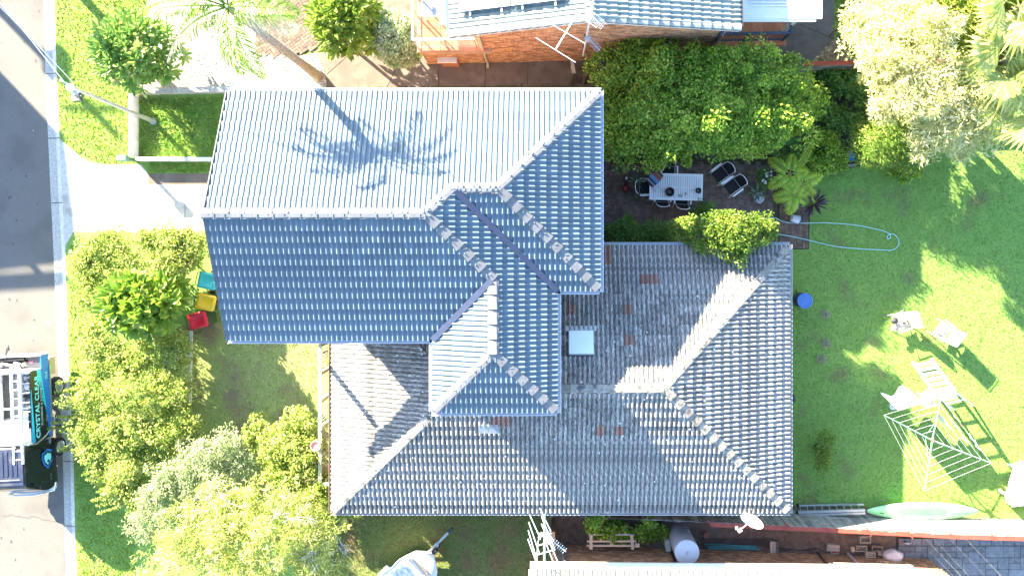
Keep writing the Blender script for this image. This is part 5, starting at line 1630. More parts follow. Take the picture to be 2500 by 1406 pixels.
for a, b in ((1712, 2000), (2001, 2280), (2281, 2545)):
    MB().beam(fence_pt(a, FH - .02, .08), fence_pt(b, FH - .02, .08), .15, .03).build('capping', M['red_steel'], sf)
for x in (1712, 1800, 1888, 1894, 1980, 2075, 2170, 2265, 2360, 2460):
    MB().beam(fence_pt(x - 8, FH + .02, -.10), fence_pt(x + 4, FH + .012, .17), .04, .03).build('strap', M['red_steel'], sf)
    p = fence_pt(x, 0, .1); MB().box((p.x, p.y, FH / 2), (.06, .06, FH - .04)).build('post', M['red_steel'], sf)
for a, b in ((1050, 1345), (1346, 1711)):
    MB().beam(fence_pt(a, .35, .05), fence_pt(b, .35, .05), .05, .08).build('rail', M['timber_brown'], sf)
    MB().beam(fence_pt(a, 1.1, .05), fence_pt(b, 1.1, .05), .05, .08).build('rail', M['timber_brown'], sf)
for x in (1165, 1345, 1470, 1640):
    p = fence_pt(x, 0, .08); MB().box((p.x, p.y, .8), (.1, .1, 1.6)).build('post', M['timber_brown'], sf)
# short return wall of the side yard
t = thing('return_wall', 'short brown brick wall closing the side yard near the aerial', 'wall', G(1352, 1290))
MB().beam(G(1350, 1262, .7), G(1352, 1335, .7), .12, 1.4).build('wall_body', pm('darkbrick', (.16, .10, .075), (.22, .15, .115), scale=20, rough=.9), t)
proto = None
for i in range(10):
    o = MB().box(G(1350 + i * .2, 1266 + i * 7, 1.43), (.13, .09, .05)).build('brick', M['brick_orange'], t)

# cream metal roofed house at the bottom of the frame
sh = thing('cream_roof_house', 'brick house with a cream ribbed metal roof along the bottom edge', 'house', G(1650, 1400))
ES_, zS = 2.45, 2.45
ks = (H - zS)
M['cream_metal'] = pm('cream_metal', (.50, .465, .34), (.54, .505, .38), scale=2, rough=.5)
M['cream_fascia'] = pm('cream_fascia', (.74, .73, .68), (.78, .77, .72), scale=2, rough=.5)
e0, e1 = P(1298, 1374, zS), P(2034, 1381, zS)
depth = 5.0; ps = math.radians(15)
mb = MB()
r0_, r1_ = e0 + Vector((0, -depth, depth * math.tan(ps))), e1 + Vector((0, -depth, depth * math.tan(ps)))
mb.quad(e0, e1, r1_, r0_)
sroof = mb.build('roof', M['cream_metal'], sh)
nr = 66
d = (e1 - e0)
for i in range(nr + 1):
    p = e0 + d * (i / nr); q_ = p + (r0_ - e0)
    if i == 0:
        o = MB().beam(p + Vector((0, 0, .03)), q_ + Vector((0, 0, .03)), .024, .06).build('rib', M['cream_metal'], sroof); rp, rb = o, p
    else:
        o = rp.copy(); link(o, sroof); o.location = p - rb
MB().beam(e0 + Vector((-.05, -.06, .03)), e1 + Vector((.05, -.06, .03)), .24, .08).build('gutter', M['cream_fascia'], sh)
MB().beam(e0 + Vector((-.02, -.2, .05)), r0_ + Vector((-.02, 0, .06)), .16, .06).build('barge_capping', M['cream_fascia'], sroof)
mb = MB(); mb.add([r0_, r1_, e1 + Vector((.0, -2 * depth, 0)), e0 + Vector((0, -2 * depth, 0))], [(0, 1, 2, 3)]); mb.build('rear_roof', M['cream_metal'], sh)
# lower annex roof to the east
a0_, a1_ = P(2036, 1379, 2.55), P(2225, 1384, 2.55)
mb = MB(); mb.add([a0_, a1_, a1_ + Vector((.75, -.8, .1)), a1_ + Vector((.75, -5, .9)), a0_ + Vector((0, -5, .9))], [(0, 1, 2, 3, 4)]); mb.build('annex_roof', M['cream_fascia'], sh)
MB().beam(a0_ + Vector((0, 0, -.02)), a1_ + Vector((0, 0, -.02)), .12, .1).build('gutter', M['cream_fascia'], sh)
MB().beam(a1_ + Vector((0, 0, -.02)), a1_ + Vector((.75, -.8, .08)), .12, .1).build('gutter', M['cream_fascia'], sh)
# valley patch of grey flashing
pv = P(2028, 1400, 2.75); MB().box((pv.x, pv.y, 2.86), (.3, .4, .03), .6).build('flashing', M['galv'], sroof)
# brick wall
sw_y = G(0, 1333).y
def sw(x):
    px = NX + x / K
    return -(1326 + (px - 1372) * .040 - NY) * K
SWA = -math.atan(.040)
xm_ = (G(1372, 0).x + G(2260, 0).x) / 2
swall = MB().box((xm_, sw(xm_) - .12, 1.2), (G(2260, 0).x - G(1372, 0).x, .24, 2.4), SWA).build('north_wall', M['brick_mortar'], sh)
MB().box((G(1372, 0).x + .12, sw_y - 2.4, 1.2), (.24, 4.4, 2.4)).build('west_wall', M['brick_mortar'], sh)
MB().beam(Vector((G(2260, 0).x - .02, sw(G(2260, 0).x) - .12, 1.2)), Vector((G(2260, 0).x + .9, sw(G(2260, 0).x) - 1.0, 1.2)), .24, 2.4).build('east_wall', M['brick_orange'], sh)
cells = []
for j in range(27):
    x = G(1372, 0).x + (.12 if j % 2 else 0); z = .05 + (j + .5) * .086
    while x < G(2258, 0).x - .1: cells.append((x + .12, z, R.random())); x += .24
cells.sort(key=lambda c: (abs(c[0] - G(1750, 0).x) > 4.5, c[1] > 1.9, -c[1]))
rest = MB(); proto = None
for i, (x, z, qv) in enumerate(cells):
    y = sw(x) + .008 * qv
    if i < 280:
        if proto is None: o = proto = MB().box((0, 0, 0), (.228, .02, .074)).build('brick', M['brick_orange'], swall, local=True)
        else: o = proto.copy(); link(o, swall)
        o.location = WM[swall.name].inverted() @ Vector((x, y, z)); o.rotation_euler = (0, 0, SWA)
    else: rest.box((x, y, z), (.228, .02, .074), SWA)
rest.build('bricks', M['brick_orange'], swall, kind='stuff')
mb = MB()
for i in range(4): mb.box((G(2128 + i * 8, 0).x, sw(G(2128 + i * 8, 0).x) + .02, .55), (.03, .02, .03))
mb.build('weep_vent', M['white_paint'], swall)
# pipes
pipe('downpipe', [P(1378, 1372, 2.35), Vector((G(1377, 0).x, sw(G(1377, 0).x) + .06, 2.1)), Vector((G(1377, 0).x, sw(G(1377, 0).x) + .06, .05))], .05, M['galv'], sh)
pipe('downpipe', [P(2026, 1376, 2.4), Vector((G(1993, 0).x, sw(G(1993, 0).x) + .07, 1.9)), Vector((G(1993, 0).x, sw(G(1993, 0).x) + .07, .05))], .035, M['dark_metal'], sh)
M['pink_pipe'] = pm('pink_pipe', (.52, .38, .34), (.58, .44, .4), scale=5, rough=.6)
pipe('downpipe', [P(2106, 1386, 2.4), Vector((G(2070, 0).x, sw(G(2070, 0).x) + .08, 1.9)), Vector((G(2068, 0).x, sw(G(2068, 0).x) + .08, .05))], .05, M['pink_pipe'], sh)
pipe('wall_pipe', [Vector((G(1633, 0).x, sw(G(1633, 0).x) + .06, .0)), Vector((G(1633, 0).x, sw(G(1633, 0).x) + .06, 1.6)), P(1652, 1372, 2.3)], .045, M['dark_metal'], sh)

# big aerial on the west end of the cream roof
an = thing('tv_antenna', 'big white lattice aerial standing over the cream roof corner', 'antenna', P(1322, 1372, 2.6))
zA = 4.6
def pel(a, b, r=.016, name='element', z=zA, z2=None): return pipe(name, [P(*a, z), P(*b, z2 if z2 is not None else z)], r, M['white_metal'], an, 5)
pel((1329, 1255), (1329, 1372), .032, 'boom')
for (a, b) in (((1293, 1255), (1320, 1315)), ((1291, 1274), (1318, 1352)), ((1290, 1294), (1312, 1370)), ((1289, 1315), (1309, 1370)), ((1318, 1240), (1345, 1296)), ((1322, 1259), (1355, 1342)), ((1322, 1278), (1362, 1370)), ((1324, 1300), (1350, 1369))): pel(a, b)
for y in (1308, 1328, 1350): pel((1314, y + 3), (1346, y - 7), .014, 'strut')
for (a, b) in (((1317, 1300), (1312, 1340)), ((1312, 1340), (1311, 1372)), ((1322, 1298), (1311, 1330))): pel(a, b, .010, 'brace')
ya, yb = P(1340, 1312, 4.3), P(1382, 1346, 4.3); dd = (yb - ya).normalized(); ss = Vector((-dd.y, dd.x, 0))
pipe('boom', [ya, yb], .014, M['white_metal'], an, 5)
mb = MB()
for i in range(9):
    c = ya.lerp(yb, (i + .3) / 9); mb.tube([c - ss * .10, c + ss * .10], .008, 4)
mb.build('element', M['white_metal'], an)
MB().box((ya.x, ya.y, 4.3), (.22, .3, .18), .6).build('reflector', M['galv'], an)
mp_ = P(1329, 1345, 4.6); pipe('mast', [Vector((P(1329, 1385, 2.9).x, P(1329, 1385, 2.9).y, 2.55)), mp_], .03, M['white_metal'], an)

# satellite dish on the old house eave
sd = thing('satellite_dish', 'white satellite dish with its arm fixed at the old roof gutter above the fence', 'satellite dish', P(1845, 1252, 2.5))
dc = P(1836, 1270, 2.95); nrm_d = Vector((-.52, -.62, .58)).normalized()
rot = nrm_d.to_track_quat('Z', 'X').to_matrix().to_4x4()
mb = MB(); mb.lathe(dc, [(.0, -.055), (.16, -.047), (.29, -.02), (.40, .012), (.405, .02), (.40, .024), (.29, -.008), (.16, -.034), (.0, -.04)], 28, rot)
mb.build('dish', M['white_paint'], sd, smooth=True)
lp = P(1802, 1297, 2.75)
pipe('arm', [dc - nrm_d * .03 + rot @ Vector((0, -.3, 0)) * 0, lp], .016, M['white_metal'], sd)
MB().beam(lp, lp + Vector((.12, .08, 0)), .09, .08).build('lnb', M['white_metal'], sd)
MB().box((lp.x - .05, lp.y + .12, lp.z), (.08, .1, .08)).build('receiver', M['galv'], sd)
pipe('mount', [P(1852, 1250, 2.5), P(1850, 1253, 2.75), dc - nrm_d * .06], .025, M['galv'], sd)
MB().box(P(1852, 1253, 2.78), (.3, .1, .12), .5).build('bracket', M['white_metal'], sd)

# water tank
wt = thing('water_tank', 'grey cylindrical water tank with a flat pale lid against the brick wall', 'water tank', G(1658, 1300))
bc = G(1656, 1300); TH = 1.85
mb = MB(); mb.lathe(bc, [(.43, 0), (.43, TH - .02), (.415, TH)], 28); mb.build('tank_body', pm('tank_grey', (.30, .28, .30), (.36, .34, .36), scale=2, rough=.5), wt, smooth=True)
mb = MB(); mb.lathe(bc + Vector((0, 0, TH)), [(.425, -.01), (.43, .01), (.41, .028), (.05, .04), (.0, .04)], 28); mb.build('lid', pm('tank_lid', (.52, .53, .58), (.56, .57, .62), scale=2, rough=.5), wt, smooth=True)
mb = MB(); mb.lathe(bc + Vector((0, 0, TH + .038)), [(.045, 0), (.045, .02)], 12); mb.build('plug', M['galv'], wt)
mb = MB(); mb.lathe(bc + Vector((.2, .34, TH * .45)), [(.07, -.02), (.075, .02)], 14, Matrix.Rotation(math.radians(-75), 4, 'X')); mb.build('fitting', M['white_metal'], wt)
MB().box((bc.x - .5, bc.y - .18, .42), (.18, .42, .8), .15).build('pump', pm('pump', (.32, .34, .30), (.4, .42, .38), scale=8), wt, bevel=.02)
MB().box((bc.x, bc.y + .05, .03), (1.3, 1.2, .06)).build('plinth', M['brown_concrete'], wt)

# timber rack overgrown by creeper
tr = thing('timber_rack', 'pale timber rack with two long rails and cross arms overgrown by leaves', 'rack', G(1490, 1300))
M['pale_timber'] = pm('pale_timber', (.50, .36, .25), (.60, .46, .33), scale=6, rough=.8, rand=.12)
zr_ = .95
for y, x0_, x1_ in ((1320, 1433, 1553), (1331, 1432, 1556)):
    MB().beam(P(x0_, y, zr_), P(x1_, y, zr_), .07, .07).build('rail', M['pale_timber'], tr, bevel=.01)
for x in (1443, 1493, 1542):
    y1_ = 1340 if x != 1493 else 1329
    MB().beam(P(x, 1304, zr_ + .055), P(x + (0 if x < 1500 else 3), y1_, zr_ + .055), .11, .04).build('cross_arm', M['pale_timber'], tr)
    p = P(x, 1312, zr_); MB().box((p.x, p.y + .06, .46), (.1, .1, .92)).build('post', M['galv'], tr)
    p = P(x + 1, 1331, zr_); MB().box((p.x, p.y, .46), (.08, .08, .92)).build('post', M['pale_timber'], tr)
MB().beam(P(1436, 1304, zr_), P(1549, 1304, zr_), .04, .05).build('rail', M['galv'], tr)
MB().box(P(1556, 1330, zr_ + .06), (.16, .14, .08)).build('end_block', M['pale_timber'], tr, bevel=.02)
t = thing('trellis_ladder', 'thin old wire ladder lying diagonally in the weeds by the tank', 'ladder', G(1590, 1305))
a, b = G(1568, 1323, .1), G(1612, 1287, .5); d = (b - a).normalized(); s = Vector((-d.y, d.x, 0)) * .09
for q_ in (s, -s): MB().tube([a + q_, b + q_], .009, 5).build('side_rail', M['galv'], t)
for i in range(17):
    c = a.lerp(b, i / 16); MB().tube([c + s, c - s], .007, 4).build('rung', M['galv'], t)

# things lying in the side yard
t = thing('wire_mesh', 'sheet of rusty steel wire mesh lying on the dirt beside the tank', 'wire mesh', G(1790, 1330))
mb = MB(); x0_, x1_, y0_, y1_ = 1710, 1885, 1312, 1331
for i in range(33):
    x = x0_ + (x1_ - x0_) * i / 32; mb.tube([G(x, y0_, .05), G(x, y1_, .1)], .006, 3, caps=False)
for i in range(8):
    y = y0_ + (y1_ - y0_) * i / 7; mb.tube([G(x0_, y, .05 + i * .007), G(x1_, y, .055 + i * .007)], .006, 3, caps=False)
mb.build('wires', M['dark_metal'], t)
rr = random.Random(4)
M['teal'] = pm('teal_plastic', (.05, .24, .25), (.07, .3, .3), scale=8, rough=.5)
for i in range(9):
    a, b = G(1725 + rr.uniform(-8, 4), 1325 + i * 1.4 + rr.uniform(-2, 2), .13), G(1845 + rr.uniform(-10, 10), 1328 + i * 1.1, .16)
    o = MB().tube([a, b], .011, 5).build('garden_stake', M['teal'], None)
    tag(o, 'thin teal plastic garden stake lying in a loose bundle on the wire mesh', 'stake', 'teal stakes on the wire mesh')
t = thing('plank_stack', 'three short timber offcuts stacked against the wire mesh end', 'planks', G(1886, 1328))
for i, (m_, w_) in enumerate((('pale_timber', .09), ('galv', .09), ('timber_grey', .1))):
    MB().box(G(1880 + i * 6.5, 1330, .16 + i * .01), (w_ - .004, .42, .12), .03).build('plank', M[m_], t)
def pot(name, label, px, py, r, h, mat, soil=True):
    t = thing(name, label, 'pot', G(px, py))
    MB().lathe(G(px, py), [(r * .68, 0), (r * .95, h * .86), (r * 1.06, h * .86), (r * 1.06, h), (r * .9, h), (r * .86, h * .85)], 18).build('pot_body', mat, t, smooth=True)
    if soil: MB().lathe(G(px, py), [(r * .86, h * .8), (r * .3, h * .84), (0, h * .84)], 14).build('soil', M['soil_dark'], t)
    return t
M['rustpot'] = pm('rust_pot', (.22, .10, .08), (.28, .14, .11), scale=6, rough=.8)
pot('flower_pot', 'empty dark terracotta pot on the dirt right of the water tank', 1724, 1301, .13, .24, M['rustpot'])
t = thing('cable', 'black cable running along the base of the brick wall', 'cable', G(1940, 1340))
MB().tube([G(1880, 1342, .04), G(1910, 1337, .03), (G(1950, 1342, .03)), G(1992, 1336, .05), G(2010, 1345, .04), G(2040, 1350, .04)], .012, 5).build('strand', M['black'], t)
MB().tube([G(1888, 1345, .05), G(1930, 1340, .03), (G(1970, 1343, .03)), G(1992, 1338, .06)], .010, 5).build('strand', M['black'], t)
M['block'] = pm('concrete_block', (.36, .30, .22), (.46, .39, .3), scale=14, rough=.95, bump=.3, rand=.1)
def hollow(name, label, px, py, z, sx, sy, sz, rz, mat, tilt=0.0):
    t = thing(name, label, 'concrete block', G(px, py, z), rz)
    mb = MB(); w_ = .035
    T = Matrix.Rotation(tilt, 4, 'X')
    for a in (-1, 1): mb.box((a * (sx / 2 - w_ / 2), 0, sz / 2), (w_, sy, sz))
    for b in (-1, 1): mb.box((0, b * (sy / 2 - w_ / 2), sz / 2), (sx - 2 * w_ - .002, w_, sz))
    mb.box((0, 0, .02), (sx - 2 * w_ - .002, sy - 2 * w_ - .002, .03))
    mb.build('block_body', mat, t, local=True)
    return t
hollow('concrete_block', 'upright hollow pale concrete block at the back of the pile', 2108, 1312, 0, .40, .26, .2, .02, M['block'])
hollow('concrete_block', 'pale hollow block under the pile beside the pink downpipe', 2099, 1334, 0, .40, .22, .2, -.03, M['block'])
hollow('concrete_block', 'darker brown block leaning on the pile next to the white bag', 2137, 1334, 0, .40, .2, .2, -.08, pm('block_dark', (.22, .17, .125), (.28, .22, .17), scale=14, rough=.95))
hollow('concrete_block', 'topmost concrete block, half pale and half brown, in front of the pile', 2118, 1346, .2, .36, .2, .12, -.02, M['block'])
t = thing('brick_wedge', 'triangular broken block lying beside the concrete pile', 'block', G(2146, 1344))
MB().prism([tuple(G(2138, 1336)[:2]), tuple(G(2155, 1352)[:2]), tuple(G(2139, 1352)[:2])], .02, .18).build('wedge', pm('wedge', (.42, .30, .2), (.5, .37, .27), scale=9, rough=.9), t)
t = thing('paver_stub', 'single small pinkish brick standing left of the concrete block pile', 'brick', G(2079, 1337))
MB().box(G(2079, 1337, .08), (.13, .17, .16), .2).build('brick_body', M['pale_timber'], t, bevel=.008)
t = thing('old_tray', 'old pale wooden tray with small red tubs lying on the dirt', 'tray', G(2032, 1338))
MB().box(G(2032, 1334, .07), (.46, .26, .10), -.1).build('tray_body', pm('tray', (.42, .34, .28), (.5, .42, .35), scale=8, rough=.9), t, bevel=.01)
MB().box(G(2032, 1329, .135), (.44, .05, .05), -.1).build('tray_lip', M['pale_timber'], t)
MB().box(G(2037, 1345, .05), (.30, .14, .09), -.05).build('tub_tray', M['galv'], t)
mb = MB()
for i in range(4): mb.lathe(G(2030 + i * 5, 1344, .09), [(.025, 0), (.03, .05)], 8)
mb.build('tub', pm('red_tub', (.4, .05, .05), rough=.4), t)
# white bag on the corner
bag = thing('white_bag', 'lumpy white plastic covered bundle at the corner of the cobbles', 'bag', G(2170, 1350))
bm = bmesh.new(); bmesh.ops.create_icosphere(bm, subdivisions=3, radius=1)
for v in bm.verts:
    n_ = mnoise.noise(v.co * 1.9) * .14 + mnoise.noise(v.co * 4.5) * .07
    v.co = Vector((v.co.x * .36 * (1 + n_), v.co.y * .22 * (1 + n_), max(-.26, v.co.z * .3 * (1 + n_))))
    v.co += G(2173, 1348, .26)
me = bpy.data.meshes.new('bundle'); inv = WM[bag.name].inverted()
bm.transform(inv); bm.to_mesh(me); bm.free(); me.materials.append(pm('white_plastic_bag', (.66, .60, .60), (.78, .73, .72), scale=7, rough=.4))
me.polygons.foreach_set('use_smooth', [True] * len(me.polygons)); link(bpy.data.objects.new('bundle', me), bag)
# small garden duck ornament
dk2 = thing('duck_ornament', 'tiny white and dark goose ornament standing on the pale cobbles', 'ornament', G(2206, 1321))
MB().tube([G(2203, 1320, .12), G(2208, 1321, .14), G(2214, 1323, .13), G(2218, 1322, .14)], [.03, .06, .05, .01], 8).build('body', M['galv'], dk2, smooth=True)
MB().tube([G(2204, 1320, .14), G(2203, 1317, .24), G(2204, 1315, .26)], [.02, .015, .02], 6).build('neck', M['dark_metal'], dk2, smooth=True)
MB().tube([G(2207, 1321, .1), G(2207, 1321, .02)], .008, 4).build('leg', M['pale_timber'], dk2)

# boat trailer on the side lawn
bo = thing('boat', 'white boat on a trailer with tinted windscreen at the bottom edge', 'boat', G(1010, 1385))
A_, B_ = P(1048, 1348, .9), P(985, 1440, 1.2)
def bp_(x, y, z): return P(x, y, z)
hull = [(1009, 1349, .95), (1036, 1350, .95), (1058, 1355, .95), (1062, 1372, .95), (1066, 1395, 1.0), (1060, 1440, 1.05), (905, 1470, 1.05), (932, 1402, 1.0), (957, 1384, 1.0), (975, 1366, .98)]
mb = MB(); top_ = [bp_(*p) for p in hull]; cc = sum(top_, Vector()) / len(top_)
low = [Vector((cc.x + (p.x - cc.x) * .8, cc.y + (p.y - cc.y) * .8, .45)) for p in top_]
n_ = len(hull)
mb.add(top_ + low, [tuple(range(n_)), tuple(range(2 * n_ - 1, n_ - 1, -1))] + [(i, (i + 1) % n_, n_ + (i + 1) % n_, n_ + i) for i in range(n_)])
mb.build('hull', M['white_paint'], bo, bevel=.02)
rim = MB(); rim.tube(top_ + [top_[0]], .03, 5); rim.build('gunwale', M['white_metal'], bo)
ws = [bp_(990, 1363, 1.25), bp_(1006, 1357, 1.2), bp_(1047, 1400, 1.2), bp_(1050, 1415, 1.25), bp_(1010, 1410, 1.35), bp_(975, 1378, 1.35)]
for a, b, c, d_ in (((990, 1362, 1.0), (1003, 1357, 1.0), (1003, 1361, 1.3), (986, 1370, 1.32)), ((1003, 1357, 1.0), (1048, 1398, 1.0), (1038, 1404, 1.32), (1003, 1361, 1.3)), ((1048, 1398, 1.0), (1048, 1420, 1.0), (1036, 1420, 1.32), (1038, 1404, 1.32))):
    MB().add([bp_(*a), bp_(*b), bp_(*c), bp_(*d_)], [(0, 1, 2, 3)]).build('windscreen', glassm('tinted_glass', (.30, .27, .22), .75, .1), bo)
mb = MB(); mb.add([bp_(984, 1372, 1.06), bp_(1030, 1406, 1.06), bp_(1020, 1450, 1.06), bp_(940, 1420, 1.06)], [(0, 1, 2, 3)]); mb.build('cockpit_cover', pm('boat_cover', (.30, .37, .48), (.4, .47, .56), scale=3, rough=.3), bo)
fr_ = [bp_(986, 1370, 1.33), bp_(1003, 1361, 1.31), bp_(1038, 1404, 1.33), bp_(1036, 1420, 1.33)]
MB().tube(fr_, .022, 5).build('screen_frame', M['alu'], bo)
MB().box(bp_(940, 1397, .5), (.3, .5, .06), -.7).build('mudguard', M['white_metal'], bo, bevel=.02)
tr_a, tr_b = P(1098, 1295, .45), P(1046, 1349, .45)
MB().beam(tr_a, tr_b, .08, .08).build('drawbar', M['galv'], bo)
MB().beam(tr_a.lerp(tr_b, .55) + Vector((0, 0, .06)), tr_b + Vector((0, 0, .06)), .14, .05).build('drawbar', M['galv'], bo)
MB().box(tr_a + Vector((.03, .03, .03)), (.1, .22, .1), -.78).build('coupling', M['dark_metal'], bo)
wj = tr_a.lerp(tr_b, .78); MB().tube([wj + Vector((.12, 0, -.42)), wj + Vector((.12, 0, .3))], .025, 6).build('jockey_post', M['galv'], bo)
mb = MB(); mb.lathe(wj + Vector((.16, 0, -.33)), [(.04, -.03), (.1, -.03), (.1, .03), (.04, .03)], 14, Matrix.Rotation(1.57, 4, 'Y')); mb.build('jockey_wheel', M['rubber'], bo)
MB().box(wj + Vector((.08, -.05, .14)), (.16, .2, .14), -.78).build('winch', M['dark_metal'], bo)
# ------------------------------------------------------------------ street lamp, wires, pole, house across the road
lamp = thing('street_lamp', 'grey steel street lamp post leaning over the verge beside the white wall', 'street lamp', G(375, 297))
lb_, lt_ = G(375, 297), P(176, 214, 5.1)
pipe('pole', [lb_, lb_.lerp(lt_, .5), lt_], [.085, .065, .05], M['galv'], lamp, 10)
pipe('lamp_arm', [lt_ - Vector((0, 0, .1)), lt_ + Vector((-.12, .1, .12)), lt_ + Vector((-.3, .2, .12))], .035, M['galv'], lamp)
mb = MB(); mb.lathe(lt_ + Vector((-.02, -.02, .05)), [(.0, -.10), (.09, -.08), (.13, .0), (.10, .08), (.0, .11)], 14); mb.build('lamp_head', M['white_metal'], lamp, smooth=True)
MB().box(lt_ + Vector((.08, -.2, -.2)), (.2, .05, .05), .8).build('cross_bracket', M['dark_metal'], lamp)
MB().box(lt_ + Vector((.14, -.32, -.2)), (.06, .14, .08), .3).build('insulator', M['dark_metal'], lamp)
mb = MB(); mb.lathe(lb_, [(.13, 0), (.13, .04), (.08, .06)], 12); mb.build('base_flange', M['galv'], lamp)
cw = [((-60, -62, 6.4), lt_ + Vector((-.1, .05, .1)), .013, 'thick white overhead wire crossing the road to the street lamp'), ((-40, -22, 6.3), lt_ + Vector((.05, .15, .05)), .009, 'thinner overhead wire beside the thick one above the road')]
for (a, e, r, lb) in cw:
    p = P(*a); m_ = p.lerp(e, .5) - Vector((0, 0, .12))
    o = MB().tube([p + (p - e) * 1.2 + Vector((0, 0, .5)), p, m_, e], r, 5).build('overhead_wire', M['white_metal'], None); tag(o, lb, 'wire')
# timber power pole just outside the frame and the house over the road: their shadows fall on the street
pp = thing('power_pole', 'tall round timber power pole at the top of the verge, its shadow on the grass', 'power pole', G(148, -62))
pipe('pole', [G(148, -62), G(148, -62, 7.5)], [.15, .12], M['bark'], pp, 10)
MB().beam(G(120, -62, 7.0), G(176, -62, 7.0), .1, .1).build('cross_arm', M['timber_brown'], pp)
tp = thing('power_pole', 'power pole with a transformer across the road throwing a blocky shadow', 'power pole', G(-640, -640))
pt = G(-640, -640); pipe('pole', [pt, pt + Vector((0, 0, 8.2))], [.16, .12], M['bark'], tp, 10)
MB().box(pt + Vector((.75, -.5, 6.35)), (.85, .9, .32)).build('transformer', M['galv'], tp, bevel=.05)
MB().beam(pt + Vector((-1, 0, 7.6)), pt + Vector((1, 0, 7.6)), .1, .1).build('cross_arm', M['timber_brown'], tp)
wh = thing('far_house', 'flat roofed two storey house across the road, outside the picture', 'house', G(-760, -300))
hw = 6.2
hA_, hB_ = G(-570, -420), G(-535, -140)
mb = MB(); mb.prism([(hA_.x - 12, hA_.y + 1), (hA_.x, hA_.y), (hB_.x, hB_.y), (hB_.x - 12, hB_.y - 1.5)], -.1, hw); mb.build('wall', M['white_paint'], wh)
mb = MB(); mb.prism([(hA_.x - 12.1, hA_.y + 1.1), (hA_.x + .12, hA_.y + .1), (hB_.x + .12, hB_.y - .1), (hB_.x - 12.1, hB_.y - 1.6)], hw, hw + .15); mb.build('roof', M['galv'], wh)
for k in range(3):
    y = hA_.y + (hB_.y - hA_.y) * (k + .5) / 3; x = hA_.x + (hB_.x - hA_.x) * (k + .5) / 3
    f = MB().box((x + .02, y, 4.4), (.08, 1.1, 1.3)).build('window', M['white_paint'], wh)
    MB().box((x + .06, y, 4.4), (.04, .95, 1.15)).build('pane', M['black'], f)
for k in (0, 1, 2):
    p = hB_ + Vector((-1.3 - k * 1.9, -.9, 0)); MB().box((p.x, p.y, hw / 2 + .1), (.16, .16, hw - .1)).build('porch_post', M['white_paint'], wh)
MB().beam(hB_ + Vector((-.3, -.95, hw + .05)), hB_ + Vector((-8, -1.4, hw + .05)), .10, .3).build('porch_beam', M['white_paint'], wh)

# ------------------------------------------------------------------ the work truck
truck = thing('work_truck', 'parked plumbing work truck with dark cab, blue lettered side and ladder rack', 'truck', G(99, 1019), math.radians(2.2))
M['truck_black'] = pm('truck_black', (.012, .013, .016), (.022, .022, .024), scale=3, rough=.35, coat=.4, c3=(.05, .047, .042), s3=2.2, t3=.6)
M['truck_navy'] = pm('truck_navy', (.022, .03, .06), (.035, .045, .08), scale=3, rough=.4, coat=.3, c3=(.07, .075, .09), s3=2.0, t3=.6)
M['truck_blue'] = pm('truck_blue', (.02, .20, .75), (.025, .22, .8), scale=3, rough=.35, coat=.3)
M['truck_cyan'] = pm('truck_cyan', (.03, .62, .85), (.04, .66, .88), scale=3, rough=.35, coat=.3)
M['print_cyan'] = pm('print_cyan', (.30, .88, .92), rough=.5)
M['print_grey'] = pm('print_grey', (.55, .6, .64), rough=.5)
M['print_dark'] = pm('print_dark', (.02, .03, .05), rough=.5)
def LB(name, c, d, mat, parent=truck, bevel=0, rz=0, Mx=None):
    return MB().box(c, d, rz, Mx).build(name, mat, parent, local=True, bevel=bevel)
# chassis, wheels
LB('chassis', (0, -.05, .55), (.8, 4.6, .18), M['dark_metal'])
def wheel(x, y, r=.34, w_=.2):
    T = Matrix.Rotation(math.radians(90), 4, 'Y')
    mb = MB(); mb.lathe((x, y, r), [(r * .62, -w_ / 2), (r * .94, -w_ / 2), (r, -w_ * .32), (r, w_ * .32), (r * .94, w_ / 2), (r * .62, w_ / 2)], 24, T)
    o = mb.build('wheel', M['rubber'], truck, local=True, smooth=True)
    s = 1 if x > 0 else -1
    T2 = Matrix.Rotation(math.radians(90) * s, 4, 'Y')
    mb = MB(); mb.lathe((x + s * w_ * .42, y, r), [(r * .66, .02), (r * .62, .035), (r * .54, .0), (r * .30, -.01), (r * .26, .03), (r * .12, .035), (0, .035)], 22, T2)
    mb.build('rim', M['alu'], o, local=True, smooth=True)
    mb = MB()
    for k in range(5):
        a = k * 6.283 / 5; mb.box((x + s * (w_ * .42 + .004), y + math.cos(a) * r * .41, r + math.sin(a) * r * .41), (.02, .06, .06))
    mb.build('hub_hole', M['black'], o, local=True)
for sx in (-1, 1):
    wheel(sx * .85, 1.20); wheel(sx * .82, -1.02)
    LB('mudguard', (sx * .78, 1.20, .74), (.24, .86, .03), M['dark_metal'])
    LB('chassis_box', (sx * .72, 1.98, .52), (.26, .62, .34), pm('tan_box', (.40, .34, .22), (.46, .40, .27), scale=6, rough=.6), bevel=.01)
# tray floor and body sides
LB('tray_floor', (0, .83, .84), (1.76, 3.22, .06), M['galv'])
xs_ = .90
for s in (-1, 1):
    LB('side_panel', (s * (xs_ - .02), .72, 1.33), (.04, 2.50, 1.00), M['truck_black'])
    LB('tray_side', (s * xs_, 2.2, 1.05), (.035, .52, .40), M['truck_blue'])
    LB('side_step', (s * (xs_ + .012), .75, .80), (.06, 2.6, .06), M['alu'])
LB('tailgate', (0, 2.46, 1.05), (1.84, .04, .40), M['white_metal'], bevel=.006)
LB('tray_cap', (0, 2.46, 1.27), (1.86, .09, .03), M['white_metal'])
LB('bulkhead', (0, 1.95, 1.33), (1.76, .04, 1.02), M['white_metal'])
LB('bulkhead_cap', (0, 1.95, 1.86), (1.84, .10, .04), M['white_metal'])
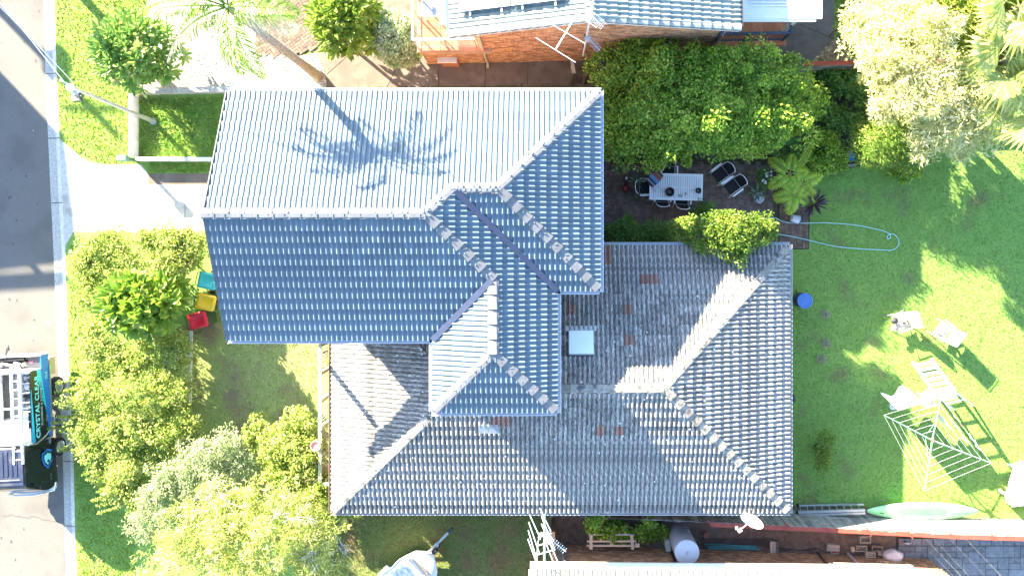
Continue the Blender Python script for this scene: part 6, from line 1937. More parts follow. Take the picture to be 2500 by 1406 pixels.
# graphics on the street side (flat print, 2 mm proud)
xg = xs_ + .002
def gfx(name, pts, mat, dx=0.0):
    return MB().poly([(xg + dx, y, z) for y, z in pts]).build(name, mat, truck, local=True)
gfx('side_stripe', [(-.53, 1.83), (-.53, 1.68), (.2, 1.72), (1.3, 1.80), (1.3, 1.83)], M['truck_cyan'])
gfx('side_stripe', [(1.97, .84), (1.97, 1.30), (1.55, 1.24), (.55, 1.09), (.15, .98), (-.5, .94), (-.5, .84)], M['truck_blue'], .001)
gfx('side_stripe', [(1.97, 1.50), (1.97, 1.28), (1.5, 1.19), (.55, 1.03), (.75, 1.20), (1.5, 1.40)], M['truck_cyan'], .002)
gfx('side_stripe', [(-.53, 1.80), (-.53, 1.72), (.1, 1.745)], M['truck_blue'], .003)
def letters(name, body, size, y, z, mat, dx=.004, sh=0.0, yrot=0.0, parent=truck, bold=0.0):
    cu = bpy.data.curves.new(name, 'FONT'); cu.body = body; cu.size = size; cu.extrude = .001; cu.offset = bold; cu.shear = sh; cu.space_character = 1.05
    ob = bpy.data.objects.new(name + '_tmp', cu); COL.objects.link(ob)
    dg = bpy.context.evaluated_depsgraph_get(); me = bpy.data.meshes.new_from_object(ob.evaluated_get(dg))
    bpy.data.objects.remove(ob); me.materials.clear(); me.materials.append(mat)
    T = Matrix(((0, 0, 1, xg + dx), (1, 0, 0, y), (0, 1, 0, z), (0, 0, 0, 1)))
    me.transform(T @ Matrix.Rotation(yrot, 4, 'Z'))
    return link(bpy.data.objects.new(name, me), parent)
letters('lettering', 'CRYSTAL CLEAR', .285, -.42, 1.42, M['print_cyan'], bold=.007)
letters('lettering', 'PLUMBING & ROOFING', .135, -.02, 1.24, M['print_grey'], bold=.002)
letters('lettering', '0417 745 701', .155, .62, 1.12, M['print_dark'], sh=.2, yrot=math.radians(8), bold=.004)
letters('lettering', 'GLS', .16, 1.55, .93, M['print_cyan'], bold=.003)
letters('lettering', 'Only', .12, .05, 1.0, M['print_grey'], sh=.3)
# shelf boxes along both sides, ladder above
M['bin_white'] = pm('bin_white', (.66, .67, .68), (.74, .75, .76), scale=6, rough=.5)
for s in (-1, 1):
    LB('shelf', (s * .69, .72, 1.50), (.36, 2.44, .03), M['bin_white'])
    LB('shelf_wall', (s * .50, .72, 1.55), (.03, 2.44, .62), M['bin_white'])
    for i in range(8):
        y = -.44 + i * .33
        LB('divider', (s * .69, y, 1.66), (.35, .02, .30), M['bin_white'])
        if i < 7 and not (i < 2):
            mb = MB()
            for _ in range(4):
                mb.box((s * .69 + R.uniform(-.09, .09), y + .165 + R.uniform(-.07, .07), 1.60 + R.uniform(-.04, .04)), (R.uniform(.05, .14), R.uniform(.05, .16), .08), R.uniform(0, 3))
            mb.tube([(s * .69 - .1, y + .1, 1.64), (s * .69 + .1, y + .25, 1.66)], .03, 6)
            mb.build('bin_contents', [M['bin_white'], M['galv'], M['dark_metal']][(i + (s > 0)) % 3], truck, local=True)
LB('locker', (0, -.14, 1.46), (.94, .72, .84), M['white_metal'], bevel=.015)
LB('side_locker', (.69, -.26, 1.66), (.36, .46, .33), M['white_metal'], bevel=.01)
LB('locker_lid', (.62, .1, 1.80), (.30, 1.0, .02), M['alu'])
mb = MB()
for i in range(4):
    for j in range(3): mb.box((-.32 + j * .32, .45 + i * .36, .885), (.28, .30, .02))
mb.build('floor_panel', M['galv'], truck, local=True)
rk = LB('rack_bar', (0, 1.95, 2.02), (1.8, .06, .06), M['white_metal'])
LB('rack_bar', (0, -.52, 2.02), (1.8, .06, .06), M['white_metal'])
LB('rack_bar', (0, .72, 2.02), (1.8, .05, .05), M['white_metal'])
for s in (-1, 1):
    for y in (1.95, .72, -.52): LB('rack_post', (s * .87, y, 1.92), (.05, .05, .2), M['white_metal'])
lad = thing('roof_ladder', 'long white ladder lying along the roof rack of the work truck', 'ladder', G(99, 1019), math.radians(2.2))
for x in (.42, .72): MB().box((x, .48, 2.09), (.05, 3.3, .09)).build('side_rail', M['white_metal'], lad, local=True)
for i in range(11): MB().box((.57, -1.02 + i * .3, 2.09), (.26, .035, .035)).build('rung', M['white_metal'], lad, local=True)
# rear tray junk
jk = thing('pipe_bundle', 'jumble of grey pipes, rags and a crate in the back tray of the truck', 'junk', G(99, 1019), math.radians(2.2))
mb = MB()
mb.tube([(-.7, 2.28, 1.10), (.25, 2.33, 1.12)], .055, 8); mb.tube([(-.8, 2.20, 1.06), (.3, 2.24, 1.06)], .05, 8)
mb.build('black_pipe', M['black'], jk, local=True)
MB().tube([(-.55, 2.2, 1.14), (.1, 2.02, 1.16)], .05, 8).build('grey_pipe', M['galv'], jk, local=True)
MB().tube([(-.1, 2.2, 1.12), (.12, 2.12, 1.14)], .07, 8).build('grey_elbow', M['alu'], jk, local=True)
MB().tube([(.16, 2.1, 1.12), (.32, 2.16, 1.14)], .06, 8).build('cream_pipe', M['cream_pipe'], jk, local=True)
MB().box((.62, 2.2, 1.02), (.44, .40, .28)).build('crate', M['dark_metal'], jk, local=True)
MB().box((.52, 2.2, 1.17), (.12, .06, .01)).build('crate_label', pm('pink_label', (.6, .06, .2)), jk, local=True)
MB().box((-.3, 2.1, .98), (.5, .3, .16), .3).build('rag_pile', M['dark_metal'], jk, local=True, bevel=.05)
MB().box((-.78, 2.2, 1.0), (.26, .36, .2), .1).build('white_carton', M['bin_white'], jk, local=True)
# cab
cabv = [(-.62, 2.02), (-.62, .55), (-2.32, .45), (-2.40, .95), (-2.32, 1.30), (-2.02, 2.0), (-1.88, 2.06), (-.72, 2.08)]   # (y, z) outline
mb = MB(); wlo, whi = .86, .74
def cabw(z): return wlo - (wlo - whi) * max(0, (z - 1.15)) / .95
L_ = [(cabw(z), y, z) for y, z in cabv]; Rr = [(-x, y, z) for x, y, z in L_]; n_ = len(L_)
mb.add(L_ + Rr, [tuple(range(n_)), tuple(range(2 * n_ - 1, n_ - 1, -1))] + [(i, n_ + i, n_ + (i + 1) % n_, (i + 1) % n_) for i in range(n_)])
cab = mb.build('cab', M['truck_black'], truck, local=True, bevel=.03)
LB('cab_roof', (0, -1.28, 2.075), (1.40, 1.26, .03), M['truck_navy'], bevel=.012)
mb = MB()
for i in range(7): mb.box((-.48 + i * .16, -1.16, 2.097), (.07, .86, .02))
mb.build('roof_rib', M['truck_navy'], truck, local=True, bevel=.006)
MB().tube([(-.6, -1.72, 2.13), (.6, -1.70, 2.13)], .012, 5).build('roof_bar', M['galv'], truck, local=True)
gl = pm('truck_glass', (.012, .016, .02), rough=.06, spec=.7, coat=.5)
mb = MB(); mb.add([(.66, -2.04, 1.965), (-.66, -2.04, 1.965), (-.74, -2.305, 1.335), (.74, -2.305, 1.335)], [(0, 1, 2, 3)])
for v in range(len(mb.v)): x, y, z = mb.v[v]; mb.v[v] = (x, y - .006, z + .006)
mb.build('windscreen', gl, truck, local=True)
for s in (-1, 1):
    pts = [(-.80, 1.94), (-.80, 1.36), (-2.16, 1.36), (-1.92, 1.92)]
    mb = MB(); mb.poly([(s * (cabw(z) + .006), y, z) for y, z in pts]); mb.build('side_window', gl, truck, local=True)
    mb = MB(); mb.tube([(s * (cabw(z) + .006), y, z) for y, z in pts + [pts[0]]], .012, 4); mb.build('window_seal', M['rubber'], truck, local=True)
    MB().box((s * .885, -.92, 1.18), (.03, .16, .03)).build('door_handle', M['dark_metal'], truck, local=True)
    mb = MB(); mb.tube([(s * .82, -2.0, 1.75), (s * 1.02, -2.1, 1.7)], .014, 5); mb.box((s * 1.06, -2.08, 1.62), (.06, .15, .26)); mb.build('mirror', M['black'], truck, local=True)
    LB('wheel_arch', (s * .80, -1.02, .74), (.17, .86, .05), M['truck_black'])
    mb = MB(); mb.tube([(s * .80, -.56, 1.9), (s * .90, -.60, 1.62), (s * .98, -.40, 1.2), (s * 1.03, -.05, .82), (s * 1.03, .16, .80), (s * .93, .22, .84)], .024, 6)
    mb.build('side_bar', M['alu'], truck, local=True, smooth=True)
    mb = MB(); mb.lathe((s * .66, -2.39, .82), [(.10, 0), (.11, .03), (0, .045)], 14, Matrix.Rotation(math.radians(90), 4, 'X')); mb.build('headlight', pm('lens', (.6, .66, .7), rough=.1), truck, local=True)
bb = MB(); bb.tube([(-.86, -2.22, .62), (-.80, -2.50, .62), (-.3, -2.58, .64), (.3, -2.58, .64), (.80, -2.50, .62), (.86, -2.22, .62)], .055, 8)
bb.tube([(-.62, -2.52, .95), (-.3, -2.56, 1.0), (.3, -2.56, 1.0), (.62, -2.52, .95)], .03, 8)
for x in (-.62, .62): bb.tube([(x, -2.52, .95), (x, -2.54, .62)], .03, 6)
bb.build('bull_bar', M['alu'], truck, local=True, smooth=True)
LB('bumper', (0, -2.40, .60), (1.66, .16, .24), M['white_metal'], bevel=.03)
LB('wiper', (.25, -2.1, 1.56), (.5, .02, .02), M['black'], Mx=Matrix.Rotation(.6, 4, 'X'))
mb = MB(); mb.tube([(-.3, 2.46, 1.3), (-.25, 2.66, 1.28)], .03, 6); mb.box((-.22, 2.7, 1.28), (.08, .10, .08)); mb.tube([(-.22, 2.72, 1.28), (-.2, 2.84, 1.26)], .02, 6)
mb.build('tap_fitting', M['dark_metal'], truck, local=True)
# shield emblem on the door
def shield(sc, mat, dx, cy=-1.28, cz=1.02):
    o_ = [(-.9, .85), (-.45, .95), (0, 1.2), (.45, .95), (.9, .85), (.95, .2), (.7, -.5), (0, -1.15), (-.7, -.5), (-.95, .2)]
    pts = [(cy + z * sc * .9, cz + y * sc) for y, z in o_]
    return MB().poly([(.874 + dx, a, b) for a, b in pts]).build('emblem', mat, truck, local=True)
shield(.34, M['truck_blue'], .0); shield(.27, M['print_dark'], .002); shield(.20, M['print_cyan'], .004)
mb = MB(); mb.poly([(.880, -1.40, 1.08), (.880, -1.33, 1.05), (.880, -1.30, .97), (.880, -1.36, .92), (.880, -1.44, .95), (.880, -1.45, 1.0), (.880, -1.39, .98)]); mb.build('emblem_drop', M['print_dark'], truck, local=True)
letters('lettering', 'Lic. 118', .06, -2.05, .86, M['print_grey'], dx=-.024)

# ------------------------------------------------------------------ wheelie bins
def bin_(label, px, py, rz, lid, body):
    zt = 1.05; p = P(px, py, zt)
    t = thing('wheelie_bin', label, 'bin', (p.x, p.y, 0), rz, group='wheelie bins beside the garage')
    mb = MB(); b0, b1 = (.20, .25), (.27, .33)
    vs = [(a * b0[0], b * b0[1], .06) for b in (-1, 1) for a in (-1, 1)] + [(a * b1[0], b * b1[1], zt - .06) for b in (-1, 1) for a in (-1, 1)]
    mb.add(vs, [(0, 2, 3, 1), (4, 5, 7, 6), (0, 1, 5, 4), (1, 3, 7, 5), (3, 2, 6, 7), (2, 0, 4, 6)]); mb.build('bin_body', body, t, local=True, bevel=.03)
    mb = MB(); mb.box((0, 0, zt - .04), (.59, .71, .05)); o = mb.build('rim', body, t, local=True, bevel=.012)
    mb = MB(); w_, d_ = .285, .34
    ring = lambda k, z: [(x * w_ * k, y * d_ * k, z) for x, y in ((-.82, -1), (.82, -1), (1, -.8), (1, .9), (.9, 1), (-.9, 1), (-1, .9), (-1, -.8))]
    r = [ring(1, zt - .012), ring(1, zt + .01), ring(.88, zt + .05), ring(.7, zt + .055), ring(.66, zt + .042)]
    vs = [q for x in r for q in x]; fs = [(j * 8 + k, j * 8 + (k + 1) % 8, (j + 1) * 8 + (k + 1) % 8, (j + 1) * 8 + k) for j in range(4) for k in range(8)] + [tuple(range(8))[::-1], tuple(range(32, 40))]
    mb.add(vs, fs); mb.build('lid', lid, t, local=True, smooth=True)
    MB().tube([(-.24, .36, zt - .02), (-.24, .42, zt - .01), (.24, .42, zt - .01), (.24, .36, zt - .02)], .016, 6).build('handle', body, t, local=True)
    for s in (-1, 1):
        mb = MB(); mb.lathe((s * .25, .27, .1), [(.03, -.03), (.1, -.03), (.1, .03), (.03, .03)], 14, Matrix.Rotation(1.571, 4, 'Y')); mb.build('wheel', M['rubber'], t, local=True)
    return t
bgreen = pm('bin_green', (.035, .06, .03), (.045, .075, .04), scale=4, rough=.5)
lid = lambda n, c: pm(n, c, tuple(x * .9 for x in c), scale=5, rough=.38, spec=.5)
bin_('wheelie bin with a teal lid, nearest the driveway', 507, 686, math.radians(78), lid('lid_teal', (.05, .42, .36)), bgreen)
bin_('wheelie bin with a yellow lid between teal and red bins', 503, 738, math.radians(78), lid('lid_yellow', (.72, .46, .01)), bgreen)
bin_('wheelie bin with a red lid, farthest from the driveway', 483, 782, math.radians(104), lid('lid_red', (.58, .012, .018)), bgreen)
t = thing('corrugated_sheet', 'small pale corrugated sheet leaning on the garage beside the yellow bin', 'sheet', G(545, 738))
mb = MB()
for i in range(7):
    c = P(533, 722 + i * 5.2, .8); mb.beam(c, c + Vector((.34, 0, .25)), .05, .02)
mb.build('sheet', M['white_metal'], t)
# ------------------------------------------------------------------ patio furniture
M['white_frame'] = pm('white_frame', (.78, .82, .84), (.82, .85, .86), scale=4, rough=.4)
M['sling'] = pm('black_sling', (.008, .009, .012), (.013, .014, .018), scale=40, rough=.8)
tz = .74
ta, tb_ = P(1586, 424, tz), P(1716, 489, tz)
tcx, tcy = (ta.x + tb_.x) / 2, (ta.y + tb_.y) / 2; tw, td = abs(tb_.x - ta.x), abs(tb_.y - ta.y)
tbl = thing('patio_table', 'long white slatted outdoor table on the shaded patio', 'table', (tcx, tcy, 0), math.radians(-1.2))
for s in (-1, 1):
    MB().box((0, s * (td / 2 - .045), tz - .02), (tw, .09, .035)).build('frame_rail', M['white_frame'], tbl, local=True)
    MB().box((s * (tw / 2 - .035), 0, tz - .02), (.07, td - .182, .035)).build('frame_rail', M['white_frame'], tbl, local=True)
    for q_ in (-1, 1): MB().box((s * (tw / 2 - .08), q_ * (td / 2 - .08), (tz - .04) / 2), (.06, .06, tz - .04)).build('leg', M['white_frame'], tbl, local=True)
ns = 22; sw_ = (tw - .146) / ns; proto = None
for i in range(ns):
    x = -(tw - .146) / 2 + (i + .5) * sw_
    if proto is None: o = proto = MB().box((0, 0, tz - .022), (sw_ - .014, td - .184, .022)).build('slat', M['white_frame'], tbl, local=True)
    else: o = proto.copy(); link(o, tbl)
    o.location = (x, 0, 0)
MB().box((0, 0, tz - .12), (tw - .2, .05, .06)).build('under_beam', M['white_frame'], tbl, local=True)
tt_ = lambda px, py: P(px, py, tz)
def bowl(label, px, py, r, h):
    t = thing('bowl', label, 'bowl', tt_(px, py))
    mb = MB(); mb.lathe(tt_(px, py), [(r * .55, 0), (r * .9, h * .5), (r, h), (r * .93, h), (r * .8, h * .5), (r * .4, h * .18), (0, h * .16)], 26); mb.build('bowl_body', M['black'], t, smooth=True)
    mb = MB()
    for i in range(8):
        a = i * .785; mb.lathe(tt_(px, py) + Vector((math.cos(a) * r * .3, math.sin(a) * r * .3, h * .2)), [(.008, 0), (.008, .006)], 6)
    mb.build('vent_hole', M['galv'], t)
bowl('larger round black bowl near the middle of the white table', 1634, 469, .165, .12)
bowl('smaller black bowl near the right end of the white table', 1704, 466, .105, .10)
t = thing('ashtray', 'clear glass ashtray between the two black bowls', 'ashtray', tt_(1661, 478))
MB().lathe(tt_(1661, 478), [(.05, 0), (.066, .03), (.06, .035), (.045, .012), (0, .012)], 18).build('dish', glassm('ashtray_glass', (.55, .66, .7), .55, .1), t, smooth=True)
t = thing('peg', 'small brown peg lying on the white table', 'peg', tt_(1674, 474))
MB().box(tt_(1674, 474) + Vector((0, 0, .01)), (.03, .11, .02), -.3).build('peg_body', M['timber_brown'], t)
rr = random.Random(8)
for i in range(9):
    p = tt_(1598 + rr.uniform(-5, 12), 460 + rr.uniform(-6, 8)); o = MB().box(p + Vector((0, 0, .006)), (.03, .022, .01), rr.uniform(0, 3)).build('dry_leaf', M['timber_grey'], None)
    tag(o, 'tiny dry leaf fallen on the left end of the white table', 'leaf', 'dry leaves on the table')

def patio_chair(label, px, py, rz):
    """px,py: seat centre at 0.43 m; the back is towards local +y"""
    p = P(px, py, .43)
    if not hasattr(patio_chair, 'proto'):
        t = thing('patio_chair', label, 'chair', (p.x, p.y, 0), rz, group='black and white patio chairs')
        mb = MB(); mb.box((0, -.02, .43), (.44, .46, .02)); mb.build('seat', M['sling'], t, local=True)
        mb = MB(); mb.add([(-.22, .21, .44), (.22, .21, .44), (.21, .36, .92), (.1, .40, .96), (-.1, .40, .96), (-.21, .36, .92)], [(0, 1, 2, 3, 4, 5)])
        mb.add([(-.22, .225, .44), (.22, .225, .44), (.21, .375, .92), (.1, .415, .96), (-.1, .415, .96), (-.21, .375, .92)], [(5, 4, 3, 2, 1, 0)]); mb.build('backrest', M['sling'], t, local=True)
        MB().tube([(-.23, .35, .92), (-.12, .41, .965), (0, .42, .97), (.12, .41, .965), (.23, .35, .92)], .013, 5).build('top_rail', M['white_frame'], t, local=True)
        MB().tube([(-.22, .215, .45), (.22, .215, .45)], .009, 5).build('cross_rail', M['white_frame'], t, local=True)
        for s in (-1, 1):
            MB().tube([(s * .235, -.27, .42), (s * .235, .2, .43), (s * .225, .36, .93)], .013, 5).build('side_frame', M['white_frame'], t, local=True)
            MB().box((s * .295, -.02, .645), (.055, .46, .025)).build('armrest', M['white_frame'], t, local=True, bevel=.008)
            MB().tube([(s * .29, -.22, .64), (s * .285, -.29, .0)], .013, 5).build('leg', M['white_frame'], t, local=True)
            MB().tube([(s * .29, .18, .64), (s * .285, .33, .0)], .013, 5).build('leg', M['white_frame'], t, local=True)
            MB().box((s * .285, .33, .012), (.05, .07, .024)).build('foot', M['dark_metal'], t, local=True)
        patio_chair.proto = t; return t
    return dup(patio_chair.proto, (p.x, p.y, 0), rz, label, 'black and white patio chairs')
patio_chair('black patio chair tucked under the table below the larger bowl', 1616, 479, math.radians(178))
patio_chair('black patio chair under the table beside the small dark shrub', 1665, 485, math.radians(176))
patio_chair('black patio chair at the table end next to the potted palm', 1575, 458, math.radians(92))
patio_chair('black patio chair half hidden beneath the evergreen tree behind the table', 1632, 421, math.radians(0))
patio_chair('empty black patio chair under the tree edge, farther from the aloe pot', 1759, 425, math.radians(-53))
patio_chair('empty black patio chair turned away from the table, nearer the aloe pot', 1788, 455, math.radians(-53))
# colourful striped bag on the chair back
cb = thing('striped_bag', 'multicoloured striped bag slung over the corner of the white table', 'bag', P(1598, 436, .9))
c0_, rot_ = P(1598, 436, .86), math.radians(48)
cols = [(.02, .025, .04), (.30, .32, .38), (.03, .05, .10), (.10, .30, .55), (.16, .38, .62), (.45, .14, .16), (.34, .10, .08), (.30, .22, .10), (.14, .05, .03)]
e1_, e2_ = Vector((math.cos(rot_ - .05), math.sin(rot_ - .05), 0)), Vector((-math.sin(rot_ - .05), math.cos(rot_ - .05), 0))
for i, cc_ in enumerate(cols):
    u = (i - 4) * .064
    z_ = .02 * math.sin(i * .9)
    MB().box(c0_ + e1_ * u + Vector((0, 0, z_)), (.0625, .44 - .025 * abs(i - 4), .10), rot_ - .05).build('stripe', pm('bag_stripe', cc_, tuple(x * .7 + .02 for x in cc_), scale=24, rough=.85), cb, bevel=.012)
MB().tube([c0_ + e2_ * .16 - e1_ * .15, c0_ + e2_ * .26 + Vector((0, 0, .05)), c0_ + e2_ * .16 + e1_ * .15], .014, 5).build('bag_strap', M['dark_metal'], cb)
# pots and bits round the patio
t = thing('potted_palm', 'small potted plant with thin arching green leaves beside the patio chair', 'plant', G(1546, 455))
MB().lathe(G(1546, 455), [(.13, 0), (.17, .3), (.19, .32), (.17, .33), (.15, .28)], 16).build('pot', M['rustpot'], t)
rosettes(t, L_grey, [np.array(G(1546, 448, .75)), np.array(G(1544, 470, .6))], [(0, .2, 1), (-.1, -.4, 1)], 20, .34, .035, 1.1)
MB().tube([G(1546, 455, .3), G(1546, 449, .75)], [.02, .015], 5).build('stem', M['bark'], t)
wc = thing('watering_can', 'red plastic watering can standing on the patio bricks by the house', 'watering can', G(1528, 460))
wr_ = pm('red_plastic', (.20, .015, .015), (.25, .02, .02), scale=5, rough=.35)
MB().lathe(G(1527, 461), [(.13, 0), (.13, .2), (.10, .25), (.06, .26)], 16).build('can_body', wr_, wc, smooth=True)
MB().tube([G(1527, 459, .12), G(1526, 450, .24), G(1526, 446, .3)], [.025, .018, .03], 7).build('spout', wr_, wc)
MB().tube([G(1527, 464, .24), G(1528, 468, .32), G(1528, 470, .2), G(1528, 469, .1)], .012, 5).build('handle', wr_, wc)
t = thing('tap_stake', 'small white garden tap cap above the watering can', 'tap', G(1527, 437))
MB().lathe(G(1527, 437), [(.02, 0), (.02, .4), (.05, .4), (.04, .44)], 10).build('tap_body', M['white_metal'], t)
MB().tube([G(1527, 437, .36), G(1527, 442, .34)], .018, 5).build('outlet', M['white_metal'], t)
t = thing('aloe_pot', 'grey green aloe in a pale rimmed round pot at the patio edge', 'plant', G(1849, 484))
MB().lathe(G(1849, 484), [(.14, 0), (.17, .22), (.19, .24), (.175, .25), (.15, .2), (0, .19)], 20).build('pot', M['galv'], t, smooth=True)
rosettes(t, L_grey, [np.array(G(1844, 474, .3))], [(-.2, .3, 1)], 13, .38, .085, 1.15)
fl_ = thing('flower_pot_plant', 'bush of small white and pink flowers beside the golden palms', 'flowers', G(1862, 438))
foliage('foliage', L_under, fl_, [bl(1860, 425, .4, 14, 14, .3), bl(1866, 445, .4, 14, 12, .3)], 1500, .06, .035, .12, 20)
mb = MB(); rr = random.Random(2)
for i in range(26):
    p = G(1860 + rr.uniform(-12, 12), 432 + rr.uniform(-18, 20), .62 + rr.uniform(-.1, .1))
    n_ = 5
    for k in range(n_):
        a = k * 6.283 / n_ + i; d = Vector((math.cos(a), math.sin(a), .2)); s_ = Vector((-math.sin(a), math.cos(a), 0))
        mb.add([p, p + d * .028 + s_ * .016, p + d * .045, p + d * .028 - s_ * .016], [(0, 1, 2, 3)])
mb.build('blossom', pm('blossom', (.66, .55, .58), (.8, .74, .74), scale=9, rough=.7), fl_)
bk = thing('bucket', 'white plastic bucket lying on its side on the paved step', 'bucket', P(1943, 535, .15))
Tb = (Vector((-.9, .25, .12)).normalized()).to_track_quat('Z', 'X').to_matrix().to_4x4()
pb_ = P(1951, 537, .17)
mb = MB(); mb.lathe(pb_, [(.165, 0), (.13, .30), (.12, .31), (0, .31)], 20, Tb); mb.build('bucket_body', M['white_paint'], bk, smooth=True)
mb = MB(); mb.lathe(pb_, [(.18, -.02), (.18, .015), (.16, .015), (.15, -.015), (0, -.015)], 20, Tb); mb.build('rim', M['navy'], bk)
MB().tube([pb_ + Tb @ Vector((.17, 0, 0)), pb_ + Tb @ Vector((.12, .16, -.06)), pb_ + Tb @ Vector((0, .22, -.1)), pb_ + Tb @ Vector((-.12, .16, -.06)), pb_ + Tb @ Vector((-.17, 0, 0))], .007, 5).build('wire_handle', M['dark_metal'], bk)
# garden hose loop on the lawn
def smooth_path(pts, n=8):
    out = []; m = len(pts)
    for i in range(m - 1):
        p0, p1, p2, p3 = [Vector(pts[max(0, min(m - 1, j))]) for j in (i - 1, i, i + 1, i + 2)]
        for k in range(n):
            t = k / n
            out.append(.5 * ((2 * p1) + (p2 - p0) * t + (2 * p0 - 5 * p1 + 4 * p2 - p3) * t * t + (3 * p1 - p0 - 3 * p2 + p3) * t ** 3))
    out.append(Vector(pts[-1])); return out
hs = [(1622, 545), (1640, 541), (1680, 545), (1790, 548), (1880, 532), (1905, 539), (1925, 544), (1960, 545), (2010, 544), (2060, 547), (2100, 552), (2140, 560), (2160, 566), (2171, 573), (2172, 580), (2167, 584), (2164, 579), (2168, 573), (2180, 572), (2190, 582), (2193, 593), (2187, 605), (2172, 611), (2150, 610), (2090, 607), (2040, 602), (1990, 591), (1940, 579), (1905, 573), (1860, 566)]
hose = thing('garden_hose', 'pale aqua garden hose looped across the shaded lawn', 'hose', G(2050, 575))
MB().tube(smooth_path([G(x, y, .062 if x > 1976 else .058) for x, y in hs]), .016, 6).build('hose_line', pm('hose_aqua', (.32, .58, .56), (.38, .64, .62), scale=5, rough=.45), hose, smooth=True)
t = thing('black_hose', 'black irrigation pipe curving through the dark garden bed', 'hose', G(2045, 300))
MB().tube(smooth_path([G(2034, 276, .5), G(2042, 295, .45), (G(2052, 325, .4)), G(2056, 345, .4), G(2052, 360, .2)]), .035, 6).build('pipe', M['black'], t)
t = thing('blue_tub', 'bright blue plastic tub lying in the garden bed', 'tub', G(2078, 386))
mb = MB(); mb.lathe(G(2074, 382, .12), [(.12, -.16), (.15, .14), (.16, .15), (.13, .12), (.1, -.1)], 14, Matrix.Rotation(math.radians(70), 4, 'Y') @ Matrix.Rotation(.6, 4, 'X')); mb.build('tub_body', pm('blue_plastic', (.02, .2, .62), (.03, .24, .68), scale=4, rough=.4), t)
t = thing('bed_sleeper', 'grey timber sleeper edging the garden bed', 'timber', G(2030, 408))
MB().beam(G(1998, 410, .08), G(2085, 404, .08), .10, .14).build('sleeper', M['timber_grey'], t)
t = thing('step_edging', 'thin timber strip along the top of the paved step', 'timber', G(1940, 503))
MB().beam(G(1908, 503, .05), G(1962, 503, .05), .05, .08).build('strip', M['timber_grey'], t)
# blue drum
dr = thing('blue_drum', 'round blue plastic drum on the lawn against the old roof', 'drum', G(1950, 731))
bd = G(1950, 731)
mb = MB(); mb.lathe(bd, [(.24, 0), (.265, .1), (.27, .45), (.26, .62), (.27, .66), (.265, .70)], 26); mb.build('drum_body', pm('drum_dark', (.03, .05, .11), (.04, .06, .13), scale=4, rough=.5), dr, smooth=True)
mb = MB(); mb.lathe(bd + Vector((0, 0, .70)), [(.275, -.02), (.28, .02), (.25, .03), (.235, .015), (0, .02)], 26); mb.build('lid', pm('drum_lid', (.09, .20, .46), (.11, .23, .5), scale=4, rough=.8, spec=.2), dr, smooth=True)
# bare worn rings in the lawn where plants were pulled out
for px, py, lb in ((2014, 766, 'round bare brown patch in the lawn, nearest the blue drum'), (2015, 838, 'pale middle bare patch in the shaded lawn'), (2005, 876, 'bare lumpy patch in the lawn, closest to the clothesline')):
    n_ = 260; a = NP.rand(n_) * 6.28; r = np.sqrt(NP.rand(n_)) * .17; c = np.array(G(px, py))
    p = np.stack([c[0] + r * np.cos(a), c[1] + r * np.sin(a), np.full(n_, .03)], 1)
    v, f = leaf_quads(p, unit(rnd_dirs(n_) + np.array([0, 0, .5])), unit(rnd_dirs(n_)), .06 + .04 * NP.rand(n_), np.full(n_, .018))
    o = np_mesh('dry_tuft', v, f, L_palmdry, None, None); tag(o, lb, 'dry tuft')

# ------------------------------------------------------------------ lawn chairs, clothesline, ladder, kayak
M['canvas'] = pm('canvas', (.50, .47, .41), (.58, .55, .49), scale=14, rough=.9)
M['steel_frame'] = pm('chair_frame', (.52, .50, .47), (.58, .56, .53), scale=8, rough=.5)
def lawn_chair(label, px, py, rz):
    p = G(px, py); t = thing('folding_chair', label, 'chair', p, rz, group='folding chairs on the lawn')
    mb = MB()
    for i in range(8):
        x0_, x1_ = -.27 + i * .0675, -.27 + (i + 1) * .0675
        f = lambda x: .40 - .07 * math.cos(x / .27 * 1.57)
        mb.quad((x0_, -.26, f(x0_) + .03), (x1_, -.26, f(x1_) + .03), (x1_, .22, f(x1_)), (x0_, .22, f(x0_)))
    mb.build('seat', M['canvas'], t, local=True)
    mb = MB()
    for i in range(8):
        x0_, x1_ = -.27 + i * .0675, -.27 + (i + 1) * .0675
        f = lambda x: .05 * math.cos(x / .27 * 1.57)
        mb.quad((x0_, .22 + f(x0_), .40), (x1_, .22 + f(x1_), .40), (x1_, .44 + f(x1_), .96), (x0_, .44 + f(x0_), .96))
    mb.build('backrest', M['canvas'], t, local=True)
    for s in (-1, 1):
        MB().tube([(s * .29, -.30, 0), (s * .29, .24, .42), (s * .29, .46, 1.0)], .014, 6).build('side_frame', M['steel_frame'], t, local=True)
        MB().tube([(s * .31, .40, 0), (s * .31, -.24, .58)], .013, 6).build('leg', M['steel_frame'], t, local=True)
        MB().box((s * .31, -.02, .60), (.05, .52, .03)).build('armrest', M['canvas'], t, local=True, bevel=.01)
    MB().tube([(-.29, -.27, .42), (.29, -.27, .42)], .012, 5).build('front_bar', M['steel_frame'], t, local=True)
    MB().tube([(-.29, .46, 1.0), (.29, .46, 1.0)], .013, 5).build('top_bar', M['steel_frame'], t, local=True)
    return t
ca = math.radians(105); cb_ = math.radians(-117)
c1 = lawn_chair('folding chair heaped with clothes, nearer the house shadow', 2188, 783, math.radians(-72))
c2 = lawn_chair('folding canvas chair holding a pair of shoes, farther into the sun', 2290, 805, math.radians(-128))
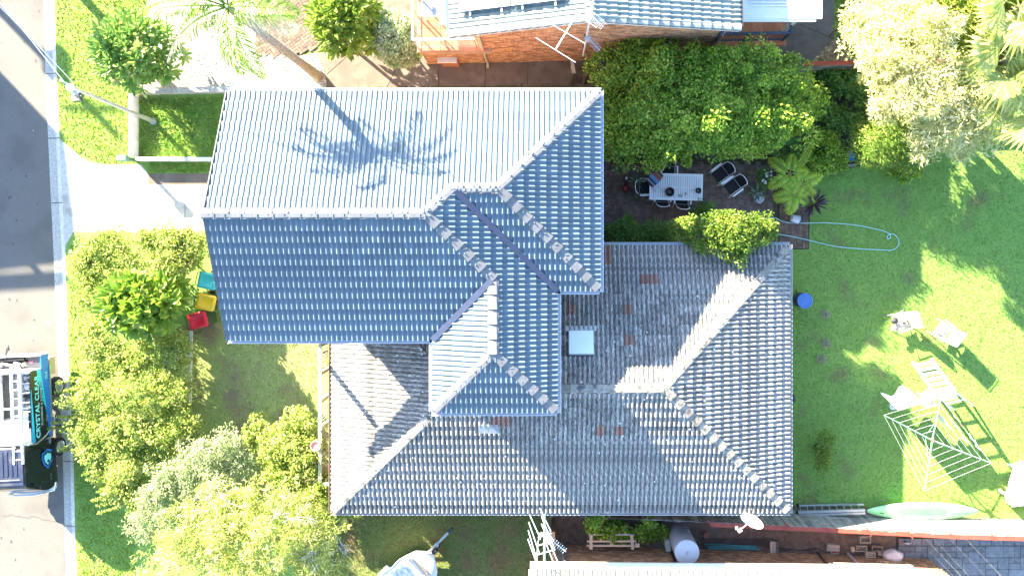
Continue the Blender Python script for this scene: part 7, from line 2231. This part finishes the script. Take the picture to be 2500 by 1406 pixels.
def shoe(px, py, z, rz, mat):
    t = thing('shoe', 'dark trainer lying on the canvas seat of the lawn chair', 'shoe', P(px, py, z), rz, group='shoes on the lawn chair')
    mb = MB(); mb.box((0, 0, .015), (.09, .26, .03)); mb.build('sole', M['white_paint'], t, local=True, bevel=.012)
    bm = bmesh.new(); bmesh.ops.create_uvsphere(bm, u_segments=12, v_segments=8, radius=1)
    for v in bm.verts:
        k = 1.0 if v.co.y < 0 else .8
        v.co = Vector((v.co.x * .043, v.co.y * .125, max(0, v.co.z * .045 * (1.35 if v.co.y < -.1 else .9)) + .03))
    me = bpy.data.meshes.new('upper'); bm.to_mesh(me); bm.free(); me.materials.append(mat); link(bpy.data.objects.new('upper', me), t)
    return t
sh_m = pm('shoe_dark', (.06, .065, .08), (.1, .105, .12), scale=30, rough=.8)
shoe(2292, 816, .45, .9, sh_m)['label'] = 'left trainer of the dark pair on the canvas lawn chair'; shoe(2305, 812, .45, .5, sh_m)['label'] = 'right trainer of the dark pair on the canvas lawn chair'
def cloth_heap(name, label, px, py, z, r, mat, par=None):
    t = thing(name, label, 'clothes', P(px, py, z), R.uniform(0, 3))
    bm = bmesh.new(); bmesh.ops.create_icosphere(bm, subdivisions=3, radius=1)
    for v in bm.verts:
        n_ = mnoise.noise(v.co * 2.2 + Vector((px, py, 0))) * .35 + mnoise.noise(v.co * 5 + Vector((py, 0, 0))) * .14
        v.co = Vector((v.co.x * r * (1 + n_), v.co.y * r * .8 * (1 + n_), max(-.02, v.co.z * .07 * (1 + n_))))
    me = bpy.data.meshes.new('folds'); bm.to_mesh(me); bm.free(); me.materials.append(mat); me.polygons.foreach_set('use_smooth', [True] * len(me.polygons))
    link(bpy.data.objects.new('folds', me), t)
cl_grey = pm('cloth_grey', (.26, .24, .23), (.34, .32, .3), scale=14, rough=.95); cl_white = pm('cloth_white', (.66, .66, .68), (.74, .74, .76), scale=14, rough=.95); cl_dark = pm('cloth_dark', (.03, .035, .04), (.06, .06, .07), scale=14, rough=.95)
cloth_heap('clothes', 'crumpled white cloth on the back of the heaped lawn chair', 2205, 776, .62, .17, cl_white)
cloth_heap('clothes', 'black garment on the heaped lawn chair', 2184, 783, .48, .13, cl_dark)
cloth_heap('clothes', 'round grey cap on the front edge of the heaped lawn chair', 2182, 800, .46, .11, cl_grey)
cloth_heap('clothes', 'grey brown rag beside the white cloth on the lawn chair', 2207, 792, .5, .11, cl_grey)
# rotary clothesline
hz = thing('clothesline', 'green and white rotary clothesline hung with washing on the sunny lawn', 'clothesline', G(2252, 1046))
zc = 1.95
corners = [P(2158, 1013, zc), P(2297, 971, zc), P(2420, 1130, zc), P(2257, 1198, zc)]
hub = (corners[0] + corners[1] + corners[2] + corners[3]) / 4; hub.z = 1.72
M['hoist_green'] = pm('hoist_green', (.20, .38, .27), (.26, .44, .33), scale=6, rough=.45)
pipe('post', [Vector((hub.x, hub.y, 0)), hub], .028, M['galv'], hz, 8)
MB().box(hub + Vector((0, 0, .02)), (.13, .13, .12), .5).build('hub', pm('hub_brown', (.14, .10, .08), (.18, .13, .1), scale=6, rough=.6), hz)
for c in corners:
    pipe('arm', [hub + Vector((0, 0, .02)), hub.lerp(c, .5) + Vector((0, 0, .03)), c], [.026, .02, .014], M['hoist_green'], hz)
    pipe('brace', [hub + Vector((0, 0, -.5)), hub.lerp(c, .42)], .012, M['hoist_green'], hz, 5)
M['line'] = pm('white_line', (.70, .71, .70), (.74, .74, .74), scale=6, rough=.6)
for k in range(4):
    a, b = corners[k], corners[(k + 1) % 4]
    for i in range(6):
        s = 1 - i * .155
        pa, pb2 = hub.lerp(a, s), hub.lerp(b, s); m_ = pa.lerp(pb2, .5) - Vector((0, 0, .03))
        MB().tube([pa, m_, pb2], .0034, 4).build('line', M['line'], hz)
def sheet_cloth(name, label, a, b, drop, mat, bulge=.1, cat='towel', n=12, m=8):
    t = thing(name, label, cat, a.lerp(b, .5)); d = (b - a); nn_ = Vector((-d.y, d.x, 0)).normalized(); V = []; FF = []
    for side in (0, .006):
        for j in range(m + 1):
            for i in range(n + 1):
                u, v = i / n, j / m
                q_ = a + d * u - Vector((0, 0, drop * v)) + nn_ * (bulge * v * math.sin(u * 7 + v * 2) * .6 + bulge * v * 1.3 + side) + d.normalized() * (.05 * v * math.sin(u * 3))
                V.append(q_)
    W_ = n + 1; off = (m + 1) * W_
    for s in (0, 1):
        for j in range(m):
            for i in range(n):
                q_ = [s * off + j * W_ + i, s * off + j * W_ + i + 1, s * off + (j + 1) * W_ + i + 1, s * off + (j + 1) * W_ + i]; FF.append(tuple(q_))
    mb = MB(); mb.add(V, FF); mb.build('fabric', mat, t, smooth=True)
    return t
L0 = lambda k, s, u: hub.lerp(corners[k], s).lerp(hub.lerp(corners[(k + 1) % 4], s), u)
sheet_cloth('towel', 'big white sheet hanging on the outer line towards the house', L0(0, 1, .26), L0(0, 1, .70), 1.25, pm('sheet_white', (.70, .74, .78), (.76, .79, .82), scale=3, rough=.9), .22)
sheet_cloth('towel', 'cream towel on the second line near the white ladder', L0(0, .845, .72), L0(0, .845, .99), .85, pm('towel_cream', (.66, .64, .56), (.72, .70, .62), scale=3, rough=.9), .16)
sheet_cloth('towel', 'white towel on the outer line at the top corner of the clothesline', L0(0, 1, .76), L0(0, 1, .99), .7, cl_white, .12)
for k, (s, u0, u1, dr_, lb, mt_) in enumerate(((1, .10, .20, .32, 'white sock shirt on the sunny outer line near the ladder', cl_white), (1, .28, .40, .5, 'grey patterned shirt hanging on the outer line', cl_grey), (.845, .34, .52, .45, 'white singlet on the second line beside the grey shirt', cl_white), (1, .62, .74, .4, 'crumpled white shirt on the outer line past the middle', cl_white), (1, .76, .88, .5, 'white garment closest to the far corner of the clothesline', cl_white), (.845, .62, .8, .5, 'long white cloth on the second line near the far corner', cl_white), (.69, .2, .5, .8, 'pale towel hanging on the third line', cl_white))):
    sheet_cloth('garment', lb, L0(1, s, u0), L0(1, s, u1), dr_, mt_, .08, 'clothes', 6, 5)
sheet_cloth('garment', 'tiny red cloth on the outer line next to the grey shirt', L0(1, 1, .42), L0(1, 1, .46), .25, pm('cloth_red', (.5, .06, .04), rough=.9), .04, 'clothes', 4, 4)
# white step ladder
ld = thing('step_ladder', 'white wide stepped ladder standing open beside the clothesline', 'ladder', G(2250, 885))
fa_, fb_ = G(2228, 884), G(2274, 876); ta2, tb2 = P(2288, 968, 1.85), P(2334, 958, 1.85)
for a, b in ((fa_, ta2), (fb_, tb2)): MB().beam(a, b, .06, .09).build('side_rail', M['white_paint'], ld)
for i in range(7):
    s = .1 + i * .148; a, b = fa_.lerp(ta2, s), fb_.lerp(tb2, s)
    MB().beam(a, b, .105, .03).build('step', M['white_paint'], ld)
MB().box((ta2 + tb2) / 2 + Vector((0, 0, .05)), (.62, .34, .035), .2).build('top_step', M['white_paint'], ld)
for a, e in ((ta2, G(2330, 1000)), (tb2, G(2376, 990))): MB().beam(a, e, .045, .06).build('rear_leg', M['white_paint'], ld)
MB().beam(ta2.lerp(G(2330, 1000), .5), tb2.lerp(G(2376, 990), .5), .04, .05).build('rear_brace', M['white_paint'], ld)
# laundry peg bucket
t = thing('peg_basket', 'small pale peg basket on the grass below the white sheet', 'basket', G(2180, 988))
MB().lathe(G(2176, 990), [(.09, 0), (.12, .16), (.13, .17), (.1, .15), (0, .05)], 14).build('basket_body', cl_white, t)
MB().tube([G(2172, 990, .16), G(2177, 990, .3), G(2181, 990, .16)], .008, 5).build('handle', cl_grey, t)
# white bench at the frame edge
wb = thing('garden_bench', 'white slatted garden bench at the right frame edge', 'bench', G(2468, 1185))
for i in range(4):
    MB().beam(P(2456 + i * 9, 1215 - i * 2, .45), P(2482 + i * 9, 1130 - i * 2, .45), .11, .04).build('slat', M['white_paint'], wb)
MB().beam(P(2494, 1210, .8), P(2518, 1130, .8), .06, .3).build('backrest', M['white_paint'], wb)
for x, y in ((2456, 1206), (2488, 1200), (2478, 1140), (2508, 1134)):
    p = P(x, y, .43); MB().box((p.x, p.y, .215), (.07, .07, .43)).build('leg', M['white_paint'], wb)
t = thing('white_crate', 'low white box standing on the grass below the bench', 'box', G(2478, 1213))
MB().box(G(2474, 1212, .2), (.62, .36, .4), .1).build('box_body', M['white_paint'], t, bevel=.02)
MB().box(G(2474, 1212, .42), (.66, .40, .03), .1).build('lid', M['white_metal'], t)
# kayak
ky = thing('kayak', 'bright green kayak lying along the paling fence', 'kayak', G(2250, 1236))
ka, kb = P(2117, 1246, .32), P(2387, 1247, .32)
d = kb - ka; Lk = d.length; d.normalize(); s_ = Vector((-d.y, d.x, 0)); mb = MB(); n_, m_ = 22, 14; V = []
tilt = math.radians(24)
for i in range(n_ + 1):
    t_ = i / n_; wv = max(.02, math.sin(math.pi * min(1, max(0, t_ * .97 + .015))) ** .62); c = ka + d * (Lk * t_)
    hw_, hh_ = .39 * wv, .19 * wv
    for k in range(m_):
        a = 2 * math.pi * k / m_; x, z = math.cos(a) * hw_, math.sin(a) * hh_
        if z > 0: z = hh_ * (abs(math.sin(a)) ** .6) * .75 - (.09 * wv if abs(x) < hw_ * .6 and .3 < t_ < .72 else 0)
        V.append(c + s_ * (x * math.cos(tilt) - z * math.sin(tilt)) + Vector((0, 0, x * math.sin(tilt) + z * math.cos(tilt) + .02)))
FF = [(i * m_ + k, i * m_ + (k + 1) % m_, (i + 1) * m_ + (k + 1) % m_, (i + 1) * m_ + k) for i in range(n_) for k in range(m_)] + [tuple(range(m_))[::-1], tuple(n_ * m_ + k for k in range(m_))]
mb.add(V, FF); mb.build('hull', pm('kayak_green', (.34, .84, .38), (.40, .87, .44), scale=2, rough=.4, spec=.5), ky, smooth=True)
for t_ in (.12, .88):
    c = ka + d * (Lk * t_) + Vector((0, 0, .13)) + s_ * -.04; MB().tube([c - d * .08, c + Vector((0, 0, .05)), c + d * .08], .012, 5).build('carry_handle', M['black'], ky)
# aluminium ladder against the fence
al = thing('extension_ladder', 'aluminium extension ladder lying on its edge along the fence', 'ladder', G(2028, 1240))
q0, q1 = P(1948, 1250, .5), P(2111, 1244, .5); w0, w1 = P(1950, 1233, .14), P(2108, 1230, .14)
MB().beam(q0, q1, .085, .10).build('side_rail', M['alu'], al); MB().beam(w0, w1, .05, .085).build('side_rail', M['alu'], al)
MB().beam(q0 + Vector((0, -.10, .02)), q1 + Vector((0, -.10, .02)), .075, .08).build('side_rail', M['alu'], al)
for i in range(9):
    MB().tube([q0.lerp(q1, (i + .4) / 9), w0.lerp(w1, (i + .15) / 9)], .016, 6).build('rung', M['alu'], al)
for p in (q0, w0): MB().box(p + Vector((-.03, 0, 0)), (.06, .1, .11)).build('end_cap', M['black'], al)
# garden light by the old roof
t = thing('drain_grate', 'small dark drain grate in the grass beside the gutter', 'grate', G(1936, 970))
MB().box(G(1936, 972, .03), (.10, .26, .05), .1).build('grate_frame', M['dark_metal'], t)
